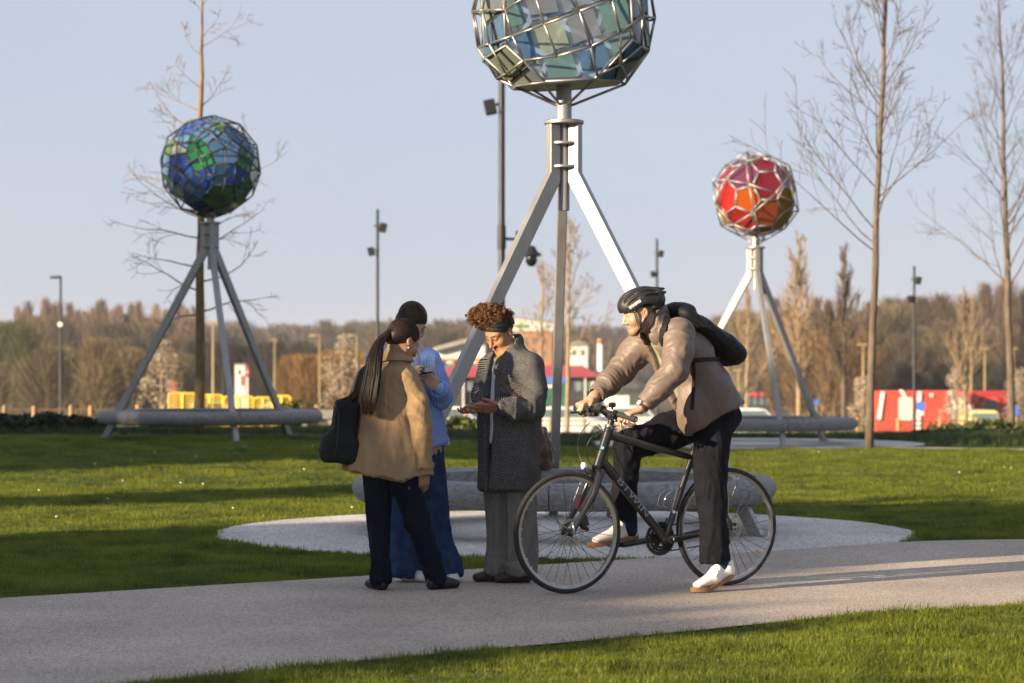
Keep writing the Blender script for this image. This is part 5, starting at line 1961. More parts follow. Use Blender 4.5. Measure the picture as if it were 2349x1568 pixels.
for v in (846, 861):
    MB().frame_box(at(568, v, 179.9), (0.10, 0, 0), (0, 0.08, 0), (0, 0, 0.13)).build('signal_head', M['red'], root)
root = thing('red_board', gbase(396, 140), 'dark red board behind the left blossom tree', 'sign')
slab(387, 405, 876, 950, 140, 0.12, 'board', M['hut_dark'], root)

# retail shed with a sloping white roof
root = thing('retail_shed', gbase(1060, 230), 'white shed with a sloping pale roof behind the left tripod leg', 'building')
Y = 230
gzb = gbase(1060, Y)[2]
P4 = [at(1003, 806, Y), at(1112, 772, Y)]
MB().prism([Vector((P4[0].x, Y, gzb)), P4[0], P4[1], Vector((P4[1].x, Y, gzb))], (0, 14, 0)).build('wall', M['render'], root)
off = Vector((0, -0.8, 0))
MB().prism([P4[0] + Vector((-0.4, -0.8, -0.05)), P4[0] + Vector((-0.4, -0.8, 0.35)), P4[1] + Vector((0.4, -0.8, 0.35)), P4[1] + Vector((0.4, -0.8, -0.05))], (0, 16, 0)).build('roof', M['roof_grey'], root)
for u in (1012, 1040, 1068, 1096):
    slab(u - 3, u + 3, 826, 900, Y - 0.25, 0.3, 'brick_pier', M['brick'], root)
for u0 in (1017, 1045, 1073):
    w_ = slab(u0, u0 + 19, 834, 852, Y - 0.1, 0.12, 'window', M['window'], root)
slab(1004, 1110, 822, 826, Y - 0.2, 0.22, 'band', M['brick_tan'], root)

root = thing('brick_building', gbase(1215, 300), 'brick building with a white top storey and green sign, right of the curly hair', 'building')
Y = 300
MB().box(at(1166, 0, Y).x, at(1266, 0, Y).x, Y, Y + 12, gbase(1215, Y)[2], at(0, 760, Y).z).build('wall', M['brick'], root)
MB().prism([at(1164, 760, Y - 0.3), at(1164, 727, Y - 0.3), at(1230, 736, Y - 0.3), at(1268, 741, Y - 0.3), at(1268, 760, Y - 0.3)], (0, 12, 0)).build('upper_storey', M['render'], root)
MB().prism([at(1162, 727, Y - 0.6), at(1162, 724, Y - 0.6), at(1270, 738, Y - 0.6), at(1270, 741, Y - 0.6)], (0, 13, 0)).build('roof', M['roof_grey'], root)
s_ = slab(1166, 1212, 744.5, 750.5, Y - 0.45, 0.1, 'sign_strip', M['signgreen'], root)
for u0 in (1176, 1198, 1220, 1242):
    for v0 in (775, 803):
        slab(u0, u0 + 9, v0, v0 + 15, Y - 0.08, 0.1, 'window', M['window'], root)
root = thing('white_house', gbase(1326, 280), 'white house with a brick chimney right of the slender sapling', 'building')
Y = 280
MB().box(at(1304, 0, Y).x, at(1348, 0, Y).x, Y, Y + 7, gbase(1326, Y)[2], at(0, 792, Y).z).build('wall', M['render'], root)
MB().prism([at(1301, 792, Y - 0.3), at(1326, 781, Y - 0.3), at(1351, 792, Y - 0.3)], (0, 7.6, 0)).build('roof', M['roof_grey'], root)
MB().box(at(1303, 0, Y).x, at(1309, 0, Y).x, Y + 1, Y + 2, at(0, 792, Y).z, at(0, 777, Y).z).build('chimney', M['brick'], root)
for u0 in (1312, 1332):
    slab(u0, u0 + 8, 803, 816, Y - 0.08, 0.1, 'window', M['window'], root)
root = thing('flue_pipe', gbase(1377, 175), 'white flue pipe with a brown cap left of the cyclist\'s arm', 'chimney')
b_ = gbase(1377, 175)
zt = at(0, 790, 175).z
MB().lathe(b_, [(0.21, 0), (0.20, zt - b_[2])], 18).build('pipe', M['white'], root, smooth=True)
MB().lathe((b_[0], b_[1], zt), [(0.20, 0), (0.23, 0.02), (0.23, 0.38), (0.2, 0.4)], 18).build('cap', M['brick'], root, smooth=True)

# long low restaurant with a red tiled roof
root = thing('red_roof_restaurant', gbase(1190, 170), 'long low restaurant with a red tiled roof behind the women and the cyclist', 'building')
Y = 170
zb = gbase(1190, Y)[2]
xa, xb = at(1002, 0, Y).x, at(1372, 0, Y).x
ze = at(0, 866, Y).z; zr = at(0, 839, Y).z
MB().box(xa + 0.2, xb - 0.2, Y, Y + 7, zb, ze).build('wall', M['dark_wall'], root)
v_ = [(xa - 0.3, Y - 0.5, ze), (xb + 0.3, Y - 0.5, ze), (xb + 0.3, Y + 7.5, ze), (xa - 0.3, Y + 7.5, ze), (xa + 1.0, Y + 2.4, zr), (xb - 1.0, Y + 2.4, zr), (xb - 1.0, Y + 4.6, zr), (xa + 1.0, Y + 4.6, zr)]
mesh_obj('roof', v_, [(0, 1, 5, 4), (1, 2, 6, 5), (2, 3, 7, 6), (3, 0, 4, 7), (4, 5, 6, 7), (3, 2, 1, 0)], M['roof_red'], root)
for k in range(13):
    u0 = 1010 + k * 28
    w_ = slab(u0, u0 + 18, 876, 898, Y - 0.06, 0.1, 'window', M['window'] if k % 3 else M['render'], root)
    slab(u0 + 8.5, u0 + 9.5, 876, 898, Y - 0.1, 0.06, 'mullion', M['white'], w_)
for u in range(1005, 1372, 56):
    slab(u, u + 3, 866, 935, Y - 0.3, 0.2, 'post', M['white'], root)
root = thing('hoarding', gbase(1270, 150), 'green and blue hoarding behind the rear tripod leg', 'sign')
slab(1244, 1297, 880, 930, 150, 0.12, 'panel', M['green_board'], root)
slab(1244, 1297, 866, 879.5, 149.97, 0.12, 'upper_panel', M['blue_sign'], root)
slab(1250, 1280, 884, 890, 149.9, 0.05, 'white_print', M['white'], root)
root = thing('white_board', gbase(1413, 140), 'pale rectangular board between the cyclist\'s forearms', 'sign')
slab(1386, 1443, 908, 930, 140, 0.1, 'panel', M['render'], root)
MB().tube([gbase(1395, 140.1), tuple(at(1395, 912, 140.1))], 0.05, 6).build('post', M['wood'], root)
MB().tube([gbase(1434, 140.1), tuple(at(1434, 912, 140.1))], 0.05, 6).build('post', M['wood'], root)

# brick apartment block at the right
root = thing('apartment_block', gbase(1730, 480), 'tan brick apartment block seen through the red ball\'s tripod', 'building')
Y = 480
zb = gbase(1730, Y)[2]
MB().box(at(1655, 0, Y).x, at(1806, 0, Y).x, Y, Y + 16, zb, at(0, 783, Y).z).build('wall', M['brick_tan'], root)
slab(1653, 1808, 772, 783, Y - 0.3, 16, 'parapet', M['render'], root)
slab(1676, 1702, 757, 772, Y + 2, 8, 'penthouse', M['render'], root)
slab(1708, 1780, 763, 772, Y + 3, 8, 'penthouse', M['roof_grey'], root)
for v in (811, 841, 871):
    slab(1654, 1807, v, v + 3.5, Y - 0.25, 0.3, 'string_course', M['render'], root)
for r_ in range(4):
    for k in range(8):
        u0 = 1664 + k * 18
        w_ = slab(u0, u0 + 9, 791 + r_ * 30, 807 + r_ * 30, Y - 0.15, 0.3, 'window', M['window'], root)
        slab(u0 + 4, u0 + 5, 791 + r_ * 30, 807 + r_ * 30, Y - 0.25, 0.1, 'mullion', M['white'], w_)
root = thing('shop_front', gbase(1742, 260), 'low shop with a red fascia in front of the apartment block', 'building')
Y = 260
MB().box(at(1708, 0, Y).x, at(1790, 0, Y).x, Y, Y + 6, gbase(1742, Y)[2], at(0, 902, Y).z).build('wall', M['dark_wall'], root)
for k in range(5):
    slab(1712 + k * 15, 1722 + k * 15, 902, 909, Y - 0.2, 0.2, 'fascia', M['hut_red'], root)
    slab(1712 + k * 15, 1722 + k * 15, 912, 930, Y - 0.1, 0.1, 'window', M['window'], root)

# ------------------------------------------------------------------ sculpting tools: distance fields meshed with surface nets
class Field:
    def __init__(s, lo, hi, h, fine=()):
        s.ax = []
        for k in range(3):
            c = [lo[k]]
            while c[-1] < hi[k]:
                st_ = h
                for (a, b, hf_, axes) in fine:
                    if k in axes and a[k] - h <= c[-1] <= b[k]:
                        st_ = min(st_, hf_)
                c.append(c[-1] + st_)
            s.ax.append(np.array(c, np.float32))
        s.d = np.full([len(a) for a in s.ax], 9.0, np.float32)

    def box(s, lo, hi):
        sl = []
        co = []
        for k in range(3):
            i0 = max(0, int(np.searchsorted(s.ax[k], lo[k])) - 1)
            i1 = min(len(s.ax[k]), int(np.searchsorted(s.ax[k], hi[k])) + 1)
            sl.append(slice(i0, i1))
            sh = [1, 1, 1]; sh[k] = -1
            co.append(s.ax[k][i0:i1].reshape(sh))
        return tuple(sl), co

    def put(s, fn, lo, hi, k=0.0, op='u', pad=0.02):
        lo = np.array(lo) - pad - k; hi = np.array(hi) + pad + k
        sl, co = s.box(lo, hi)
        cur = s.d[sl]
        if cur.size == 0:
            return s
        d = fn(*co).astype(np.float32)
        if op == 'u':
            if k > 0:
                h = np.clip(0.5 + 0.5 * (cur - d) / k, 0, 1)
                s.d[sl] = cur * (1 - h) + d * h - k * h * (1 - h)
            else:
                s.d[sl] = np.minimum(cur, d)
        elif op == 's':
            if k > 0:
                h = np.clip(0.5 - 0.5 * (cur + d) / k, 0, 1)
                s.d[sl] = cur * (1 - h) - d * h + k * h * (1 - h)
            else:
                s.d[sl] = np.maximum(cur, -d)
        return s

    def cone(s, a, b, r1, r2, k=0.0, op='u'):
        a = np.array(a, float); b = np.array(b, float)
        ba = b - a
        L2 = max(1e-9, ba @ ba)
        def fn(x, y, z):
            px, py, pz = x - a[0], y - a[1], z - a[2]
            t = np.clip((px * ba[0] + py * ba[1] + pz * ba[2]) / L2, 0, 1)
            return np.sqrt((px - ba[0] * t) ** 2 + (py - ba[1] * t) ** 2 + (pz - ba[2] * t) ** 2) - (r1 + (r2 - r1) * t)
        r = max(r1, r2)
        return s.put(fn, np.minimum(a, b) - r, np.maximum(a, b) + r, k, op)

    def chain(s, pts, rad, k=0.0, k2=None):
        for i in range(len(pts) - 1):
            s.cone(pts[i], pts[i + 1], rad[i], rad[i + 1], k if i == 0 or k2 is None else k2)
        return s

    def ell(s, c, r, rot=None, k=0.0, op='u'):
        c = np.array(c, float); r = np.array(r, float)
        Rm = np.eye(3) if rot is None else np.array(rot)
        def fn(x, y, z):
            px, py, pz = x - c[0], y - c[1], z - c[2]
            q = [px * Rm[0][i] + py * Rm[1][i] + pz * Rm[2][i] for i in range(3)]
            k0 = np.sqrt(sum((q[i] / r[i]) ** 2 for i in range(3)))
            k1 = np.sqrt(sum((q[i] / r[i] ** 2) ** 2 for i in range(3))) + 1e-6
            return k0 * (k0 - 1) / k1
        m = np.abs(Rm) @ r
        return s.put(fn, c - m, c + m, k, op)

    def rbox(s, c, half, rot=None, rad=0.01, k=0.0, op='u'):
        c = np.array(c, float); h = np.array(half, float) - rad
        Rm = np.eye(3) if rot is None else np.array(rot)
        def fn(x, y, z):
            px, py, pz = x - c[0], y - c[1], z - c[2]
            q = [np.abs(px * Rm[0][i] + py * Rm[1][i] + pz * Rm[2][i]) - h[i] for i in range(3)]
            o_ = np.sqrt(sum(np.maximum(t, 0) ** 2 for t in q))
            return o_ + np.minimum(np.maximum(np.maximum(q[0], q[1]), q[2]), 0) - rad
        m = np.abs(Rm) @ np.array(half)
        return s.put(fn, c - m, c + m, k, op)

    def econe(s, a, b, w1, w2, side, k=0.0, op='u', flat=False):
        """elliptical cone: w=(half width along side, half depth)"""
        a = np.array(a, float); b = np.array(b, float)
        t_ = b - a; L = np.linalg.norm(t_); t_ = t_ / L
        sd = np.array(side, float); sd = sd - t_ * (sd @ t_); sd /= np.linalg.norm(sd)
        nn_ = np.cross(t_, sd)
        def fn(x, y, z):
            px, py, pz = x - a[0], y - a[1], z - a[2]
            l = px * t_[0] + py * t_[1] + pz * t_[2]
            t = np.clip(l / L, 0, 1)
            ex = l - t * L
            u = px * sd[0] + py * sd[1] + pz * sd[2]
            v = px * nn_[0] + py * nn_[1] + pz * nn_[2]
            rx = w1[0] + (w2[0] - w1[0]) * t
            ry = w1[1] + (w2[1] - w1[1]) * t
            if flat:
                k0 = np.sqrt((u / rx) ** 2 + (v / ry) ** 2); k1 = np.sqrt((u / rx ** 2) ** 2 + (v / ry ** 2) ** 2) + 1e-6
                return np.maximum(k0 * (k0 - 1) / k1, np.abs(ex))
            rz = np.minimum(rx, ry)
            k0 = np.sqrt((u / rx) ** 2 + (v / ry) ** 2 + (ex / rz) ** 2); k1 = np.sqrt((u / rx ** 2) ** 2 + (v / ry ** 2) ** 2 + (ex / rz ** 2) ** 2) + 1e-6
            return k0 * (k0 - 1) / k1
        r = max(*w1, *w2)
        return s.put(fn, np.minimum(a, b) - r, np.maximum(a, b) + r, k, op)

    def echain(s, pts, ws, side, k=0.0, k2=0.02, flat=False):
        for i in range(len(pts) - 1):
            s.econe(pts[i], pts[i + 1], ws[i], ws[i + 1], side, k if i == 0 else k2)
        return s

    def vloft(s, rows, yaw, k=0.0, op='u', power=2.0, cut=True):
        """rows of (z, cx, cy, half width, half depth), turned by yaw; flat ends"""
        rows = sorted(rows)
        zs = np.array([r[0] for r in rows]); C = np.array([r[1:3] for r in rows]); W = np.array([r[3:5] for r in rows])
        ca, sa = math.cos(yaw), math.sin(yaw)
        def fn(x, y, z):
            zc = np.clip(z, zs[0], zs[-1])
            cx = np.interp(zc, zs, C[:, 0]); cy = np.interp(zc, zs, C[:, 1])
            rx = np.interp(zc, zs, W[:, 0]); ry = np.interp(zc, zs, W[:, 1])
            u = (x - cx) * ca + (y - cy) * sa
            v = -(x - cx) * sa + (y - cy) * ca
            kk = (np.abs(u / rx) ** power + np.abs(v / ry) ** power) ** (1 / power)
            d = (kk - 1) * np.minimum(rx, ry)
            dz = np.maximum(zs[0] - z, z - zs[-1])
            return np.maximum(d, dz)
        m = W.max()
        return s.put(fn, (C[:, 0].min() - m, C[:, 1].min() - m, zs[0]), (C[:, 0].max() + m, C[:, 1].max() + m, zs[-1]), k, op)

    def plane_cut(s, p, n, lo, hi, k=0.004):
        """remove the half space in direction n beyond p, inside the box"""
        p = np.array(p, float); n = np.array(n, float); n /= np.linalg.norm(n)
        def fn(x, y, z):
            return -((x - p[0]) * n[0] + (y - p[1]) * n[1] + (z - p[2]) * n[2])
        return s.put(fn, lo, hi, k, 's', 0)

    def mesh(s):
        d = s.d
        d = np.pad(d, 1, constant_values=9.0)
        ax = [np.concatenate([[a[0] - (a[1] - a[0])], a, [a[-1] + (a[-1] - a[-2])]]) for a in s.ax]
        ins = d < 0
        nx_, ny_, nz_ = d.shape
        c0 = ins[:-1, :-1, :-1]
        cnt = np.zeros(c0.shape, np.int8)
        for i in (0, 1):
            for j in (0, 1):
                for k in (0, 1):
                    cnt += ins[i:nx_ - 1 + i, j:ny_ - 1 + j, k:nz_ - 1 + k]
        act = (cnt > 0) & (cnt < 8)
        I = np.argwhere(act)
        idx = np.full(act.shape, -1, np.int32)
        idx[act] = np.arange(len(I))
        cor = {}
        for i in (0, 1):
            for j in (0, 1):
                for k in (0, 1):
                    cor[(i, j, k)] = d[I[:, 0] + i, I[:, 1] + j, I[:, 2] + k]
        acc = np.zeros((len(I), 3)); num = np.zeros(len(I))
        keys = list(cor)
        for a in keys:
            for axn in range(3):
                if a[axn] == 0:
                    b = list(a); b[axn] = 1; b = tuple(b)
                    va, vb = cor[a], cor[b]
                    m = (va < 0) != (vb < 0)
                    t = np.where(m, va / np.where(m, va - vb, 1), 0)
                    p = np.zeros((len(I), 3)); p[:] = a
                    p[:, axn] = t
                    acc += p * m[:, None]; num += m
        fr = acc / num[:, None]
        V_ = np.zeros((len(I), 3))
        for k in range(3):
            A = ax[k]
            V_[:, k] = A[I[:, k]] + fr[:, k] * (A[I[:, k] + 1] - A[I[:, k]])
        Q = []
        for axn in range(3):
            o1, o2 = [(1, 2), (2, 0), (0, 1)][axn]
            s0 = [slice(None)] * 3; s1 = [slice(None)] * 3
            s0[axn] = slice(0, -1); s1[axn] = slice(1, None)
            A_, B_ = ins[tuple(s0)], ins[tuple(s1)]
            E = np.argwhere(A_ != B_)
            e1_ = np.zeros(3, int); e1_[o1] = 1
            e2_ = np.zeros(3, int); e2_[o2] = 1
            def gi(o):
                q = E - o
                return idx[q[:, 0], q[:, 1], q[:, 2]]
            a0, a1, a2, a3 = gi(e1_ + e2_), gi(e2_), gi(np.zeros(3, int)), gi(e1_)
            flip = A_[E[:, 0], E[:, 1], E[:, 2]]
            q = np.stack([a0, a1, a2, a3], 1)
            q[~flip] = q[~flip][:, ::-1]
            Q.append(q)
        F_ = np.concatenate(Q)
        F_ = F_[(F_ >= 0).all(1)]
        return V_, F_


def vnormals(V_, F_):
    n = np.cross(V_[F_[:, 2]] - V_[F_[:, 0]], V_[F_[:, 3]] - V_[F_[:, 1]])
    N_ = np.zeros_like(V_)
    for k in range(4):
        np.add.at(N_, F_[:, k], n)
    return N_ / (np.linalg.norm(N_, axis=1)[:, None] + 1e-12)


def relax(V_, F_, it=2, w=0.5):
    deg = np.zeros(len(V_))
    for k in range(4):
        np.add.at(deg, F_[:, k], 2)
    for _ in range(it):
        A = np.zeros_like(V_)
        for k in range(4):
            np.add.at(A, F_[:, k], V_[F_[:, (k + 1) % 4]]); np.add.at(A, F_[:, k], V_[F_[:, (k - 1) % 4]])
        V_ = V_ * (1 - w) + w * A / deg[:, None]
    return V_


_lat = np.random.default_rng(5).uniform(-1, 1, (32, 32, 32))


def vn(p):
    """smooth lattice noise, p (n,3)"""
    i = np.floor(p).astype(int); f = p - i; f = f * f * (3 - 2 * f)
    i %= 32; j = (i + 1) % 32
    def g(a, b, c):
        return _lat[a, b, c]
    x0, y0, z0 = i.T; x1, y1, z1 = j.T
    fx, fy, fz = f.T
    return ((g(x0, y0, z0) * (1 - fx) + g(x1, y0, z0) * fx) * (1 - fy) + (g(x0, y1, z0) * (1 - fx) + g(x1, y1, z0) * fx) * fy) * (1 - fz) + \
           ((g(x0, y0, z1) * (1 - fx) + g(x1, y0, z1) * fx) * (1 - fy) + (g(x0, y1, z1) * (1 - fx) + g(x1, y1, z1) * fx) * fy) * fz


def axes_from(d, ref=(0, 0, 1)):
    """rows: along, across, across"""
    d = np.array(d, float); d /= np.linalg.norm(d)
    a = np.cross(d, ref)
    if np.linalg.norm(a) < 0.05:
        a = np.cross(d, (1, 0, 0))
    a /= np.linalg.norm(a)
    return np.stack([d, a, np.cross(d, a)])


def folds(V_, axis, fa, fc, amp, seed=0.0, ridge=True):
    """wrinkles: frequency fa along axis, fc across it"""
    A = axes_from(axis)
    p = V_ @ A.T * np.array([fa, fc, fc]) + seed
    # bend the noise space so that folds wander and fork
    p = p + 0.55 * np.stack([vn(p * 0.6 + 11), vn(p * 0.6 + 23), vn(p * 0.6 + 37)], 1)
    n = vn(p)
    if ridge:
        n = (0.55 - 1.5 * np.abs(n)) * 0.75 + 0.35 * (0.5 - 1.4 * np.abs(vn(p * 2.3 + 7.3))) + 0.25 * vn(p * 0.5 + 3.1)
    return amp * n


def seg_mask(V_, a, b, r, soft=0.03):
    """1 near the segment a-b"""
    a = np.array(a, float); b = np.array(b, float)
    ba = b - a
    t = np.clip(((V_ - a) @ ba) / (ba @ ba), 0, 1)
    d = np.linalg.norm(V_ - a - t[:, None] * ba, axis=1)
    return np.clip((r + soft - d) / soft, 0, 1), t


def skin_mat(name, base):
    m, nt, b = new_mat(name)
    N, L = nt.nodes, nt.links
    va = N.new('ShaderNodeVertexColor'); va.layer_name = 'Col'
    tc = N.new('ShaderNodeTexCoord')
    nz = N.new('ShaderNodeTexNoise'); nz.inputs['Scale'].default_value = 35; nz.inputs['Detail'].default_value = 5
    L.new(tc.outputs['Object'], nz.inputs['Vector'])
    mr = N.new('ShaderNodeMapRange'); mr.inputs['To Min'].default_value = 0.88; mr.inputs['To Max'].default_value = 1.1
    L.new(nz.outputs['Fac'], mr.inputs[0])
    mx = N.new('ShaderNodeMix'); mx.data_type = 'RGBA'; mx.blend_type = 'MULTIPLY'; mx.inputs['Factor'].default_value = 1
    L.new(va.outputs[0], mx.inputs['A']); L.new(mr.outputs[0], mx.inputs['B'])
    L.new(mx.outputs['Result'], b.inputs['Base Color'])
    b.inputs['Roughness'].default_value = 0.48
    b.inputs['Subsurface Weight'].default_value = 0.12
    b.inputs['Subsurface Radius'].default_value = (0.012, 0.004, 0.002)
    b.inputs['Subsurface Scale'].default_value = 0.5
    bp = N.new('ShaderNodeBump'); bp.inputs['Strength'].default_value = 0.08; bp.inputs['Distance'].default_value = 0.002
    L.new(nz.outputs['Fac'], bp.inputs['Height']); L.new(bp.outputs[0], b.inputs['Normal'])
    return m


M['skin'] = skin_mat('skin', None)


class Head:
    """local frame: x to the person's right, y forward, z up"""
    def __init__(s, c, fwd, up=(0, 0, 1), scale=1.0):
        f = np.array(fwd, float); f /= np.linalg.norm(f)
        u = np.array(up, float); u = u - f * (u @ f); u /= np.linalg.norm(u)
        s.R = np.stack([np.cross(f, u), f, u], 1)          # columns = local axes
        s.c = np.array(c, float)
        s.k = scale

    def w(s, x, y, z):
        return s.c + s.R @ (np.array([x, y, z]) * s.k)

    def loc(s, V_):
        return (V_ - s.c) @ s.R / s.k

    def build(s, F, man=False):
        w, k, Rm = s.w, s.k, s.R
        def E(c, r, kk=0.02, op='u', rot=None):
            F.ell(w(*c), np.array(r) * k, Rm if rot is None else Rm @ rot, kk * k, op)
        def C(a, b, r1, r2, kk=0.015, op='u'):
            F.cone(w(*a), w(*b), r1 * k, r2 * k, kk * k, op)
        E((0, -0.014, 0.032), (0.074, 0.094, 0.084), 0)
        E((0, 0.028, -0.03), (0.060, 0.062, 0.080), 0.03)
        jw = 0.056 if man else 0.051
        for sx in (1, -1):
            C((sx * jw, 0.0, -0.052), (sx * 0.02, 0.068, -0.098), 0.020, 0.019, 0.03)
            E((sx * 0.040, 0.058, -0.034), (0.026, 0.026, 0.026), 0.02)
        E((0, 0.070, -0.096), (0.024, 0.022, 0.018), 0.022)
        E((0, 0.066, 0.016), (0.050, 0.022, 0.014), 0.02)
        for sx in (1, -1):
            E((sx * 0.031, 0.098, -0.006), (0.019, 0.020, 0.013), 0.014, 's')
            E((sx * 0.030, 0.0735, -0.007), (0.0145, 0.0135, 0.0125), 0.004)
            E((sx * 0.030, 0.0765, 0.0015), (0.017, 0.0105, 0.005), 0.006)
        C((0, 0.086, 0.004), (0, 0.108, -0.037), 0.009, 0.0125 if man else 0.0115, 0.012)
        for sx in (1, -1):
            E((sx * 0.0125, 0.094, -0.041), (0.009, 0.011, 0.008), 0.006)
        E((0, 0.088, -0.067), (0.023, 0.009, 0.0062), 0.006)
        E((0, 0.086, -0.0785), (0.020, 0.0095, 0.0068), 0.006)
        E((0, 0.099, -0.0725), (0.022, 0.006, 0.0018), 0.003, 's')
        for sx in (1, -1):
            rot = np.array(Matrix.Rotation(R(-18 * sx), 3, 'Z') @ Matrix.Rotation(R(12), 3, 'X'))
            E((sx * 0.078, -0.012, -0.008), (0.0075, 0.018, 0.029), 0.006, rot=rot)
            E((sx * 0.086, -0.006, -0.002), (0.006, 0.011, 0.018), 0.004, 's', rot=rot)

    def colour(s, V_, base, hair=None, stubble=0.0, hairline=None, lip=(1.02, 0.66, 0.64), brow=(0.018, 0.012, 0.009), lash=0.8, eye=1.0):
        base = np.array(base)
        col = np.tile(base, (len(V_), 1))
        l = s.loc(V_)
        x, y, z = l.T
        near = (np.abs(x) < 0.12) & (np.abs(y) < 0.15) & (z > -0.14) & (z < 0.16)
        def mixc(mask, c):
            m = (np.clip(mask, 0, 1) * near)[:, None]
            return col * (1 - m) + np.array(c) * m
        # warm cheeks and nose
        for sx in (1, -1):
            d = np.sqrt(((x - sx * 0.042) / 0.026) ** 2 + ((z + 0.032) / 0.022) ** 2)
            col = mixc(0.35 * np.clip(1.2 - d, 0, 1) * (y > 0.03), base * np.array([1.12, 0.86, 0.82]))
        if stubble:
            m = np.clip((-0.045 - z) / 0.02, 0, 1) * (y > -0.02) + np.clip(1 - np.abs(z + 0.056) / 0.008, 0, 1) * (np.abs(x) < 0.028) * (y > 0.07)
            m = m * (1 - (np.abs(x) < 0.02) * (z > -0.083) * (z < -0.062))
            col = mixc(stubble * np.clip(m, 0, 1), base * 0.35)
        d = np.sqrt((x / 0.024) ** 2 + ((z + 0.073) / 0.0125) ** 2)
        col = mixc(np.clip((1.15 - d) / 0.25, 0, 1) * (y > 0.07), np.clip(base * np.array(lip), 0, 1))
        col = mixc(np.clip(1 - np.abs(z + 0.0725) / 0.0028, 0, 1) * (np.abs(x) < 0.02) * (y > 0.07), base * 0.25)
        for sx in (1, -1):
            xx = x * sx
            arc = 0.0165 + 0.006 * np.sin(np.clip((xx - 0.010) / 0.042, 0, 1) * 2.6)
            m = np.clip((0.0042 - np.abs(z - arc)) / 0.002, 0, 1) * (xx > 0.011) * (xx < 0.050) * (y > 0.045)
            col = mixc(m, brow)
            ez = -0.006
            d = np.sqrt(((xx - 0.030) / 0.0125) ** 2 + ((z - ez) / (0.0040 * eye)) ** 2)
            col = mixc(np.clip((1.1 - d) / 0.2, 0, 1) * (y > 0.07), (0.36, 0.31, 0.28))
            di = np.sqrt((xx - 0.030) ** 2 + (z - ez) ** 2)
            col = mixc(np.clip((0.0050 - di) / 0.001, 0, 1) * (np.abs(z - ez) < 0.0042 * eye) * (y > 0.07), (0.03, 0.016, 0.01))
            m = np.clip((0.0022 - np.abs(z - (ez + 0.0020 + 0.0042 * eye - 0.0022 * ((xx - 0.03) / 0.014) ** 2))) / 0.0012, 0, 1) * (np.abs(xx - 0.030) < 0.0165) * (y > 0.06)
            col = mixc(m * lash, np.array([0.02, 0.013, 0.01]))
            d = np.sqrt(((xx - 0.0095) / 0.004) ** 2 + ((z + 0.0475) / 0.003) ** 2)
            col = mixc(np.clip(1.2 - d, 0, 1) * (y > 0.085), base * 0.25)
        if hairline is not None:
            m = hairline(x, y, z)
            col = mixc(m, hair)
        return col


def hand(F, wrist, d, nrm, side, curls, thumb, s=1.0, spread=0.10, k=0.007):
    """wrist point, finger direction d, nrm = back-of-hand normal, side = unit towards the thumb; curls per finger in degrees at the 3 joints"""
    d = np.array(d, float); d /= np.linalg.norm(d)
    n = np.array(nrm, float); n = n - d * (n @ d); n /= np.linalg.norm(n)
    t = np.cross(n, d)
    if t @ np.array(side, float) < 0:
        t = -t
    w = np.array(wrist, float)
    Rm = np.stack([t, d, n], 1)
    F.rbox(w + d * 0.046 * s, (0.041 * s, 0.048 * s, 0.0125 * s), Rm, 0.012 * s, 0.012)
    F.econe(w - d * 0.02 * s, w + d * 0.02 * s, (0.027 * s, 0.019 * s), (0.034 * s, 0.016 * s), t, 0.012)
    tips = []
    ln = [(0.045, 0.027, 0.022), (0.050, 0.031, 0.023), (0.046, 0.029, 0.023), (0.036, 0.022, 0.019)]
    for i in range(4):
        o_ = (1.5 - i) * 0.0205 * s
        p = w + d * (0.088 - 0.006 * abs(i - 1)) * s + t * o_
        dd_ = d + t * (1.5 - i) * spread; dd_ /= np.linalg.norm(dd_)
        ang = 0.0
        r = (0.0088 if i < 3 else 0.0078) * s
        for j in range(3):
            ang += R(curls[i][j] if hasattr(curls[i], '__len__') else curls[i])
            v = dd_ * math.cos(ang) - n * math.sin(ang)
            q = p + v * ln[i][j] * s
            F.cone(p, q, r, r * 0.92, k if j == 0 else 0.003)
            p = q; r *= 0.92
        tips.append(p)
    # thumb leaves the side of the palm near its base
    p = w + d * 0.022 * s + t * 0.034 * s
    a_out, a_in = thumb       # outward splay degrees, bend towards the palm degrees
    v = d * math.cos(R(a_out)) + t * math.sin(R(a_out)) - n * math.sin(R(a_in)) * 0.7
    v /= np.linalg.norm(v)
    q = p + v * 0.042 * s
    F.cone(p - d * 0.006, q, 0.0135 * s, 0.0105 * s, 0.012)
    v2 = v * 0.85 + d * 0.5 - n * math.sin(R(a_in)) * 0.4; v2 /= np.linalg.norm(v2)
    q2 = q + v2 * 0.032 * s
    F.cone(q, q2, 0.0105 * s, 0.0088 * s, 0.003)
    q3 = q2 + (v2 + d * 0.25) / np.linalg.norm(v2 + d * 0.25) * 0.020 * s
    F.cone(q2, q3, 0.0088 * s, 0.0074 * s, 0.003)
    return tips


def shoe(F, heel, toe, w=0.046, h=0.06, ankle=None, lift=0.0, k=0.02, sole=0.02):
    """simple shoe body: heel and toe points on the sole"""
    heel = np.array(heel, float); toe = np.array(toe, float)
    d = toe - heel; L = np.linalg.norm(d); d /= L
    sd = np.cross(d, (0, 0, 1.0)); sd /= np.linalg.norm(sd)
    up = np.cross(sd, d)
    a = heel + d * 0.04 + up * (0.036)
    F.econe(a, heel + d * L * 0.45 + up * 0.040, (w * 0.80, 0.038), (w * 0.85, 0.042), sd, k)
    F.econe(heel + d * L * 0.45 + up * 0.038, toe - d * w * 1.0 + up * 0.026, (w * 0.88, 0.040), (w * 0.98, 0.026), sd, k)
    F.econe(heel + d * 0.035 + up * 0.03, heel + d * 0.05 + up * (h + 0.012), (w * 0.78, 0.036), (w * 0.80, 0.042), sd, k)
    return d, sd, up

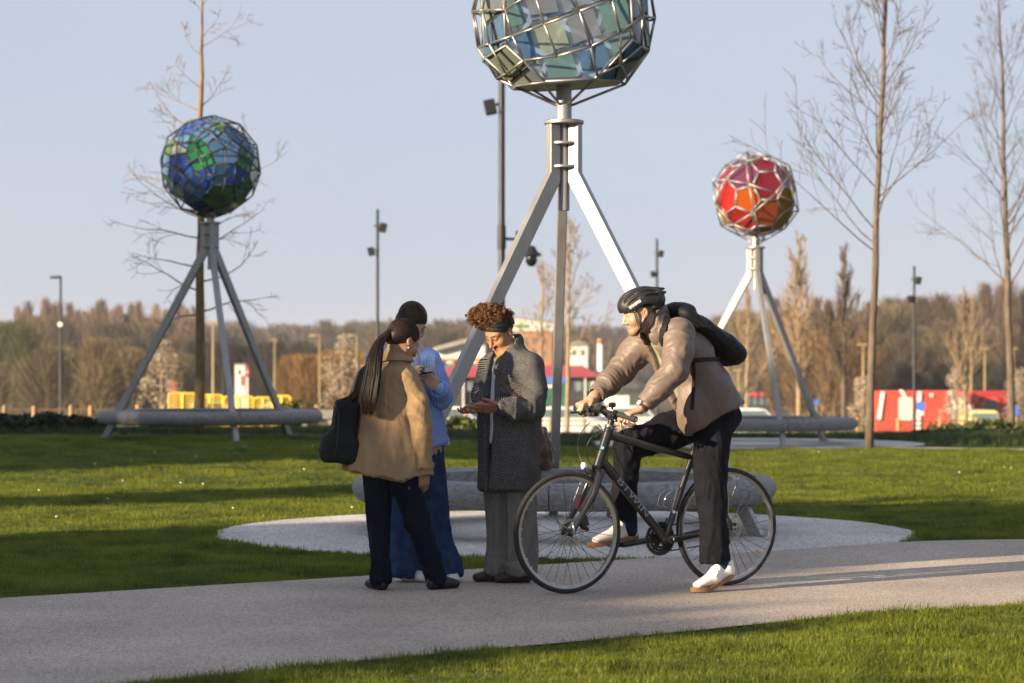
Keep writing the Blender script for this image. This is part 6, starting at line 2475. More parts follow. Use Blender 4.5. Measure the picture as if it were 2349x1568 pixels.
# ------------------------------------------------------------------ fabrics
from mathutils.bvhtree import BVHTree


def cloth(name, base, rough=0.8, var=0.15, scale=5, bump=0.35, bscale=420, sheen=0.0, spec=0.25, col2=None, bdist=0.002):
    return pm(name, base, rough, 0, var, scale, bump, bscale, spec, sheen, col2, bdist=bdist)


M['trench'] = cloth('tan_cotton', (0.29, 0.192, 0.102), 0.75, 0.10, 4, 0.5, 55, bdist=0.006)
M['navy'] = cloth('navy_wool', (0.006, 0.008, 0.017), 0.8, 0.25, 6, 0.4, 60, bdist=0.005, spec=0.1)
M['denim'] = cloth('blue_denim', (0.017, 0.040, 0.100), 0.85, 0.22, 14, 0.5, 70, col2=(0.024, 0.052, 0.12), bdist=0.005, spec=0.12)
M['darkdenim'] = cloth('raw_denim', (0.0048, 0.0056, 0.0092), 0.85, 0.22, 14, 0.5, 70, col2=(0.0075, 0.008, 0.012), bdist=0.005, spec=0.1)
M['linen'] = cloth('grey_linen', (0.15, 0.142, 0.124), 0.9, 0.10, 90, 0.5, 80, col2=(0.17, 0.16, 0.14), bdist=0.004)
M['nylon'] = cloth('taupe_nylon', (0.138, 0.104, 0.086), 0.50, 0.06, 5, 0.3, 75, spec=0.35, bdist=0.004)
M['nylon_lining'] = cloth('dark_lining', (0.03, 0.022, 0.018), 0.6, 0.2, 6)
M['sage'] = cloth('sage_jersey', (0.24, 0.24, 0.17), 0.9, 0.1, 6)
M['tee'] = cloth('white_jersey', (0.62, 0.62, 0.68), 0.9, 0.06, 6)
M['blackcloth'] = cloth('black_canvas', (0.008, 0.0105, 0.010), 0.75, 0.3, 7, 0.4, 500)
M['packcloth'] = cloth('black_pack_fabric', (0.008, 0.008, 0.010), 0.62, 0.3, 7, 0.4, 500)
M['leather'] = pm('brown_leather', (0.060, 0.026, 0.016), 0.38, 0, 0.4, 14, 0.25, 120, spec=0.5, col2=(0.085, 0.038, 0.024))
M['shoe_brown'] = pm('brown_suede', (0.035, 0.02, 0.013), 0.6, 0, 0.3, 20, 0.2, 200)
M['shoe_black'] = pm('black_shoe', (0.008, 0.008, 0.010), 0.5, 0, 0.3, 20, 0.2, 200)
M['shoe_white'] = pm('white_leather', (0.70, 0.68, 0.64), 0.55, 0, 0.06, 20, 0.15, 150)
M['gum'] = pm('gum_rubber', (0.27, 0.125, 0.058), 0.6, 0, 0.12, 20, 0.1, 150)
M['sock'] = cloth('navy_sock', (0.010, 0.018, 0.045), 0.9, 0.3, 40, 0.5, 300)
M['olive'] = cloth('olive_knit', (0.19, 0.13, 0.02), 0.9, 0.1, 30)
M['gold'] = pm('gold_chain', (0.75, 0.52, 0.22), 0.25, 1.0, 0.1, 40)
M['hair_dark'] = pm('dark_brown_hair', (0.011, 0.006, 0.0045), 0.42, 0, 0.5, 40, 0, spec=0.35, col2=(0.022, 0.011, 0.0075), stretch=(1, 1, 0.4))
M['hair_black'] = pm('black_hair', (0.008, 0.006, 0.005), 0.5, 0, 0.4, 40, 0.5, 300)
M['helmet'] = pm('matt_black_shell', (0.012, 0.012, 0.0125), 0.5, 0, 0.15, 20, 0.1, 400)
M['foam'] = pm('helmet_foam', (0.006, 0.006, 0.006), 0.85, 0, 0.3, 60, 0.3, 200)


def stripe_mat(name, c1, c2, period, dirv, width=0.5, bump=0.3):
    m, nt, b = new_mat(name)
    N, L = nt.nodes, nt.links
    tc = N.new('ShaderNodeTexCoord')
    nz = N.new('ShaderNodeTexNoise'); nz.inputs['Scale'].default_value = 9; nz.inputs['Detail'].default_value = 3
    L.new(tc.outputs['Object'], nz.inputs['Vector'])
    dt = N.new('ShaderNodeVectorMath'); dt.operation = 'DOT_PRODUCT'; dt.inputs[1].default_value = tuple(6.2832 / period * x for x in dirv)
    L.new(tc.outputs['Object'], dt.inputs[0])
    ma = N.new('ShaderNodeMath'); ma.operation = 'MULTIPLY_ADD'; ma.inputs[1].default_value = 2.2
    L.new(nz.outputs['Fac'], ma.inputs[0]); L.new(dt.outputs['Value'], ma.inputs[2])
    sn = N.new('ShaderNodeMath'); sn.operation = 'SINE'; L.new(ma.outputs[0], sn.inputs[0])
    mr = N.new('ShaderNodeMapRange'); mr.inputs['From Min'].default_value = width; mr.inputs['From Max'].default_value = min(1, width + 0.3)
    L.new(sn.outputs[0], mr.inputs[0])
    mx = N.new('ShaderNodeMix'); mx.data_type = 'RGBA'
    mx.inputs['A'].default_value = (*c1, 1); mx.inputs['B'].default_value = (*c2, 1)
    L.new(mr.outputs[0], mx.inputs['Factor'])
    L.new(mx.outputs['Result'], b.inputs['Base Color'])
    b.inputs['Roughness'].default_value = 0.85
    b.inputs['Specular IOR Level'].default_value = 0.2
    n2 = N.new('ShaderNodeTexNoise'); n2.inputs['Scale'].default_value = 300
    L.new(tc.outputs['Object'], n2.inputs['Vector'])
    bp = N.new('ShaderNodeBump'); bp.inputs['Strength'].default_value = bump; bp.inputs['Distance'].default_value = 0.002
    L.new(n2.outputs['Fac'], bp.inputs['Height']); L.new(bp.outputs[0], b.inputs['Normal'])
    return m


def herringbone_mat(name, dark, light, dirv, col_w=0.030, period=0.0105):
    m, nt, b = new_mat(name)
    N, L = nt.nodes, nt.links
    tc = N.new('ShaderNodeTexCoord')
    def math_(op, a, b_=None, c=None):
        n = N.new('ShaderNodeMath'); n.operation = op
        for i, x in enumerate((a, b_, c)):
            if x is None:
                continue
            if isinstance(x, (int, float)):
                n.inputs[i].default_value = x
            else:
                L.new(x, n.inputs[i])
        return n.outputs[0]
    dt = N.new('ShaderNodeVectorMath'); dt.operation = 'DOT_PRODUCT'; dt.inputs[1].default_value = dirv
    L.new(tc.outputs['Object'], dt.inputs[0])
    sep = N.new('ShaderNodeSeparateXYZ'); L.new(tc.outputs['Object'], sep.inputs[0])
    nz = N.new('ShaderNodeTexNoise'); nz.inputs['Scale'].default_value = 7; nz.inputs['Detail'].default_value = 2
    L.new(tc.outputs['Object'], nz.inputs['Vector'])
    xx = math_('MULTIPLY_ADD', nz.outputs['Fac'], 0.03, dt.outputs['Value'])
    tri = math_('PINGPONG', xx, col_w)
    ph = math_('MULTIPLY', math_('ADD', math_('MULTIPLY_ADD', nz.outputs['Fac'], 0.02, sep.outputs['Z']), tri), 6.2832 / period)
    sn = math_('SINE', ph)
    n3 = N.new('ShaderNodeTexNoise'); n3.inputs['Scale'].default_value = 240; n3.inputs['Detail'].default_value = 2
    L.new(tc.outputs['Object'], n3.inputs['Vector'])
    v = math_('MULTIPLY_ADD', math_('SUBTRACT', n3.outputs['Fac'], 0.5), 4.2, sn)
    mr = N.new('ShaderNodeMapRange'); mr.inputs['From Min'].default_value = -0.1; mr.inputs['From Max'].default_value = 1.1
    L.new(v, mr.inputs[0])
    mx = N.new('ShaderNodeMix'); mx.data_type = 'RGBA'
    mx.inputs['A'].default_value = (*dark, 1); mx.inputs['B'].default_value = (*light, 1)
    L.new(mr.outputs[0], mx.inputs['Factor'])
    L.new(mx.outputs['Result'], b.inputs['Base Color'])
    b.inputs['Roughness'].default_value = 0.95
    b.inputs['Specular IOR Level'].default_value = 0.1
    bp = N.new('ShaderNodeBump'); bp.inputs['Strength'].default_value = 0.5; bp.inputs['Distance'].default_value = 0.003
    L.new(n3.outputs['Fac'], bp.inputs['Height']); L.new(bp.outputs[0], b.inputs['Normal'])
    return m


M['stripe'] = stripe_mat('blue_striped_cotton', (0.20, 0.33, 0.70), (0.36, 0.47, 0.76), 0.015, (0.95, 0.25, 0.12), 0.35)
M['whitestripe'] = stripe_mat('white_striped_linen', (0.66, 0.66, 0.72), (0.50, 0.52, 0.66), 0.012, (0.8, -0.6, 0.0), 0.5)
M['herringbone'] = herringbone_mat('herringbone_tweed', (0.006, 0.007, 0.009), (0.26, 0.255, 0.245), (0.85, 0.35, 0.0), 0.026, 0.0092)


def garment(name, F, mat, parent, disp=None, it=1, col=None):
    V_, F_ = F.mesh()
    V_ = relax(V_, F_, it)
    if disp is not None:
        N_ = vnormals(V_, F_)
        V_ = V_ + N_ * disp(V_, N_)[:, None]
    c = col(V_) if col is not None else None
    o = mesh_obj(name, V_, F_, mat, parent, smooth=True, col=c)
    return o, V_, F_


def split_pair(name, F, mat, parent):
    """one mesh per connected piece"""
    V_, F_ = F.mesh()
    V_ = relax(V_, F_, 1)
    lab = np.arange(len(V_))
    for _ in range(400):
        m = lab[F_].min(1)
        new = lab.copy()
        for k in range(4):
            np.minimum.at(new, F_[:, k], m)
        new = new[new]
        if (new == lab).all():
            break
        lab = new
    for c in np.unique(lab):
        idx = np.where(lab == c)[0]
        if len(idx) < 60:
            continue
        mp = np.full(len(V_), -1); mp[idx] = np.arange(len(idx))
        f = F_[lab[F_[:, 0]] == c]
        mesh_obj(name, V_[idx], mp[f], mat, parent, smooth=True)


def bvh_of(V_, F_):
    return BVHTree.FromPolygons([tuple(p) for p in V_], [tuple(f) for f in F_])


CAMP = Vector((0, 0, CAMZ))


def on_surf(u, v, bvh, off=0.003, dflt=14.0):
    d = (at(u, v, 1.0) - CAMP).normalized()
    loc, nor, idx, dist = bvh.ray_cast(CAMP, d)
    if loc is None:
        p = at(u, v, dflt)
        return p, Vector((0, -1, 0))
    if nor.dot(d) > 0:
        nor = -nor
    return loc + nor * off, nor


def ribbon(name, pts, nors, width, thick, mat, parent):
    """flat band through pts with surface normals"""
    pts = [Vector(p) for p in pts]
    v_ = []
    n = len(pts)
    for i in range(n):
        t = (pts[min(i + 1, n - 1)] - pts[max(i - 1, 0)]).normalized()
        nr = Vector(nors[i]); nr = (nr - t * nr.dot(t)).normalized()
        sd = t.cross(nr)
        for a, b_ in ((-1, -0.5), (1, -0.5), (1, 0.5), (-1, 0.5)):
            v_.append(pts[i] + sd * width / 2 * a + nr * thick * b_)
    f = [(i * 4 + k, i * 4 + (k + 1) % 4, (i + 1) * 4 + (k + 1) % 4, (i + 1) * 4 + k) for i in range(n - 1) for k in range(4)]
    f += [(3, 2, 1, 0), tuple((n - 1) * 4 + k for k in range(4))]
    o = mesh_obj(name, v_, f, mat, parent)
    return autosmooth(o, 40)


def dense(pts, n=6):
    """Catmull-Rom through 2-tuples or vectors"""
    P_ = [np.array(p, float) for p in pts]
    P_ = [2 * P_[0] - P_[1]] + P_ + [2 * P_[-1] - P_[-2]]
    out = []
    for i in range(1, len(P_) - 2):
        for k in range(n):
            t = k / n
            a, b_, c, d = P_[i - 1], P_[i], P_[i + 1], P_[i + 2]
            out.append(0.5 * (2 * b_ + (c - a) * t + (2 * a - 5 * b_ + 4 * c - d) * t * t + (3 * b_ - a - 3 * c + d) * t ** 3))
    out.append(P_[-2])
    return out


def surf_band(name, uv, bvh, width, thick, mat, parent, off=0.004, n=6, dflt=14.0):
    pts, nors = [], []
    for q_ in dense(uv, n):
        p, nr = on_surf(q_[0], q_[1], bvh, off, dflt)
        pts.append(p); nors.append(nr)
    for _ in range(3):
        pts = [pts[0]] + [(pts[i - 1] + pts[i] * 2 + pts[i + 1]) / 4 for i in range(1, len(pts) - 1)] + [pts[-1]]
        nors = [nors[0]] + [(nors[i - 1] + nors[i] * 2 + nors[i + 1]).normalized() for i in range(1, len(nors) - 1)] + [nors[-1]]
    return ribbon(name, pts, nors, width, thick, mat, parent)


def person_body(F, origin, label, headobj, base, **kw):
    V_, F_ = F.mesh()
    col = headobj.colour(V_, base, **kw)
    o = mesh_obj('person', V_, F_, M['skin'], None, smooth=True, origin=tuple(origin), col=np.clip(col, 0, 1))
    return tag(o, label, 'person')


def strand_bundle(name, curve, wid, n, r, mat, parent, seed, side, jitter=0.004, gaps=0.0, thick=None):
    """locks of hair following a curve (list of points) with half widths per point"""
    rr = np.random.default_rng(seed)
    C_ = np.array(dense(curve, 8))
    W_ = np.interp(np.linspace(0, 1, len(C_)), np.linspace(0, 1, len(wid)), [w[0] for w in wid])
    D_ = np.interp(np.linspace(0, 1, len(C_)), np.linspace(0, 1, len(wid)), [w[1] for w in wid])
    sd = np.array(side, float); sd /= np.linalg.norm(sd)
    T = np.gradient(C_, axis=0); T /= np.linalg.norm(T, axis=1)[:, None]
    S = sd[None] - T * (T @ sd)[:, None]; S /= np.linalg.norm(S, axis=1)[:, None]
    Nn = np.cross(T, S)
    mb = MB()
    for k in range(n):
        a = rr.uniform(0, 2 * np.pi); q_ = rr.uniform(0.3, 1) ** 0.5
        a1, q1 = a + rr.normal(0, 0.5), np.clip(q_ + rr.normal(0, 0.15), 0, 1.1)
        end = int(len(C_) * rr.uniform(0.9, 1.0))
        t = np.linspace(0, 1, len(C_))
        aa = a * (1 - t) + a1 * t; qq = q_ * (1 - t) + q1 * t
        P_ = C_ + S * (W_ * qq * np.cos(aa))[:, None] + Nn * (D_ * qq * np.sin(aa))[:, None]
        P_ += np.cumsum(rr.normal(0, jitter * 0.15, P_.shape), 0)
        P_ = P_[:end:2]
        rad = r * np.interp(np.linspace(0, 1, len(P_)), [0, 0.1, 0.8, 1], [0.6, 1, 0.9, 0.25])
        mb.tube(P_, list(rad), 5, cap=False)
    return mb.build(name, mat, parent, smooth=True)


def combed(name, hd, ctr, rad, starts, end, n, mat, parent, seed, r=0.0011, lift=0.0015, fan=0.06):
    """fine locks lying on an ellipsoid cap, running from start directions to an end direction (local unit vectors)"""
    rr = np.random.default_rng(seed)
    ctr = np.array(ctr); rad = np.array(rad)
    mb = MB()
    for k in range(n):
        a = np.array(starts(rr), float); a /= np.linalg.norm(a)
        b_ = np.array(end(rr), float) + rr.normal(0, fan, 3); b_ /= np.linalg.norm(b_)
        w = math.acos(max(-1, min(1, a @ b_)))
        pts = []
        lf = lift * rr.uniform(0.2, 1.4)
        for t in np.linspace(0, 1, 9):
            d = (math.sin((1 - t) * w) * a + math.sin(t * w) * b_) / max(1e-4, math.sin(w))
            d = d + rr.normal(0, 0.004, 3)
            pts.append(hd.w(*(ctr + d * (rad + lf))))
        mb.tube(pts, [r * q for q in (0.3, 0.8, 1, 1, 1, 1, 1, 0.9, 0.6)], 4, cap=False)
    return mb.build(name, mat, parent, smooth=True)


# ================================================================== woman in the tan coat (seen from behind)
def build_tan():
    D = 13.9
    P_ = lambda u, v, dy=0.0: np.array(at(u, v, D + dy))
    fw = np.array([0.5, 0.866, 0]); rt_ = np.array([0.866, -0.5, 0])
    gz = 0.011
    sR, eR, wR = P_(938, 872, -0.05), P_(966, 985, -0.08), P_(969, 1074, -0.08)
    sL, eL, wL = P_(838, 868, 0.05), P_(815, 965, 0.10), P_(850, 1000, 0.30)
    hL, kL, aL = P_(868, 1030, 0.03), P_(868, 1195, 0.02), P_(874, 1325, 0.0)
    hR, kR, aR = P_(920, 1030, -0.02), P_(957, 1195, -0.01), P_(998, 1320, 0.03)
    nk = P_(908, 832, 0.01)
    hd = Head(P_(925, 783, 0.02), (0.66, 0.56, -0.42), scale=1.0)
    # body
    F = Field((-1.15, 13.5, 0.0), (-0.2, 14.4, 1.66), 0.0075, [(hd.c - 0.15, hd.c + 0.15, 0.004, (0, 1, 2))])
    hd.build(F)
    F.cone(hd.w(0, -0.02, -0.05), nk, 0.052, 0.055, 0.02)
    F.cone(nk, P_(893, 1000), 0.07, 0.10, 0.03)
    for a, b_, c in ((sR, eR, wR), (sL, eL, wL)):
        F.chain([nk, a, b_, c], [0.055, 0.05, 0.04, 0.028], 0.02)
    for a, b_, c in ((hL, kL, aL), (hR, kR, aR)):
        F.chain([P_(893, 1000), a, b_, c], [0.10, 0.075, 0.05, 0.035], 0.03)
    hand(F, wR + np.array([0, 0, -0.012]), (0.12, 0.1, -1), rt_ * 0.8 + np.array([0, -0.3, 0]), fw, [(25, 35, 25)] * 4, (25, 30), 0.92)
    hand(F, wL, (0.8, 0.5, 0.1), (0, 0, 1), (0.5, -0.8, 0), [(30, 30, 20)] * 4, (25, 20), 0.92)
    feet = []
    for an, dr in ((aL, (-0.45, 0.85)), (aR, (0.80, 0.60))):
        d = np.array([*dr, 0.0]); d /= np.linalg.norm(d)
        F.cone(an, np.array([an[0], an[1], gz + 0.03]) + d * 0.10, 0.03, 0.025, 0.01)
    body = person_body(F, (nk[0], nk[1], gz), 'woman seen from behind in a tan trench jacket, dark hair in a long ponytail', hd, (0.33, 0.175, 0.10), brow=(0.02, 0.012, 0.01))
    # shoes
    F = Field((-1.0, 13.5, -0.01), (-0.15, 14.3, 0.25), 0.006)
    for an, dr, sx in ((aL, (-0.45, 0.85), 1), (aR, (0.80, 0.60), 1)):
        d = np.array([*dr, 0.0]); d /= np.linalg.norm(d)
        heel = np.array([an[0], an[1], gz]) - d * 0.055
        shoe(F, heel, heel + d * 0.235, 0.04, 0.05)
    F.put(lambda x, y, z: (z - gz) + 0 * x + 0 * y, (-1, 13.5, -0.05), (-0.1, 14.4, gz), 0.0, 's')
    split_pair('shoe', F, M['shoe_black'], body)
    # trousers
    F = Field((-1.05, 13.5, 0.02), (-0.2, 14.3, 0.95), 0.007)
    F.chain([hL + (0, 0, 0.08), P_(866, 1110, 0.02), kL, P_(872, 1270, 0.01), np.array([aL[0] + 0.0, aL[1], 0.075])], [0.10, 0.086, 0.064, 0.058, 0.062])
    F.chain([hR + (0, 0, 0.08), P_(934, 1110, -0.02), kR, P_(984, 1270, 0.015), np.array([aR[0] + 0.005, aR[1] + 0.01, 0.075])], [0.10, 0.090, 0.068, 0.056, 0.058], 0.03)
    def dsp(V, N):
        return folds(V, (0.1, 0, 1), 4, 20, 0.014, 2.0) + folds(V, (0.3, 0, 1), 20, 7, 0.012, 5.0) * np.clip(1 - np.abs(V[:, 2] - 0.15) / 0.2, 0, 1)
    garment('trousers', F, M['navy'], body, dsp)
    # coat
    yaw = math.atan2(rt_[1], rt_[0])
    rows = []
    for v, u, hw, hdp in ((826, 908, 0.066, 0.062), (836, 905, 0.088, 0.076), (846, 898, 0.130, 0.092), (858, 891, 0.160, 0.108), (876, 886, 0.170, 0.120), (930, 885, 0.178, 0.130), (990, 887, 0.196, 0.142), (1050, 882, 0.244, 0.172), (1120, 880, 0.288, 0.196)):
        p = P_(u, v)
        rows.append((p[2], p[0], p[1] + 0.02, hw, hdp))
    def coat_field(grow=0.0, lo=-9):
        F = Field((-1.3, 13.5, 0.55), (-0.25, 14.35, 1.45), 0.007)
        F.vloft([(r[0], r[1], r[2], r[3] + grow, r[4] + grow) for r in rows], yaw, 0, 'u', 2.2)
        return F
    F = coat_field()
    F.chain([sR + (-0.02, 0, 0.0), P_(955, 925, -0.07), eR, wR + (0, 0, 0.02), wR + np.array([0.002, 0, -0.035])], [0.074, 0.069, 0.062, 0.057, 0.058], 0.035, 0.01)
    F.chain([sL + (0.02, 0, 0), P_(826, 920, 0.06), eL, wL], [0.075, 0.070, 0.064, 0.055], 0.035, 0.01)
    # sleeve mouth and slanting hem
    F.plane_cut(wR + (0, 0, -0.046), (0.1, 0, -1), wR - (0.085, 0.10, 0.2), wR + (0.085, 0.085, -0.02), 0.003)
    F.cone(wR + (0, 0, -0.15), wR + (0, 0, -0.01), 0.050, 0.050, 0.002, 's')
    hp0, hp1 = P_(786, 1077), P_(985, 1109)
    F.plane_cut(hp1, (-0.16, 0, -1), (-1.3, 13.4, 0.4), (wR[0] - 0.088, 14.4, 0.80))
    F.plane_cut(hp1, (-0.16, 0, -1), (hp1[0] - 0.2, wR[1] + 0.087, 0.4), (0.2, 14.4, 0.80))
    mR = lambda V: seg_mask(V, sR, wR, 0.08)[0]
    def dsp(V, N):
        m = mR(V)
        z = V[:, 2]
        f1 = folds(V, (0.15, 0.0, 1), 2.6, 11, 0.026, 1.0) * np.clip((1.25 - z) / 0.35, 0.25, 1)
        f2 = folds(V, (0.5, 0.1, 1), 15, 6, 0.014, 4.0) * m
        f3 = folds(V, (0.6, 0, 0.7), 11, 4, 0.014, 9.0) * np.clip(1 - np.abs(z - 1.05) / 0.2, 0, 1)
        return f1 * (1 - 0.6 * m) + f2 + f3
    co, V, Fc = garment('coat', F, M['trench'], body, dsp, 1)
    bv = bvh_of(V, Fc)
    # storm flap across the upper back
    F = coat_field(0.007)
    zf = P_(885, 953)[2]
    F.plane_cut((0, 0, zf), (0, 0, -1), (-1.4, 13.4, 0.3), (0.2, 14.4, zf + 0.001), 0.001)
    c0 = np.array([rows[4][1], rows[4][2], 0])
    F.plane_cut(c0 - fw * 0.045, fw, (-1.4, 13.4, 0.3), (0.2, 14.5, 1.6), 0.001)
    F.plane_cut(P_(918, 900), rt_, (-1.4, 13.4, 0.3), (0.2, 14.5, 1.6), 0.001)
    F.plane_cut(P_(838, 900), -rt_, (-1.4, 13.4, 0.3), (0.2, 14.5, 1.6), 0.001)
    garment('storm_flap', F, M['trench'], body, lambda V, N: folds(V, (0.15, 0.0, 1), 2.6, 11, 0.026, 1.0) * np.clip((1.25 - V[:, 2]) / 0.35, 0.25, 1) + folds(V, (0.6, 0, 0.7), 11, 4, 0.014, 9.0) * np.clip(1 - np.abs(V[:, 2] - 1.05) / 0.2, 0, 1) + 0.002, 2)
    # turned-down collar
    F = Field((-0.95, 13.6, 1.24), (-0.4, 14.2, 1.46), 0.005)
    cn = P_(911, 823, 0.02)
    tilt = np.array([0.10, 0.06, 1.0])
    F.econe(cn - tilt * 0.020, cn + tilt * 0.052, (0.108, 0.100), (0.066, 0.064), rt_)
    F.econe(cn - tilt * 0.10, cn + tilt * 0.12, (0.052, 0.050), (0.052, 0.052), rt_, 0.004, 's')
    F.plane_cut(cn + fw * 0.045, fw, (-1.3, 13.4, 1.0), (0.2, 14.4, 1.6))
    F.plane_cut(cn - (0, 0, 0.022), (0, -0.10, -1), (-1.3, 13.4, 1.0), (0.2, 14.4, 1.6), 0.002)
    garment('collar', F, M['trench'], body, lambda V, N: folds(V, (1, 0, 0.1), 8, 8, 0.003, 3.0), 1)
    # cuff strap and button
    for h in (0.010,):
        ring = [wR + np.array([0.066 * math.cos(t), 0.066 * math.sin(t), h + 0.008 * math.cos(t)]) for t in np.linspace(0, 2 * np.pi, 25)]
        ribbon('cuff_strap', ring, [np.array([math.cos(t), math.sin(t), 0]) for t in np.linspace(0, 2 * np.pi, 25)], 0.026, 0.006, M['trench'], body)
    p, nr = on_surf(966, 1073, bv, 0.012)
    MB().lathe(p, [(0.008, 0), (0.009, 0.003), (0.006, 0.005)], 14, nr).build('button', pm('horn_button', (0.16, 0.10, 0.055), 0.4, 0, 0.3, 80), body, smooth=True)
    # hair
    F = Field(hd.c - 0.16, hd.c + 0.16, 0.0045)
    F.ell(hd.w(0, -0.016, 0.034), np.array([0.0805, 0.1015, 0.0915]), hd.R)
    F.ell(hd.w(0, -0.075, -0.005), np.array([0.055, 0.045, 0.055]), hd.R, 0.03)
    F.plane_cut(hd.w(0, 0.070, 0.045), hd.R @ np.array([0, 0.78, -0.62]), hd.c - 0.2, hd.c + 0.2, 0.006)
    F.plane_cut(hd.w(0, -0.05, -0.055), hd.R @ np.array([0, -0.1, -1.0]), hd.c - 0.2, hd.c + 0.2, 0.006)
    for sx in (1, -1):
        F.ell(hd.w(sx * 0.085, 0.004, -0.012), np.array([0.03, 0.030, 0.034]), hd.R, 0.006, 's')
    tie = hd.w(0.012, -0.118, 0.012)
    def dsp(V, N):
        l = hd.loc(V)
        # combed lines running to the hair tie
        q_ = l - np.array([0.012, -0.118, 0.012])
        ang = np.arctan2(q_[:, 0], q_[:, 2] + 0.02)
        r_ = np.linalg.norm(q_, axis=1)
        return 0.0022 * vn(np.stack([ang * 16, r_ * 9, ang * 0 + 3.3], 1)) + 0.0014 * vn(np.stack([ang * 38, r_ * 12, ang * 0 + 8.3], 1))
    garment('hair', F, M['hair_dark'], body, dsp, 1)
    M['hair_strand'] = leaf_mat('hair_strand', (0.008, 0.0045, 0.003), (0.040, 0.020, 0.012), 0.05, 30, 0.38)
    tu = np.array([0.012, -0.102, -0.022]) / np.array([0.0805, 0.1015, 0.0915])
    def st(rr):
        t = rr.uniform(0, 1)
        x = rr.uniform(-1, 1)
        y = 0.70 * (1 - 0.65 * abs(x)); z = 0.32 - 0.62 * abs(x) ** 1.5 + rr.uniform(-0.04, 0.5 if t < 0.35 else 0.06)
        if t > 0.85:
            y = -0.35; z = -0.75
        return (x, y, z)
    combed('combed_hair', hd, (0, -0.016, 0.034), (0.0805, 0.1015, 0.0915), st, lambda rr: tu, 520, M['hair_strand'], body, 3)['kind'] = 'stuff'
    # ponytail hanging down the back
    t0 = np.array(tie)
    cur = [t0, P_(871, 786, -0.10), P_(861, 815, -0.150), P_(854, 862, -0.178), P_(846, 915, -0.195), P_(843, 962, -0.195)]
    strand_bundle('ponytail', cur, [(0.014, 0.014), (0.028, 0.020), (0.042, 0.024), (0.050, 0.024), (0.050, 0.022), (0.036, 0.016)], 520, 0.0021, M['hair_strand'], body, 4, rt_)['kind'] = 'stuff'
    ring = [t0 + (hd.R @ np.array([math.cos(t), 0.1, math.sin(t)])) * 0.017 for t in np.linspace(0, 2 * np.pi, 16, endpoint=False)]
    MB().tube(ring, 0.006, 8, closed=True).build('hair_tie', M['blackcloth'], body, smooth=True)
    MB().lathe(hd.w(0.088, -0.010, -0.048), [(0.001, -0.005), (0.005, -0.003), (0.005, 0.003), (0.001, 0.005)], 10).build('earring', M['lens'], body, smooth=True)
    return body, bv, P_


tan_body, tan_bvh, TP = build_tan()

# shoulder bag
def build_tote():
    c = TP(786, 990, -0.02)
    ex = np.array([0.95, 0.25, 0.0]); ex /= np.linalg.norm(ex)
    up = np.array([0.17, 0.0, 1.0]); up /= np.linalg.norm(up)
    ex = ex - up * (ex @ up); ex /= np.linalg.norm(ex)
    ey = np.cross(up, ex)
    F = Field(c - 0.32, c + 0.32, 0.006)
    Rm = np.stack([ex, ey, up], 1)
    F.rbox(c + up * 0.02, (0.068, 0.055, 0.155), Rm, 0.02)
    F.rbox(c - up * 0.115 - ex * 0.002, (0.098, 0.075, 0.068), Rm, 0.03, 0.09)
    F.rbox(c - up * 0.09 - ex * 0.085, (0.022, 0.05, 0.05), Rm, 0.015, 0.02)
    root = thing('tote_bag', tuple(c - up * 0.18), 'black canvas shoulder bag hanging behind the woman in the tan coat', 'bag')
    o, V, Fc = garment('bag_body', F, M['blackcloth'], root, lambda V, N: folds(V, (0.1, 0, 1), 6, 14, 0.008, 3.0) + folds(V, (0.8, 0.2, 0.5), 9, 5, 0.005, 5.0), 2)
    b = bvh_of(V, Fc)
    surf_band('zip', [(768, 928), (777, 950), (775, 985), (773, 1020), (769, 1046)], b, 0.006, 0.003, M['black'], root, 0.002)
    # strap from the bag up over the shoulder
    pts = [TP(812, 925, -0.05), TP(819, 895, -0.075), TP(829, 860, -0.06), TP(838, 841, 0.0), TP(836, 850, 0.10), TP(818, 905, 0.10)]
    pts = dense(pts, 5)
    nors = []
    for i, p in enumerate(pts):
        t = i / (len(pts) - 1)
        nors.append((-0.3, math.cos(math.pi * min(1, max(0, (t - 0.35) / 0.4))) * -1.0, 0.6 if 0.3 < t < 0.8 else 0.1))
    ribbon('strap', pts, nors, 0.040, 0.005, M['blackcloth'], root)
    ribbon('strap', dense([TP(773, 925, -0.06), TP(800, 915, -0.07), TP(815, 902, -0.075)], 5), [(0, -1, 0.3)] * 11, 0.032, 0.005, M['blackcloth'], root)
    rp = TP(744, 1012, -0.02)
    MB().tube([Vector(rp) + Vector((0.016 * math.cos(t), 0, 0.015 * math.sin(t))) for t in np.linspace(0, 2 * np.pi, 14, endpoint=False)], 0.0035, 6, closed=True).build('ring', M['black'], root, smooth=True)
    MB().tube([rp + np.array([0.006, 0, 0.012]), TP(757, 990, -0.03)], [0.003, 0.005], 6).build('clip', M['spoke'], root, smooth=True)
    ribbon('tab', [rp + np.array([0, 0, -0.012]), TP(746, 1025, -0.02), TP(752, 1036, -0.02)], [(0, -1, 0)] * 3, 0.028, 0.005, M['blackcloth'], root)


build_tote()


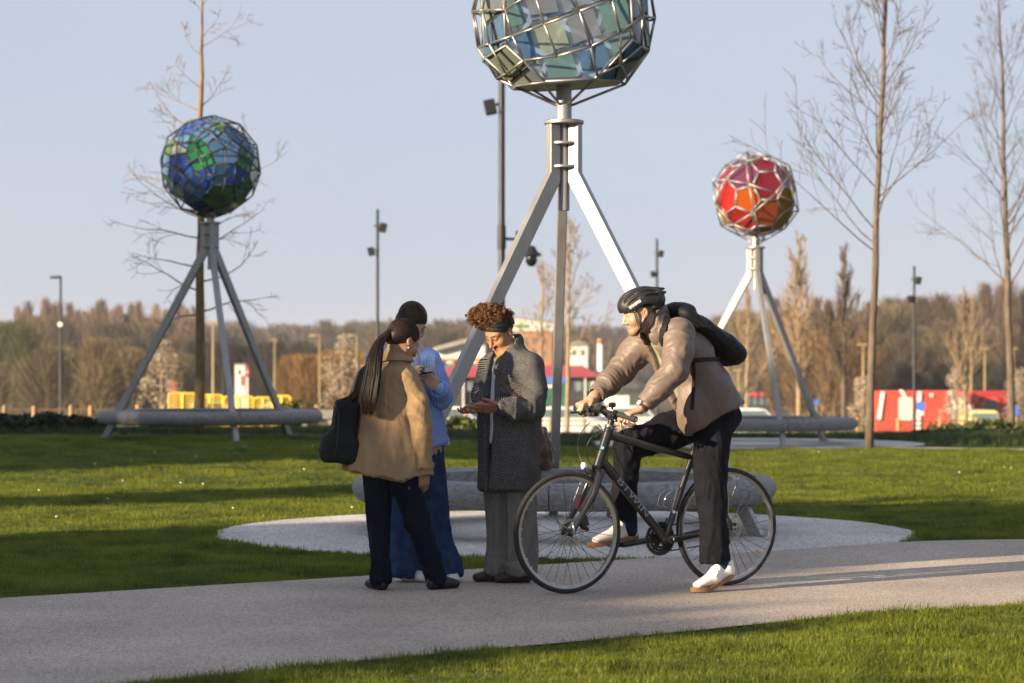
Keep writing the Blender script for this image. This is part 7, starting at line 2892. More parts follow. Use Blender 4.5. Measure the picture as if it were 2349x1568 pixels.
# ================================================================== woman in the striped shirt, reading the phone
def build_stripe():
    D = 14.45
    P_ = lambda u, v, dy=0.0: np.array(at(u, v, D + dy))
    fw = np.array([0.30, -0.954, 0]); rt_ = np.array([fw[1], -fw[0], 0])
    gz = 0.011
    hd = Head(P_(945, 741), (0.46, -0.62, -0.52), (0.0, 0.0, 1), 1.0)
    nk = P_(937, 800, 0.02)
    sR, eR, wR = P_(868, 826, 0.03), P_(868, 920, -0.02), P_(938, 880, -0.20)
    sL, eL, wL = P_(984, 826, -0.03), P_(1008, 912, -0.03), P_(1001, 892, -0.15)
    hL, kL, aL = P_(985, 1030), P_(1000, 1190), P_(1034, 1312)
    hR, kR, aR = P_(932, 1030), P_(925, 1190), P_(935, 1312)
    F = Field((-1.0, 14.05, 0.0), (-0.25, 14.85, 1.72), 0.0075, [(hd.c - 0.15, hd.c + 0.15, 0.0042, (0, 1, 2)), (P_(940, 900, -0.35), P_(1010, 835, -0.05), 0.004, (0, 2))])
    hd.build(F)
    F.cone(hd.w(0, -0.02, -0.05), nk, 0.05, 0.055, 0.02)
    F.cone(nk, P_(955, 1000), 0.07, 0.10, 0.03)
    for a, b_, c in ((sR, eR, wR), (sL, eL, wL)):
        F.chain([nk, a, b_, c], [0.055, 0.048, 0.036, 0.026], 0.02)
    for a, b_, c in ((hL, kL, aL), (hR, kR, aR)):
        F.chain([P_(955, 1000), a, b_, c], [0.10, 0.075, 0.05, 0.035], 0.03)
    # hands round the phone
    hand(F, wL + np.array([-0.006, -0.01, 0.012]), (-0.62, -0.40, 0.68), (0.35, -0.85, -0.1), (0.5, -0.2, 0.8), [(20, 45, 35), (35, 50, 35), (45, 55, 35), (55, 55, 35)], (35, 35), 0.92, 0.06)
    hand(F, wR, (0.35, -0.35, 0.75), (-0.9, -0.35, 0.1), (0.1, 0.5, 0.8), [(35, 50, 40)] * 4, (30, 35), 0.92, 0.05)
    for an, dr in ((aL, (0.15, -1)), (aR, (0.6, -0.8))):
        d = np.array([*dr, 0.0]); d /= np.linalg.norm(d)
        F.cone(an, np.array([an[0], an[1], gz + 0.035]) + d * 0.08, 0.03, 0.022, 0.01)
    body = person_body(F, (nk[0], nk[1], gz), 'woman in a blue striped shirt and wide jeans looking down at her phone', hd, (0.46, 0.29, 0.215), brow=(0.03, 0.018, 0.012), eye=0.6)
    F = Field((-0.85, 14.1, -0.01), (-0.15, 14.8, 0.22), 0.006)
    tips = []
    for an, dr in ((aL, (0.12, -1)), (aR, (0.72, -0.7))):
        d = np.array([*dr, 0.0]); d /= np.linalg.norm(d)
        heel = np.array([an[0], an[1] + 0.02, gz]) - d * 0.06
        shoe(F, heel, heel + d * 0.245, 0.041, 0.05)
    F.put(lambda x, y, z: (z - gz) + 0 * x + 0 * y, (-1, 14.0, -0.05), (0, 14.9, gz), 0.0, 's')
    split_pair('shoe', F, M['shoe_white'], body)
    # jeans, wide and long
    F = Field((-0.95, 14.1, 0.015), (-0.2, 14.85, 1.0), 0.0075)
    F.chain([hL + (0, 0, 0.10), P_(990, 1090), kL, P_(1012, 1260), np.array([aL[0] - 0.006, aL[1] - 0.02, 0.075])], [0.080, 0.092, 0.074, 0.072, 0.088])
    F.chain([hR + (0, 0, 0.10), P_(928, 1090), kR, P_(924, 1260), np.array([aR[0] - 0.01, aR[1] - 0.02, 0.075])], [0.080, 0.092, 0.074, 0.074, 0.090], 0.02)
    F.plane_cut((0, 0, 0.042), (0, 0, -1), (-1.2, 14, -0.1), (0.2, 15, 0.3))
    garment('jeans', F, M['denim'], body, lambda V, N: folds(V, (0.1, 0, 1), 3.0, 15, 0.022, 2.0) + folds(V, (0.3, 0, 1), 18, 7, 0.016, 5.0) * np.clip(1 - np.abs(V[:, 2] - 0.13) / 0.18, 0, 1), 2)
    yaw = math.atan2(rt_[1], rt_[0])
    def loft(grow, v1):
        rows = []
        for v, u, hw, hdp in ((796, 938, 0.062, 0.058), (806, 935, 0.105, 0.075), (818, 928, 0.165, 0.095), (834, 926, 0.185, 0.108), (880, 932, 0.178, 0.118), (950, 945, 0.178, 0.122), (1000, 957, 0.186, 0.128), (v1, 962, 0.20, 0.135)):
            p = P_(u, v)
            rows.append((p[2], p[0], p[1], hw + grow, hdp + grow))
        return rows
    F = Field((-1.05, 14.1, 0.75), (-0.2, 14.85, 1.47), 0.007)
    F.vloft(loft(-0.010, 1022), yaw, 0, 'u', 2.2)
    garment('tee', F, M['tee'], body, lambda V, N: folds(V, (0.1, 0, 1), 4, 12, 0.006, 6.0), 2)
    F = Field((-1.05, 14.05, 0.75), (-0.2, 14.85, 1.47), 0.0065)
    F.vloft(loft(0.004, 1034), yaw, 0, 'u', 2.2)
    F.chain([sL, P_(1000, 868, -0.02), eL + (0.012, 0, 0.005), wL + (0.02, 0.015, -0.008)], [0.072, 0.068, 0.064, 0.052], 0.03, 0.015)
    F.chain([sR, P_(862, 870, 0.0), eR, wR], [0.072, 0.066, 0.06, 0.046], 0.03, 0.015)
    # open front
    c0 = P_(936, 900)
    def slot(x, y, z):
        l = (x - c0[0]) * rt_[0] + (y - c0[1]) * rt_[1]
        f = (x - c0[0]) * fw[0] + (y - c0[1]) * fw[1]
        wd = 0.040 - 0.03 * np.clip((1.1 - z) / 0.3, 0, 1)
        return np.maximum(np.abs(l + 0.01) - wd, 0.035 - f)
    F.put(slot, (-0.95, 14.1, 0.7), (-0.3, 14.75, 1.41), 0.004, 's', 0.0)
    hp = P_(1022, 1010)
    F.plane_cut(P_(995, 1026), (-0.05, 0, -1), (-1.2, 13.9, 0.5), (P_(995, 0)[0], 15, 0.95))
    F.plane_cut(P_(995, 1026), (0.38, 0, -1), (P_(985, 0)[0], 13.9, 0.5), (0, 15, 0.95))
    so, V, Fc = garment('shirt', F, M['stripe'], body, lambda V, N: folds(V, (0.1, 0, 1), 3.5, 15, 0.018, 1.0) + folds(V, (0.5, 0, 0.8), 14, 6, 0.016, 4.0) * seg_mask(V, P_(1000, 868), eL, 0.08)[0], 2)
    # turned-up cuff
    tdir = (wL - eL) / np.linalg.norm(wL - eL)
    F = Field(wL - 0.12, wL + 0.12, 0.005)
    q0 = wL + (0.016, 0.012, -0.012)
    F.cone(q0 - tdir * 0.03, q0 + tdir * 0.012, 0.056, 0.056)
    F.cone(q0 + tdir * 0.0, q0 + tdir * 0.1, 0.044, 0.046, 0.003, 's')
    garment('cuff', F, M['stripe'], body, lambda V, N: folds(V, (1, 0, 1), 20, 10, 0.004, 3.0), 1)
    # shirt collar
    F = Field(nk - 0.16, nk + 0.16, 0.005)
    F.econe(nk - (0, 0, 0.02), nk + (0, 0.0, 0.035), (0.082, 0.075), (0.060, 0.058), rt_)
    F.econe(nk - (0, 0, 0.08), nk + (0, 0, 0.09), (0.053, 0.051), (0.053, 0.051), rt_, 0.003, 's')
    F.put(lambda x, y, z: np.abs((x - nk[0]) * rt_[0] + (y - nk[1]) * rt_[1]) - 0.035 + 0 * z - 10 * np.minimum(0, ((x - nk[0]) * fw[0] + (y - nk[1]) * fw[1])), nk - 0.2, nk + 0.2, 0.003, 's')
    garment('collar', F, M['stripe'], body)
    # hair: centre parting, drawn back
    F = Field(hd.c - 0.16, hd.c + 0.16, 0.0042)
    F.ell(hd.w(0, -0.014, 0.034), np.array([0.0815, 0.100, 0.0905]), hd.R)
    F.ell(hd.w(0, -0.09, -0.03), np.array([0.05, 0.045, 0.05]), hd.R, 0.03)
    F.plane_cut(hd.w(0, 0.078, 0.038), hd.R @ np.array([0, 0.80, -0.60]), hd.c - 0.2, hd.c + 0.2, 0.006)
    def dsp(V, N):
        l = hd.loc(V)
        part = -0.006 * np.exp(-((l[:, 0] - 0.004) / 0.005) ** 2) * (l[:, 2] > 0.05) * (l[:, 1] > -0.06)
        t = np.arctan2(l[:, 1] + 0.02, l[:, 2] - 0.03)
        return part + 0.0018 * vn(np.stack([t * 22, np.abs(l[:, 0]) * 12, t * 0 + 1.7], 1))
    M['hair_cap'] = pm('brown_hair', (0.026, 0.0145, 0.0095), 0.45, 0, 0.4, 40, 0, spec=0.35)
    garment('hair', F, M['hair_cap'], body, dsp, 1)
    M['hair_brown'] = leaf_mat('brown_hair_strand', (0.014, 0.008, 0.005), (0.07, 0.038, 0.022), 0.05, 30, 0.38)
    def stp(rr):
        t = rr.uniform(-0.5, 1.15); return (rr.uniform(-0.05, 0.05) + 0.04, math.sin(t), math.cos(t))
    def enp(rr):
        sx = 1 if rr.uniform() < 0.5 else -1
        return (sx * rr.uniform(0.45, 0.95), rr.uniform(-0.75, -0.1), rr.uniform(-0.6, 0.05))
    combed('combed_hair', hd, (0, -0.014, 0.034), (0.0815, 0.100, 0.0905), stp, enp, 620, M['hair_brown'], body, 5)['kind'] = 'stuff'
    # bracelet
    bc = wL + tdir * 0.012 + (0.004, 0, 0.004)
    A = axes_from(tdir)
    ring = [bc + (A[1] * math.cos(t) + A[2] * math.sin(t)) * 0.031 for t in np.linspace(0, 2 * np.pi, 30, endpoint=False)]
    MB().tube(ring, [0.003 if i % 2 else 0.0046 for i in range(30)], 6, closed=True).build('bracelet', M['gold'], body, smooth=True)
    # phone
    root = thing('phone', tuple(P_(983, 856, -0.30)), 'dark smartphone held by the woman in the striped shirt', 'phone')
    pc = P_(983, 849, -0.30)
    px_ = np.array([0.93, -0.15, 0.10]); px_ /= np.linalg.norm(px_)
    py_ = np.array([0.16, 0.95, 0.26]); py_ = py_ - px_ * (py_ @ px_); py_ /= np.linalg.norm(py_)
    pz_ = np.cross(px_, py_)
    o = MB().frame_box(pc, px_ * 0.037, py_ * 0.074, pz_ * 0.0045).build('case', M['glossblack'], root)
    bvm = o.modifiers.new('bevel', 'BEVEL'); bvm.width = 0.004; bvm.segments = 3
    MB().frame_box(pc + pz_ * 0.0052, px_ * 0.033, py_ * 0.069, pz_ * 0.0006).build('screen', pm('dark_glass', (0.01, 0.011, 0.014), 0.06, 0, 0.2, 30), root)
    MB().frame_box(pc - pz_ * 0.0055 + py_ * 0.05 - px_ * 0.016, px_ * 0.014, py_ * 0.015, pz_ * 0.0012).build('camera_block', M['lens'], root)
    return body


build_stripe()


# ================================================================== woman in the herringbone coat
def build_tweed():
    D = 14.4
    P_ = lambda u, v, dy=0.0: np.array(at(u, v, D + dy))
    fw = np.array([-0.75, -0.66, 0]); fw /= np.linalg.norm(fw)
    rt_ = np.array([fw[1], -fw[0], 0])
    gz = 0.011
    hd = Head(P_(1146, 760), (-0.60, -0.56, -0.60), (0.06, 0, 1), 1.0)
    nk = P_(1166, 803, 0.03)
    sL, eL, wL = P_(1214, 842, -0.08), P_(1219, 938, -0.12), P_(1143, 935, -0.25)
    sR, eR, wR = P_(1128, 846, 0.10), P_(1106, 908, 0.05), P_(1098, 929, -0.10)
    hL, kL, aL = P_(1190, 1040, -0.03), P_(1192, 1190, -0.02), P_(1198, 1318, -0.02)
    hR, kR, aR = P_(1148, 1040, 0.05), P_(1148, 1190, 0.06), P_(1148, 1316, 0.06)
    F = Field((-0.36, 13.9, 0.0), (0.24, 14.75, 1.70), 0.0075, [(hd.c - 0.14, hd.c + 0.14, 0.0038, (0, 1, 2)), (P_(1055, 965, -0.5), P_(1145, 915, 0.1), 0.0042, (0, 2))])
    hd.build(F)
    F.cone(hd.w(0, -0.025, -0.05), nk, 0.05, 0.055, 0.02)
    F.cone(nk, P_(1168, 1000), 0.07, 0.10, 0.03)
    for a, b_, c in ((sR, eR, wR), (sL, eL, wL)):
        F.chain([nk, a, b_, c], [0.055, 0.048, 0.036, 0.026], 0.02)
    for a, b_, c in ((hL, kL, aL), (hR, kR, aR)):
        F.chain([P_(1168, 1000), a, b_, c], [0.10, 0.075, 0.05, 0.035], 0.03)
    hand(F, wL, (-0.985, -0.12, -0.06), (-0.05, -0.72, -0.70), (0, -0.3, 1), [(4, 8, 5), (2, 8, 6), (6, 12, 8), (12, 18, 10)], (38, 5), 0.94, 0.04)
    hand(F, wR, (-0.55, -0.55, -0.45), (0.15, 0.45, -0.85), (-0.8, 0.5, 0.3), [(15, 35, 30), (20, 45, 35), (25, 45, 35), (28, 45, 35)], (55, -15), 0.94, 0.08)
    for an in (aL, aR):
        d = np.array([-0.93, -0.36, 0.0])
        F.cone(an, np.array([an[0], an[1], gz + 0.035]) + d * 0.09, 0.03, 0.022, 0.01)
    def hl(x, y, z):
        return np.clip((z * 0.62 - y * 0.45 + 0.004 + 0.12 * np.abs(x)) / 0.008, 0, 1) * (y < 0.085)
    body = person_body(F, (nk[0], nk[1], gz), 'woman with curly hair in a herringbone coat gesturing with open hands', hd, (0.34, 0.165, 0.085), hair=(0.012, 0.007, 0.005),
                       hairline=lambda x, y, z: np.clip((z - 0.048 - 0.35 * np.clip(-y + 0.05, -1, 0.12) * -1 * 0 + np.clip(0.03 - y, -1, 1) * 0.9) / 0.008, 0, 1) * (z > -0.01), brow=(0.02, 0.011, 0.008), lip=(0.92, 0.6, 0.62), eye=0.55)
    F = Field((-0.45, 13.9, -0.01), (0.25, 14.7, 0.2), 0.006)
    for an, L in ((aL, 0.25), (aR, 0.25)):
        d = np.array([-0.95, -0.30, 0.0]); d /= np.linalg.norm(d)
        heel = np.array([an[0], an[1], gz]) - d * 0.06
        shoe(F, heel, heel + d * L, 0.043, 0.04)
    F.put(lambda x, y, z: (z - gz) + 0 * x + 0 * y, (-1, 13.5, -0.05), (0.5, 14.9, gz), 0.0, 's')
    split_pair('shoe', F, M['shoe_brown'], body)
    F = Field((-0.35, 14.0, 0.02), (0.3, 14.75, 0.9), 0.007)
    F.chain([P_(1186, 1080, 0.0), P_(1192, 1130, -0.02), kL, P_(1196, 1280, -0.03), np.array([aL[0] - 0.004, aL[1] - 0.02, 0.085])], [0.085, 0.090, 0.090, 0.09, 0.094])
    F.chain([hR + (0, 0, 0.05), P_(1148, 1130, 0.05), kR, P_(1146, 1280, 0.05), np.array([aR[0] - 0.006, aR[1] - 0.02, 0.085])], [0.095, 0.088, 0.08, 0.078, 0.082], 0.012)
    F.plane_cut((0, 0, 0.055), (0, 0, -1), (-1.2, 13.5, -0.1), (0.6, 15, 0.3))
    garment('trousers', F, M['linen'], body, lambda V, N: folds(V, (0.05, 0, 1), 2.5, 17, 0.022, 2.0) + folds(V, (0.3, 0, 1), 18, 7, 0.014, 5.0) * np.clip(1 - np.abs(V[:, 2] - 0.13) / 0.15, 0, 1), 2)
    yaw = math.atan2(rt_[1], rt_[0])
    def loft(grow, v1=1124):
        rows = []
        for v, u, hw, hdp in ((790, 1170, 0.078, 0.074), (800, 1169, 0.100, 0.088), (812, 1168, 0.140, 0.108), (826, 1167, 0.172, 0.13), (850, 1167, 0.186, 0.146), (900, 1167, 0.188, 0.158), (960, 1167, 0.186, 0.166), (1050, 1167, 0.188, 0.172), (v1, 1166, 0.190, 0.176)):
            if v > v1:
                continue
            p = P_(u, v, 0.02)
            rows.append((p[2], p[0], p[1], hw + grow, hdp + grow))
        return rows
    # pale shirt hanging below, olive top at the neck
    F = Field((-0.35, 13.95, 0.76), (0.3, 14.75, 1.45), 0.007)
    F.vloft(loft(-0.030, 1017), yaw, 0, 'u', 2.1)
    c0 = P_(1167, 900, 0.02)
    def vneck(x, y, z):
        l = (x - c0[0]) * rt_[0] + (y - c0[1]) * rt_[1]
        f = (x - c0[0]) * fw[0] + (y - c0[1]) * fw[1]
        zb = P_(0, 842)[2]
        return np.maximum(np.abs(l) - np.clip((z - zb) * 0.45, 0.0, 0.05), 0.02 - f)
    F.put(vneck, (-0.4, 13.9, P_(0, 842)[2]), (0.3, 14.7, 1.5), 0.003, 's', 0.0)
    garment('shirt', F, M['whitestripe'], body, lambda V, N: folds(V, (0.1, 0, 1), 3, 16, 0.008, 6.0), 2)
    F = Field((-0.35, 13.95, 1.15), (0.3, 14.75, 1.42), 0.007)
    F.vloft([r for r in loft(-0.040) if r[0] > 1.2], yaw, 0, 'u', 2.1)
    F.econe(nk - (0, 0, 0.06), nk + (0, 0, 0.12), (0.052, 0.05), (0.052, 0.05), rt_, 0.002, 's')
    garment('undershirt', F, M['olive'], body)
    # coat
    F = Field((-0.45, 13.9, 0.5), (0.32, 14.8, 1.47), 0.0065)
    F.vloft(loft(0.0), yaw, 0, 'u', 2.3)
    F.chain([sL, P_(1222, 890, -0.10), eL, P_(1180, 940, -0.20), wL + (0.035, 0.01, 0.0)], [0.088, 0.080, 0.074, 0.066, 0.062], 0.04, 0.012)
    F.chain([sR, P_(1116, 878, 0.09), eR, wR + (0.016, 0.03, 0.004)], [0.078, 0.066, 0.062, 0.054], 0.04, 0.012)
    def slot(x, y, z):
        l = (x - c0[0]) * rt_[0] + (y - c0[1]) * rt_[1]
        f = (x - c0[0]) * fw[0] + (y - c0[1]) * fw[1]
        zt = P_(0, 830)[2]
        wd = np.interp(z, [0.55, 0.85, 1.0, 1.2, 1.33, 1.45], [0.010, 0.030, 0.036, 0.032, 0.040, 0.050])
        return np.maximum(np.abs(l + 0.012) - wd, 0.03 - f)
    F.put(slot, (-0.4, 13.9, 0.45), (0.3, 14.7, 1.45), 0.004, 's', 0.0)
    # neck hole
    F.econe(nk - (0, 0, 0.03), nk + (-0.01, -0.01, 0.12), (0.060, 0.058), (0.060, 0.058), rt_, 0.004, 's')
    # re-close under the forearms is not needed: the sleeves sit in front of the opening
    def dsp(V, N):
        mL = seg_mask(V, P_(1222, 890, -0.10), wL, 0.09)[0]
        return folds(V, (0.05, 0, 1), 2.2, 9, 0.024, 1.0) * np.clip((1.3 - V[:, 2]) / 0.3, 0.3, 1) + folds(V, (0.5, 0, 0.8), 13, 5, 0.020, 4.0) * mL
    co, V, Fc = garment('coat', F, M['herringbone'], body, dsp, 2)
    bv = bvh_of(V, Fc)
    # standing collar round the back of the neck
    F = Field(nk - 0.2, nk + 0.2, 0.005)
    F.econe(nk - (0, 0, 0.03), nk + (0.008, 0.01, 0.045), (0.104, 0.098), (0.086, 0.082), rt_)
    F.econe(nk - (0, 0, 0.1), nk + (0.0, 0.0, 0.12), (0.076, 0.072), (0.076, 0.072), rt_, 0.003, 's')
    F.plane_cut(nk + fw * 0.02, fw, nk - 0.3, nk + 0.3)
    garment('collar', F, M['herringbone'], body, lambda V, N: folds(V, (1, 0, 0.1), 8, 8, 0.004, 3.0), 1)
    # headband and short hair under it
    F = Field(hd.c - 0.16, hd.c + 0.16, 0.0042)
    F.ell(hd.w(0, -0.016, 0.036), np.array([0.080, 0.100, 0.088]), hd.R)
    F.plane_cut(hd.w(0, 0.084, 0.054), hd.R @ np.array([0, 0.62, -0.78]), hd.c - 0.2, hd.c + 0.2, 0.005)
    for sx in (1, -1):
        F.ell(hd.w(sx * 0.088, 0.0, -0.022), np.array([0.03, 0.028, 0.036]), hd.R, 0.006, 's')
    garment('cropped_hair', F, M['hair_black'], body, lambda V, N: 0.002 * vn(V * 260), 0)
    bn = hd.R @ np.array([0, 0.62, -0.78])
    ctr = np.array([0, -0.012, 0.050])
    ring, nors = [], []
    for t in np.linspace(0, 2 * np.pi, 49):
        lx, ly = 0.0835 * math.cos(t), 0.104 * math.sin(t) - 0.016
        lz = 0.056 + 0.52 * ly
        rr_ = ((lx / 0.0835) ** 2 + ((ly + 0.016) / 0.104) ** 2 + ((lz - 0.036) / 0.092) ** 2) ** 0.5
        p = hd.w(lx / rr_, (ly + 0.016) / rr_ - 0.016, (lz - 0.036) / rr_ + 0.036)
        ring.append(p); nors.append(p - hd.w(0, -0.016, 0.036))
    ribbon('headband', ring, nors, 0.026, 0.005, M['blackcloth'], body)
    # curls: small coils filling the crown
    rr = np.random.default_rng(9)
    hc = P_(1121, 727, -0.01)
    mb = MB()
    for k in range(2600):
        d = rr.normal(0, 1, 3); d /= np.linalg.norm(d)
        q_ = rr.uniform(0.5, 1.02)
        p = hc + np.array([0.006, 0.0, 0.0]) + d * np.array([0.134, 0.110, 0.080]) * q_ * (1 + 0.10 * vn((d * 3.1 + 4.0)[None])[0])
        if (hd.loc(p[None])[0][1] > 0.075 and hd.loc(p[None])[0][2] < 0.055):
            continue
        ax_ = d + rr.normal(0, 0.7, 3); A = axes_from(ax_)
        R_ = rr.uniform(0.0055, 0.0105)
        tr = rr.uniform(1.0, 1.9); n = 13
        pts = []
        ph = rr.uniform(0, 6.28)
        for i in range(n):
            t = i / (n - 1)
            pts.append(p + A[0] * (t - 0.5) * R_ * 1.6 + (A[1] * math.cos(ph + t * tr * 6.28) + A[2] * math.sin(ph + t * tr * 6.28)) * R_)
        mb.tube(pts, rr.uniform(0.0012, 0.0021), 4, cap=False)
    M['curl'] = leaf_mat('copper_curls', (0.020, 0.009, 0.005), (0.30, 0.125, 0.04), 0.12, 26, 0.30)
    mb.build('curls', M['curl'], body, smooth=True)['kind'] = 'stuff'
    F = Field(hc - 0.16, hc + 0.16, 0.006)
    F.ell(hc + (0.008, 0, -0.006), np.array([0.098, 0.085, 0.062]))
    garment('curl_mass', F, M['hair_black'], body, lambda V, N: 0.006 * vn(V * 60) + 0.004 * vn(V * 140), 0)
    MB().lathe(hd.w(-0.086, -0.008, -0.046), [(0.001, -0.004), (0.004, -0.002), (0.004, 0.002), (0.001, 0.004)], 8).build('earring', M['lens'], body, smooth=True)
    # handbag with its strap across the body
    root = thing('handbag', tuple(P_(1252, 1085, 0.0)), 'brown leather handbag hanging at the hip of the woman in the herringbone coat', 'bag')
    bc = P_(1248, 1040, 0.02)
    F = Field(bc - 0.2, bc + 0.2, 0.005)
    F.econe(P_(1246, 985, 0.03), P_(1250, 1035, 0.03), (0.045, 0.016), (0.075, 0.036), (0.5, 0.86, 0))
    F.econe(P_(1250, 1035, 0.03), P_(1250, 1064, 0.03), (0.078, 0.038), (0.080, 0.046), (0.5, 0.86, 0), 0.03)
    o, V2, F2 = garment('bag_body', F, M['leather'], root, lambda V, N: folds(V, (0.2, 0, 1), 14, 9, 0.005, 3.0), 1)
    b2 = bvh_of(V2, F2)
    surf_band('seam', [(1238, 1037), (1252, 1034), (1264, 1027)], b2, 0.008, 0.004, M['leather'], root, 0.002)
    surf_band('zip', [(1250, 990), (1258, 1010), (1263, 1035), (1266, 1060)], b2, 0.006, 0.003, M['black'], root, 0.002)
    MB().tube([P_(1262, 1012, -0.02), P_(1266, 1024, -0.03), P_(1269, 1032, -0.03)], [0.003, 0.004, 0.005], 7).build('zip_pull', M['leather'], root, smooth=True)
    for k in range(7):
        p = P_(1235 + k * 1.9, 963 + k * 5.0, -0.02)
        MB().tube([p + np.array([0.005 * math.cos(t), 0.002 * (k % 2), 0.007 * math.sin(t)]) for t in np.linspace(0, 2 * np.pi, 10, endpoint=False)], 0.0016, 5, closed=True).build('chain_link', M['chrome'], root, smooth=True)
    surf_band('strap', [(1129, 828), (1134, 842), (1143, 862), (1155, 882), (1172, 903), (1188, 914)], bv, 0.022, 0.004, M['leather'], root, 0.004, 6, 14.27)
    surf_band('buckle', [(1138, 852), (1144, 862)], bv, 0.030, 0.008, M['leather'], root, 0.006, 4, 14.27)
    return body


build_tweed()


# ================================================================== man on the bicycle
def build_cyclist():
    P_ = lambda u, v, L=0.0: np.array(bw(u, v, L))
    em = np.array([EM[0], EM[1], 0.0]); ea = np.array([EA[0], EA[1], 0.0])
    gz = 0.011
    hd = Head(P_(1469, 717, 0.0), (-0.95, -0.17, -0.25), (0, 0, 1), 1.02)
    nk = P_(1503, 752, 0.0)
    pel = P_(1632, 955, 0.0)
    sL, eL = P_(1556, 768, 0.19), P_(1549, 850, 0.29)
    sR, eR = P_(1482, 782, -0.19), P_(1428, 848, -0.28)
    fwd = -ea
    wL = np.array(gn) + ea * 0.068 + np.array([0, 0, 0.052]) - em * 0.050
    wR = np.array(gf) + ea * 0.068 + np.array([0, 0, 0.050]) + em * 0.055
    hL, kL, aL = P_(1632, 965, 0.10), P_(1634, 1140, 0.18), P_(1655, 1300, 0.26)
    hR, kR, aR = P_(1612, 965, -0.09), P_(1442, 1024, -0.14), P_(1442, 1196, -0.14)
    F = Field((0.25, 13.3, 0.0), (1.75, 14.75, 1.80), 0.008, [(hd.c - 0.14, hd.c + 0.14, 0.0038, (0, 1, 2)), (wL - 0.14, wL + 0.1, 0.0045, (0, 1, 2)), (wR - 0.14, wR + 0.1, 0.0045, (0, 1, 2))])
    hd.build(F, True)
    F.cone(hd.w(0, -0.03, -0.04), nk, 0.060, 0.066, 0.02)
    F.cone(hd.w(0, 0.0, -0.06), nk, 0.045, 0.060, 0.02)
    F.cone(nk + ea * 0.03, pel + ea * 0.03, 0.06, 0.08, 0.03)
    for a, b_, c in ((sR, eR, wR), (sL, eL, wL)):
        F.chain([nk, a, b_, c - (c - b_) / np.linalg.norm(c - b_) * 0.03, c], [0.05, 0.05, 0.042, 0.030, 0.027], 0.02)
    for a, b_, c in ((hL, kL, aL), (hR, kR, aR)):
        F.chain([pel + ea * 0.03, a, b_, c], [0.07, 0.06, 0.05, 0.036], 0.03)
    # hands closed round the grips
    cu = [(48, 62, 45), (62, 68, 45), (66, 70, 45), (70, 70, 45)]
    hand(F, wL, fwd * 0.93 + em * -0.12 + np.array([0, 0, -0.30]), np.array([0, 0, 1.0]) + fwd * 0.1, -em, [(40, 25, 15), (62, 66, 40), (66, 68, 40), (70, 70, 40)], (38, 30), 1.0, 0.05)
    hand(F, wR, fwd * 0.93 + em * 0.12 + np.array([0, 0, -0.30]), np.array([0, 0, 1.0]) + fwd * 0.1, em, cu, (36, 30), 1.0, 0.04)
    # feet
    heelL, toeL = P_(1683, 1322, 0.275), P_(1586, 1362, 0.285)
    heelL = np.array([heelL[0], heelL[1], gz + 0.085]); toeL[2] = gz + 0.004
    ballL = toeL + (heelL - toeL) * 0.36; ballL[2] = gz + 0.002
    heelR, toeR = P_(1463, 1236, -0.145), P_(1349, 1258, -0.145)
    F.chain([aL, heelL + (toeL - heelL) * 0.3 + (0, 0, 0.035), toeL + (heelL - toeL) * 0.2 + (0, 0, 0.02)], [0.036, 0.03, 0.018], 0.01)
    F.chain([aR, heelR + (toeR - heelR) * 0.3 + (0, 0, 0.035), toeR + (heelR - toeR) * 0.2 + (0, 0, 0.02)], [0.036, 0.03, 0.018], 0.01)
    body = person_body(F, (pel[0], pel[1], gz), 'man in a taupe jacket and black helmet astride the bicycle, one foot down', hd, (0.40, 0.235, 0.15), lip=(0.95, 0.72, 0.7), hair=(0.03, 0.018, 0.013), stubble=0.5,
                       hairline=lambda x, y, z: np.clip((z - 0.006 - np.clip(y + 0.02, 0, 1) * 1.4 + np.clip(-0.03 - y, 0, 1) * 1.3) / 0.015, 0, 0.85) * (y < 0.06) * (np.abs(x) > 0.02), brow=(0.012, 0.008, 0.006))
    # jeans
    F = Field((0.5, 13.3, 0.02), (1.75, 14.6, 1.15), 0.0075)
    F.chain([P_(1640, 965, 0.075), P_(1628, 1060, 0.14), P_(1634, 1140, 0.19), P_(1638, 1220, 0.225), P_(1640, 1286, 0.245)], [0.110, 0.104, 0.090, 0.083, 0.084])
    F.chain([hR + (0, 0, 0.0), P_(1528, 992, -0.12), kR, P_(1436, 1100, -0.14), P_(1424, 1184, -0.135)], [0.115, 0.104, 0.087, 0.070, 0.080], 0.03, 0.012)
    F.ell(pel + ea * 0.03, (0.145, 0.145, 0.12), None, 0.04)
    F.plane_cut(P_(1640, 1291, 0.245), (0.12, 0, -1), (0.9, 13.2, 0.0), (1.75, 14.0, 0.30))
    F.plane_cut(P_(1424, 1189, -0.13), (-0.18, 0, -1), (0.3, 13.6, 0.2), (0.95, 14.6, 0.50))
    def dsp(V, N):
        kn = np.exp(-(np.linalg.norm(V - kR, axis=1) / 0.16) ** 2)
        return folds(V, (0.05, 0, 1), 4, 14, 0.016, 2.0) + folds(V, (0.3, 0, 1), 15, 6, 0.020, 5.0) * np.clip(1 - np.abs(V[:, 2] - 0.26) / 0.22, 0.15, 1) + folds(V, (0.7, 0, 0.5), 14, 7, 0.022, 8.0) * kn
    garment('jeans', F, M['darkdenim'], body, dsp, 2)
    # socks
    for k, (a, b_) in enumerate(((aL + (0, 0, 0.03), aL + (0.002, 0, -0.025)), (aR + (0, 0, 0.03), aR + (0.006, 0, -0.05)))):
        F = Field(np.array(a) - 0.16, np.array(a) + 0.12, 0.006)
        F.cone(a, b_, 0.050, 0.047)
        garment('sock', F, M['sock'], body, lambda V, N: folds(V, (0, 0, 1), 30, 20, 0.002, 1.0))

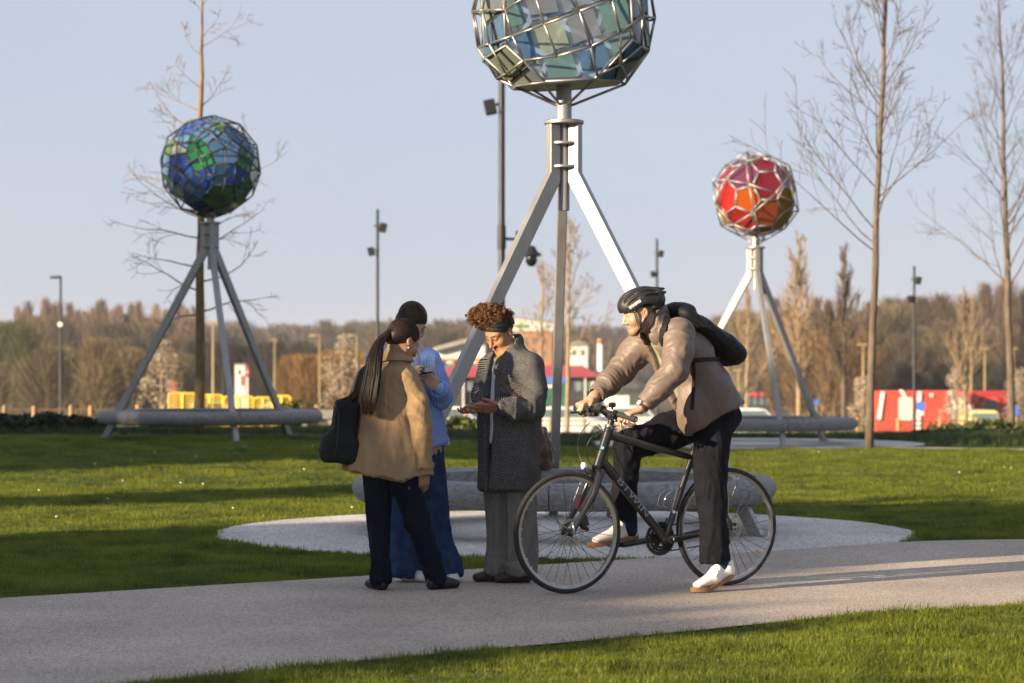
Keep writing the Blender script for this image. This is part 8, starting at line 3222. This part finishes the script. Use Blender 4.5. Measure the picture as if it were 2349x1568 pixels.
    # shoes: white uppers on thick gum soles
    def trainer(heel, toe, ball):
        d0 = toe - heel; L = np.linalg.norm([d0[0], d0[1]])
        dh = np.array([d0[0], d0[1], 0]) / L
        sd = np.cross(dh, (0, 0, 1.0))
        def sole_pt(t):
            """centre line of the sole, t 0 heel .. 1 toe"""
            if ball is None:
                return heel + (toe - heel) * t
            tb = 0.58
            return heel + (ball - heel) * (t / tb) if t < tb else ball + (toe - ball) * ((t - tb) / (1 - tb))
        ts = np.linspace(0, 1, 17)
        hw = np.interp(ts, [0, 0.04, 0.15, 0.35, 0.55, 0.72, 0.86, 0.95, 1.0], [0.012, 0.028, 0.037, 0.036, 0.043, 0.047, 0.041, 0.028, 0.010])
        v_ = []
        for t, w_ in zip(ts, hw):
            c = sole_pt(t)
            for s_, h_ in ((-1, 0), (1, 0), (1, 0.027), (-1, 0.027)):
                v_.append(c + sd * w_ * s_ + np.array([0, 0, h_]))
        n = len(ts)
        f = [(i * 4 + k, i * 4 + (k + 1) % 4, (i + 1) * 4 + (k + 1) % 4, (i + 1) * 4 + k) for i in range(n - 1) for k in range(4)] + [(3, 2, 1, 0), tuple((n - 1) * 4 + k for k in range(4))]
        F = Field(np.minimum(heel, toe) - 0.12, np.maximum(heel, toe) + 0.16, 0.005)
        up = np.array([0, 0, 1.0])
        p = lambda t, h: sole_pt(t) + up * h
        F.econe(p(0.14, 0.05), p(0.42, 0.056), (0.035, 0.036), (0.038, 0.044), sd)
        F.econe(p(0.42, 0.054), p(0.84, 0.038), (0.039, 0.044), (0.038, 0.020), sd, 0.02)
        F.econe(p(0.10, 0.04), p(0.15, 0.088), (0.034, 0.034), (0.037, 0.040), sd, 0.02)
        F.econe(p(0.42, 0.07), p(0.36, 0.098), (0.032, 0.03), (0.034, 0.026), sd, 0.02)
        F.econe(p(0.20, 0.085), p(0.235, 0.15), (0.030, 0.042), (0.034, 0.05), sd, 0.006, 's')
        o, V, Fc = garment('shoe', F, M['shoe_white'], body, None, 1)
        so = mesh_obj('sole', v_, f, M['gum'], o)
        autosmooth(so, 35)
        # laces
        for k in range(5):
            t = 0.46 + k * 0.065
            h = np.interp(t, [0.42, 0.84], [0.098, 0.060])
            MB().tube([p(t, h - 0.012) + sd * 0.024, p(t - 0.012, h + 0.002), p(t, h - 0.012) - sd * 0.024], 0.0036, 6).build('lace', M['shoe_white'], o, smooth=True)
        q0 = p(0.43, 0.103)
        for s_ in (1, -1):
            MB().tube([q0, q0 + sd * s_ * 0.020 + (0, 0, 0.010), q0 + sd * s_ * 0.042 + (0, 0, -0.012), q0 + sd * s_ * 0.046 + dh * 0.02 + (0, 0, -0.04)], 0.0030, 6).build('lace_end', M['shoe_white'], o, smooth=True)
    trainer(heelL, toeL, ballL)
    trainer(heelR, toeR, None)

    # shirt inside the jacket
    F = Field((0.5, 13.35, 0.9), (1.55, 14.6, 1.7), 0.008)
    T0, T1, T2, T3, T4 = P_(1640, 960), P_(1606, 892), P_(1566, 822), P_(1532, 778), P_(1506, 750)
    F.echain([T0 * 0.5 + T1 * 0.5, T1, T2, T3, T4], [(0.165, 0.12), (0.175, 0.132), (0.18, 0.128), (0.145, 0.09), (0.072, 0.066)], em)
    garment('jumper', F, M['sage'], body)
    # jacket
    F = Field((0.3, 13.25, 0.85), (1.65, 14.75, 1.72), 0.006)
    F.echain([P_(1648, 1000), T0, T1, T2, T3, T4, P_(1501, 738)], [(0.225, 0.180), (0.225, 0.176), (0.216, 0.168), (0.214, 0.158), (0.176, 0.116), (0.098, 0.088), (0.088, 0.080)], em, 0, 0.03)
    F.ell(P_(1590, 940, 0.10), (0.10, 0.10, 0.16), None, 0.05)
    cL = wL + (eL - wL) / np.linalg.norm(eL - wL) * 0.055
    cR = wR + (eR - wR) / np.linalg.norm(eR - wR) * 0.055
    F.chain([sL, sL * 0.5 + eL * 0.5 + em * 0.02, eL, eL * 0.45 + cL * 0.55, cL], [0.100, 0.086, 0.077, 0.066, 0.053], 0.05, 0.02)
    F.chain([sR, sR * 0.5 + eR * 0.5 - em * 0.02, eR, eR * 0.45 + cR * 0.55, cR], [0.100, 0.086, 0.077, 0.066, 0.053], 0.05, 0.02)
    for c, e in ((cL, eL), (cR, eR)):
        t = (c - e) / np.linalg.norm(c - e)
        F.plane_cut(c + t * 0.012, t, c - 0.09, c + 0.09, 0.003)
        F.cone(c - t * 0.01, c + t * 0.08, 0.040, 0.044, 0.003, 's')
    # open front: slot along the chest side of the spine
    ax_ = [T0, T1, T2, T3, T4, P_(1501, 738)]
    def slot(x, y, z):
        l = (x - T1[0]) * em[0] + (y - T1[1]) * em[1]
        f = -((x - T1[0]) * ea[0] + (y - T1[1]) * ea[1])           # towards the handlebar
        # front surface follows the leaning spine
        sp = np.interp(z, [ax_[0][2], ax_[-1][2]], [-((ax_[0] - T1) @ ea), -((ax_[-1] - T1) @ ea)])
        return np.maximum(np.abs(l + 0.01) - np.interp(z, [0.9, 1.2, 1.45, 1.6], [0.075, 0.065, 0.040, 0.030]), sp + 0.02 - f)
    F.put(slot, (0.55, 13.4, 0.88), (1.35, 14.5, 1.60), 0.006, 's', 0.0)
    F.econe(nk - np.array([0, 0, 0.06]), hd.w(0, -0.02, -0.03), (0.070, 0.070), (0.074, 0.074), em, 0.004, 's')
    a_, b_ = P_(1692, 928), P_(1572, 1000)
    hn = np.array([-(a_[2] - b_[2]), 0, (a_[0] - b_[0])]); hn = -hn / np.linalg.norm(hn)
    F.plane_cut(b_, hn, (0.5, 13.2, 0.7), (1.8, 14.8, 1.18), 0.006)
    def dsp(V, N):
        mL, tL = seg_mask(V, sL, cL, 0.10, 0.05)
        mR, tR = seg_mask(V, sR, cR, 0.10, 0.05)
        m = np.maximum(mL, mR)
        quilt = (folds(V, (cL - sL) + np.array([0.2, 0, 0.25]), 42, 9, 0.0085, 4.0) + folds(V, (cL - sL), 9, 6, 0.006, 2.0)) * mL + (folds(V, (cR - sR) + np.array([0.2, 0, 0.25]), 42, 9, 0.0085, 6.0) + folds(V, (cR - sR), 9, 6, 0.006, 2.0)) * mR
        return quilt + (1 - m) * (folds(V, (0.4, 0.1, 0.8), 3, 9, 0.015, 1.0) + folds(V, (1, 0, 0.4), 20, 7, 0.005, 3.0))
    jo, V, Fc = garment('jacket', F, M['nylon'], body, dsp, 1)
    bv = bvh_of(V, Fc)
    # stand-up collar
    F = Field(nk - 0.22, nk + 0.22, 0.0055)
    ct = np.array(hd.c) - nk; ct = ct / np.linalg.norm(ct); ct = ct * 0.35 + np.array([0, 0, 0.93])
    F.econe(nk - ct * 0.03, nk + ct * 0.068 + ea * 0.01, (0.100, 0.094), (0.084, 0.088), em)
    F.econe(nk - ct * 0.1, nk + ct * 0.13, (0.074, 0.074), (0.074, 0.078), em, 0.003, 's')
    F.put(lambda x, y, z: np.abs((x - nk[0]) * em[0] + (y - nk[1]) * em[1] + 0.0) - 0.045 + 0 * z + 10 * np.maximum(0, ((x - nk[0]) * ea[0] + (y - nk[1]) * ea[1]) + 0.01), nk - 0.25, nk + 0.25, 0.004, 's')
    garment('collar', F, M['nylon'], body, lambda V, N: folds(V, (0.2, 0, 1), 20, 8, 0.004, 3.0), 1)

    # wrist watch
    t = (wL - eL) / np.linalg.norm(wL - eL)
    A = axes_from(t)
    wc = wL - t * 0.022
    ring = [wc + (A[1] * math.cos(q_) + A[2] * math.sin(q_)) * 0.034 for q_ in np.linspace(0, 2 * np.pi, 25)]
    ws = ribbon('watch_strap', ring, [r_ - wc for r_ in ring], 0.020, 0.004, M['leather'], body)
    wn_ = np.array([-0.35, -0.45, 0.82])
    wn_ = wn_ - t * (wn_ @ t); wn_ /= np.linalg.norm(wn_)
    MB().lathe(wc + wn_ * 0.033, [(0.020, 0), (0.021, 0.004), (0.019, 0.008)], 24, wn_).build('watch_case', M['chrome'], ws)
    MB().lathe(wc + wn_ * 0.0412, [(0.0175, 0), (0.0175, 0.0008)], 24, wn_).build('watch_dial', pm('pale_dial', (0.35, 0.38, 0.43), 0.25, 0.2, 0.1, 60), ws)

    # helmet (worn: a thing of its own)
    root = thing('cycling_helmet', tuple(hd.w(0, 0, 0.0)), 'matt black vented cycling helmet on the man\'s head', 'helmet')
    F = Field(hd.c - 0.2, hd.c + 0.22, 0.0034)
    hc = (0, -0.012, 0.050)
    F.ell(hd.w(*hc), np.array([0.096, 0.136, 0.094]), hd.R)
    F.ell(hd.w(0, -0.095, 0.050), np.array([0.072, 0.062, 0.058]), hd.R, 0.03)
    for x_, z_, y2 in ((0, 0.118, -0.165), (0.042, 0.098, -0.16), (-0.042, 0.098, -0.16)):
        F.cone(hd.w(x_, -0.05, z_), hd.w(x_ * 0.9, y2, z_ - 0.022), 0.022, 0.007, 0.015)
    F.ell(hd.w(0, -0.014, 0.030), np.array([0.0815, 0.104, 0.092]), hd.R, 0.004, 's')
    # lower edge rises over the ears
    F.plane_cut(hd.w(0, 0.10, 0.020), hd.R @ np.array([0, 0.10, -1.0]), hd.c - 0.3, hd.c + 0.3, 0.004)
    for sx in (1, -1):
        F.ell(hd.w(sx * 0.09, -0.02, 0.008), np.array([0.05, 0.055, 0.030]), hd.R, 0.010, 's')
    # vents: curved slots cut along the shell, front to back
    def hs(phi, th, k=1.0):
        """point on the shell: phi degrees from the front towards the side, th elevation"""
        return hd.w(hc[0] + k * 0.096 * math.sin(R(phi)) * math.cos(R(th)), hc[1] + k * 0.136 * math.cos(R(phi)) * math.cos(R(th)), hc[2] + k * 0.094 * math.sin(R(th)))
    def vent(pts, r):
        pp = dense(pts, 4)
        n_ = len(pp)
        for i_ in range(n_ - 1):
            t0, t1 = i_ / (n_ - 1), (i_ + 1) / (n_ - 1)
            rr = lambda t: r * (0.35 + 0.65 * math.sin(math.pi * min(1, max(0, t))) ** 0.6)
            F.cone(hs(pp[i_][0], pp[i_][1], 1.0), hs(pp[i_ + 1][0], pp[i_ + 1][1], 1.0), rr(t0), rr(t1), 0.0, 's')
    vent([(0, 32), (0, 55), (0, 80)], 0.012)
    vent([(180, 84), (180, 62), (180, 40)], 0.012)
    for sx in (1, -1):
        vent([(sx * 20, 24), (sx * 27, 44), (sx * 50, 63)], 0.0125)
        vent([(sx * 95, 66), (sx * 130, 56), (sx * 150, 40)], 0.0125)
        vent([(sx * 36, 16), (sx * 52, 32), (sx * 78, 44)], 0.0135)
        vent([(sx * 92, 44), (sx * 116, 38), (sx * 140, 26)], 0.0130)
        vent([(sx * 48, 4), (sx * 64, 14), (sx * 84, 22)], 0.0105)
        vent([(sx * 98, 22), (sx * 120, 18), (sx * 142, 10)], 0.0110)
    ho, HV_, HF_ = garment('shell', F, M['helmet'], root, None, 1)
    hb = bvh_of(HV_, HF_)
    # padded liner seen through the vents
    F = Field(hd.c - 0.2, hd.c + 0.22, 0.0055)
    F.ell(hd.w(0, -0.012, 0.042), np.array([0.0835, 0.110, 0.082]), hd.R)
    F.plane_cut(hd.w(0, 0.10, 0.036), hd.R @ np.array([0, 0.10, -1.0]), hd.c - 0.3, hd.c + 0.3, 0.004)
    garment('liner', F, M['foam'], root)
    # rear dial
    MB().lathe(hd.w(0, -0.115, -0.004), [(0.018, 0), (0.02, 0.006), (0.018, 0.016)], 16, hd.R @ np.array([0, -1, 0.1])).build('fit_dial', M['black'], root, smooth=True)
    MB().tube([hd.w(0.078, -0.06, 0.012), hd.w(0.05, -0.105, 0.002), hd.w(0, -0.118, -0.002), hd.w(-0.05, -0.105, 0.002), hd.w(-0.078, -0.06, 0.012)], 0.008, 8).build('fit_cradle', M['black'], root, smooth=True)
    # straps meeting under the jaw on the camera side (person's left = -x)
    for sx in (-1, 1):
        j = hd.w(sx * 0.066, 0.040, -0.085)
        fr = hd.w(sx * 0.078, 0.050, 0.022)
        bk_ = hd.w(sx * 0.074, -0.062, 0.020)
        out = hd.R @ np.array([sx, 0.15, 0])
        mid1 = (np.array(j) + fr) / 2 + out * 0.006
        mid2 = (np.array(j) + bk_) / 2 + out * 0.010
        ribbon('strap', dense([fr, mid1, j], 6), [out] * 13, 0.014, 0.003, M['blackcloth'], root)
        ribbon('strap', dense([bk_, mid2, j], 6), [out] * 13, 0.014, 0.003, M['blackcloth'], root)
        MB().lathe(np.array(j) - out * 0.002, [(0.011, 0), (0.012, 0.004), (0.010, 0.008)], 16, out).build('strap_divider', M['black'], root, smooth=True)
        ribbon('chin_strap', dense([j, hd.w(sx * 0.045, 0.052, -0.108), hd.w(0, 0.055, -0.122)], 6), [out, *([hd.R @ np.array([sx * 0.6, 0.2, -0.7])] * 12)], 0.014, 0.003, M['blackcloth'], root)
        for k in range(9):
            t_ = (k + 0.6) / 10
            p = np.array(fr) * (1 - t_) + np.array(j) * t_ + out * (0.0035 + 0.006 * math.sin(t_ * 3.14))
            MB().frame_box(p, (np.array(j) - fr) * 0.022, np.cross(out, (np.array(j) - fr)) * 0.010, out * 0.0006).build('stitch', M['decal_white'], root)
    # printed name on the side of the shell
    tv, tf = text_mesh('FAVOTO', 0.021, 0.0010)
    out = []
    a_ = R(34)
    for q_ in tv:
        k = 1.0 / 0.00251
        du, dv = q_.x * k * 0.92, q_.y * k * 0.95
        u_, v2 = 1457 + du * math.cos(a_) - dv * math.sin(a_) * 1.0, 699 - du * math.sin(a_) - dv * math.cos(a_)
        p, nr = on_surf(u_, v2, hb, 0.0012, 13.75)
        out.append(p)
    mesh_obj('lettering', out, tf, M['decal_white'], root)

    # backpack
    root = thing('backpack', tuple(P_(1665, 838)), 'black backpack worn by the man in the taupe jacket', 'bag')
    F = Field((0.7, 13.3, 1.2), (1.75, 14.8, 1.85), 0.007)
    F.echain([P_(1556, 722, 0), P_(1600, 752, 0), P_(1650, 795, 0), P_(1672, 812, 0)], [(0.13, 0.048), (0.145, 0.062), (0.15, 0.080), (0.15, 0.078)], em)
    F.ell(P_(1556, 712, 0), (0.10, 0.10, 0.045), None, 0.03)
    o, V3, F3 = garment('pack_body', F, M['packcloth'], root, lambda V, N: folds(V, (1, 0.3, -0.8), 5, 11, 0.008, 2.0), 2)
    b3 = bvh_of(V3, F3)
    surf_band('seam', [(1560, 715), (1590, 735), (1625, 770), (1655, 805)], b3, 0.007, 0.004, M['black'], root, 0.001)
    surf_band('zip', [(1612, 735), (1640, 762), (1668, 790), (1690, 806)], b3, 0.006, 0.003, M['black'], root, 0.001)
    surf_band('shoulder_strap', [(1541, 722), (1532, 735), (1524, 755), (1519, 774), (1518, 790)], bv, 0.050, 0.008, M['packcloth'], root, 0.005)
    surf_band('side_strap', [(1652, 824), (1630, 825), (1608, 826), (1590, 828)], bv, 0.026, 0.004, M['packcloth'], root, 0.004)
    surf_band('strap_tail', [(1590, 830), (1592, 860), (1590, 900), (1587, 940)], bv, 0.020, 0.004, M['packcloth'], root, 0.004)
    return body


build_cyclist()
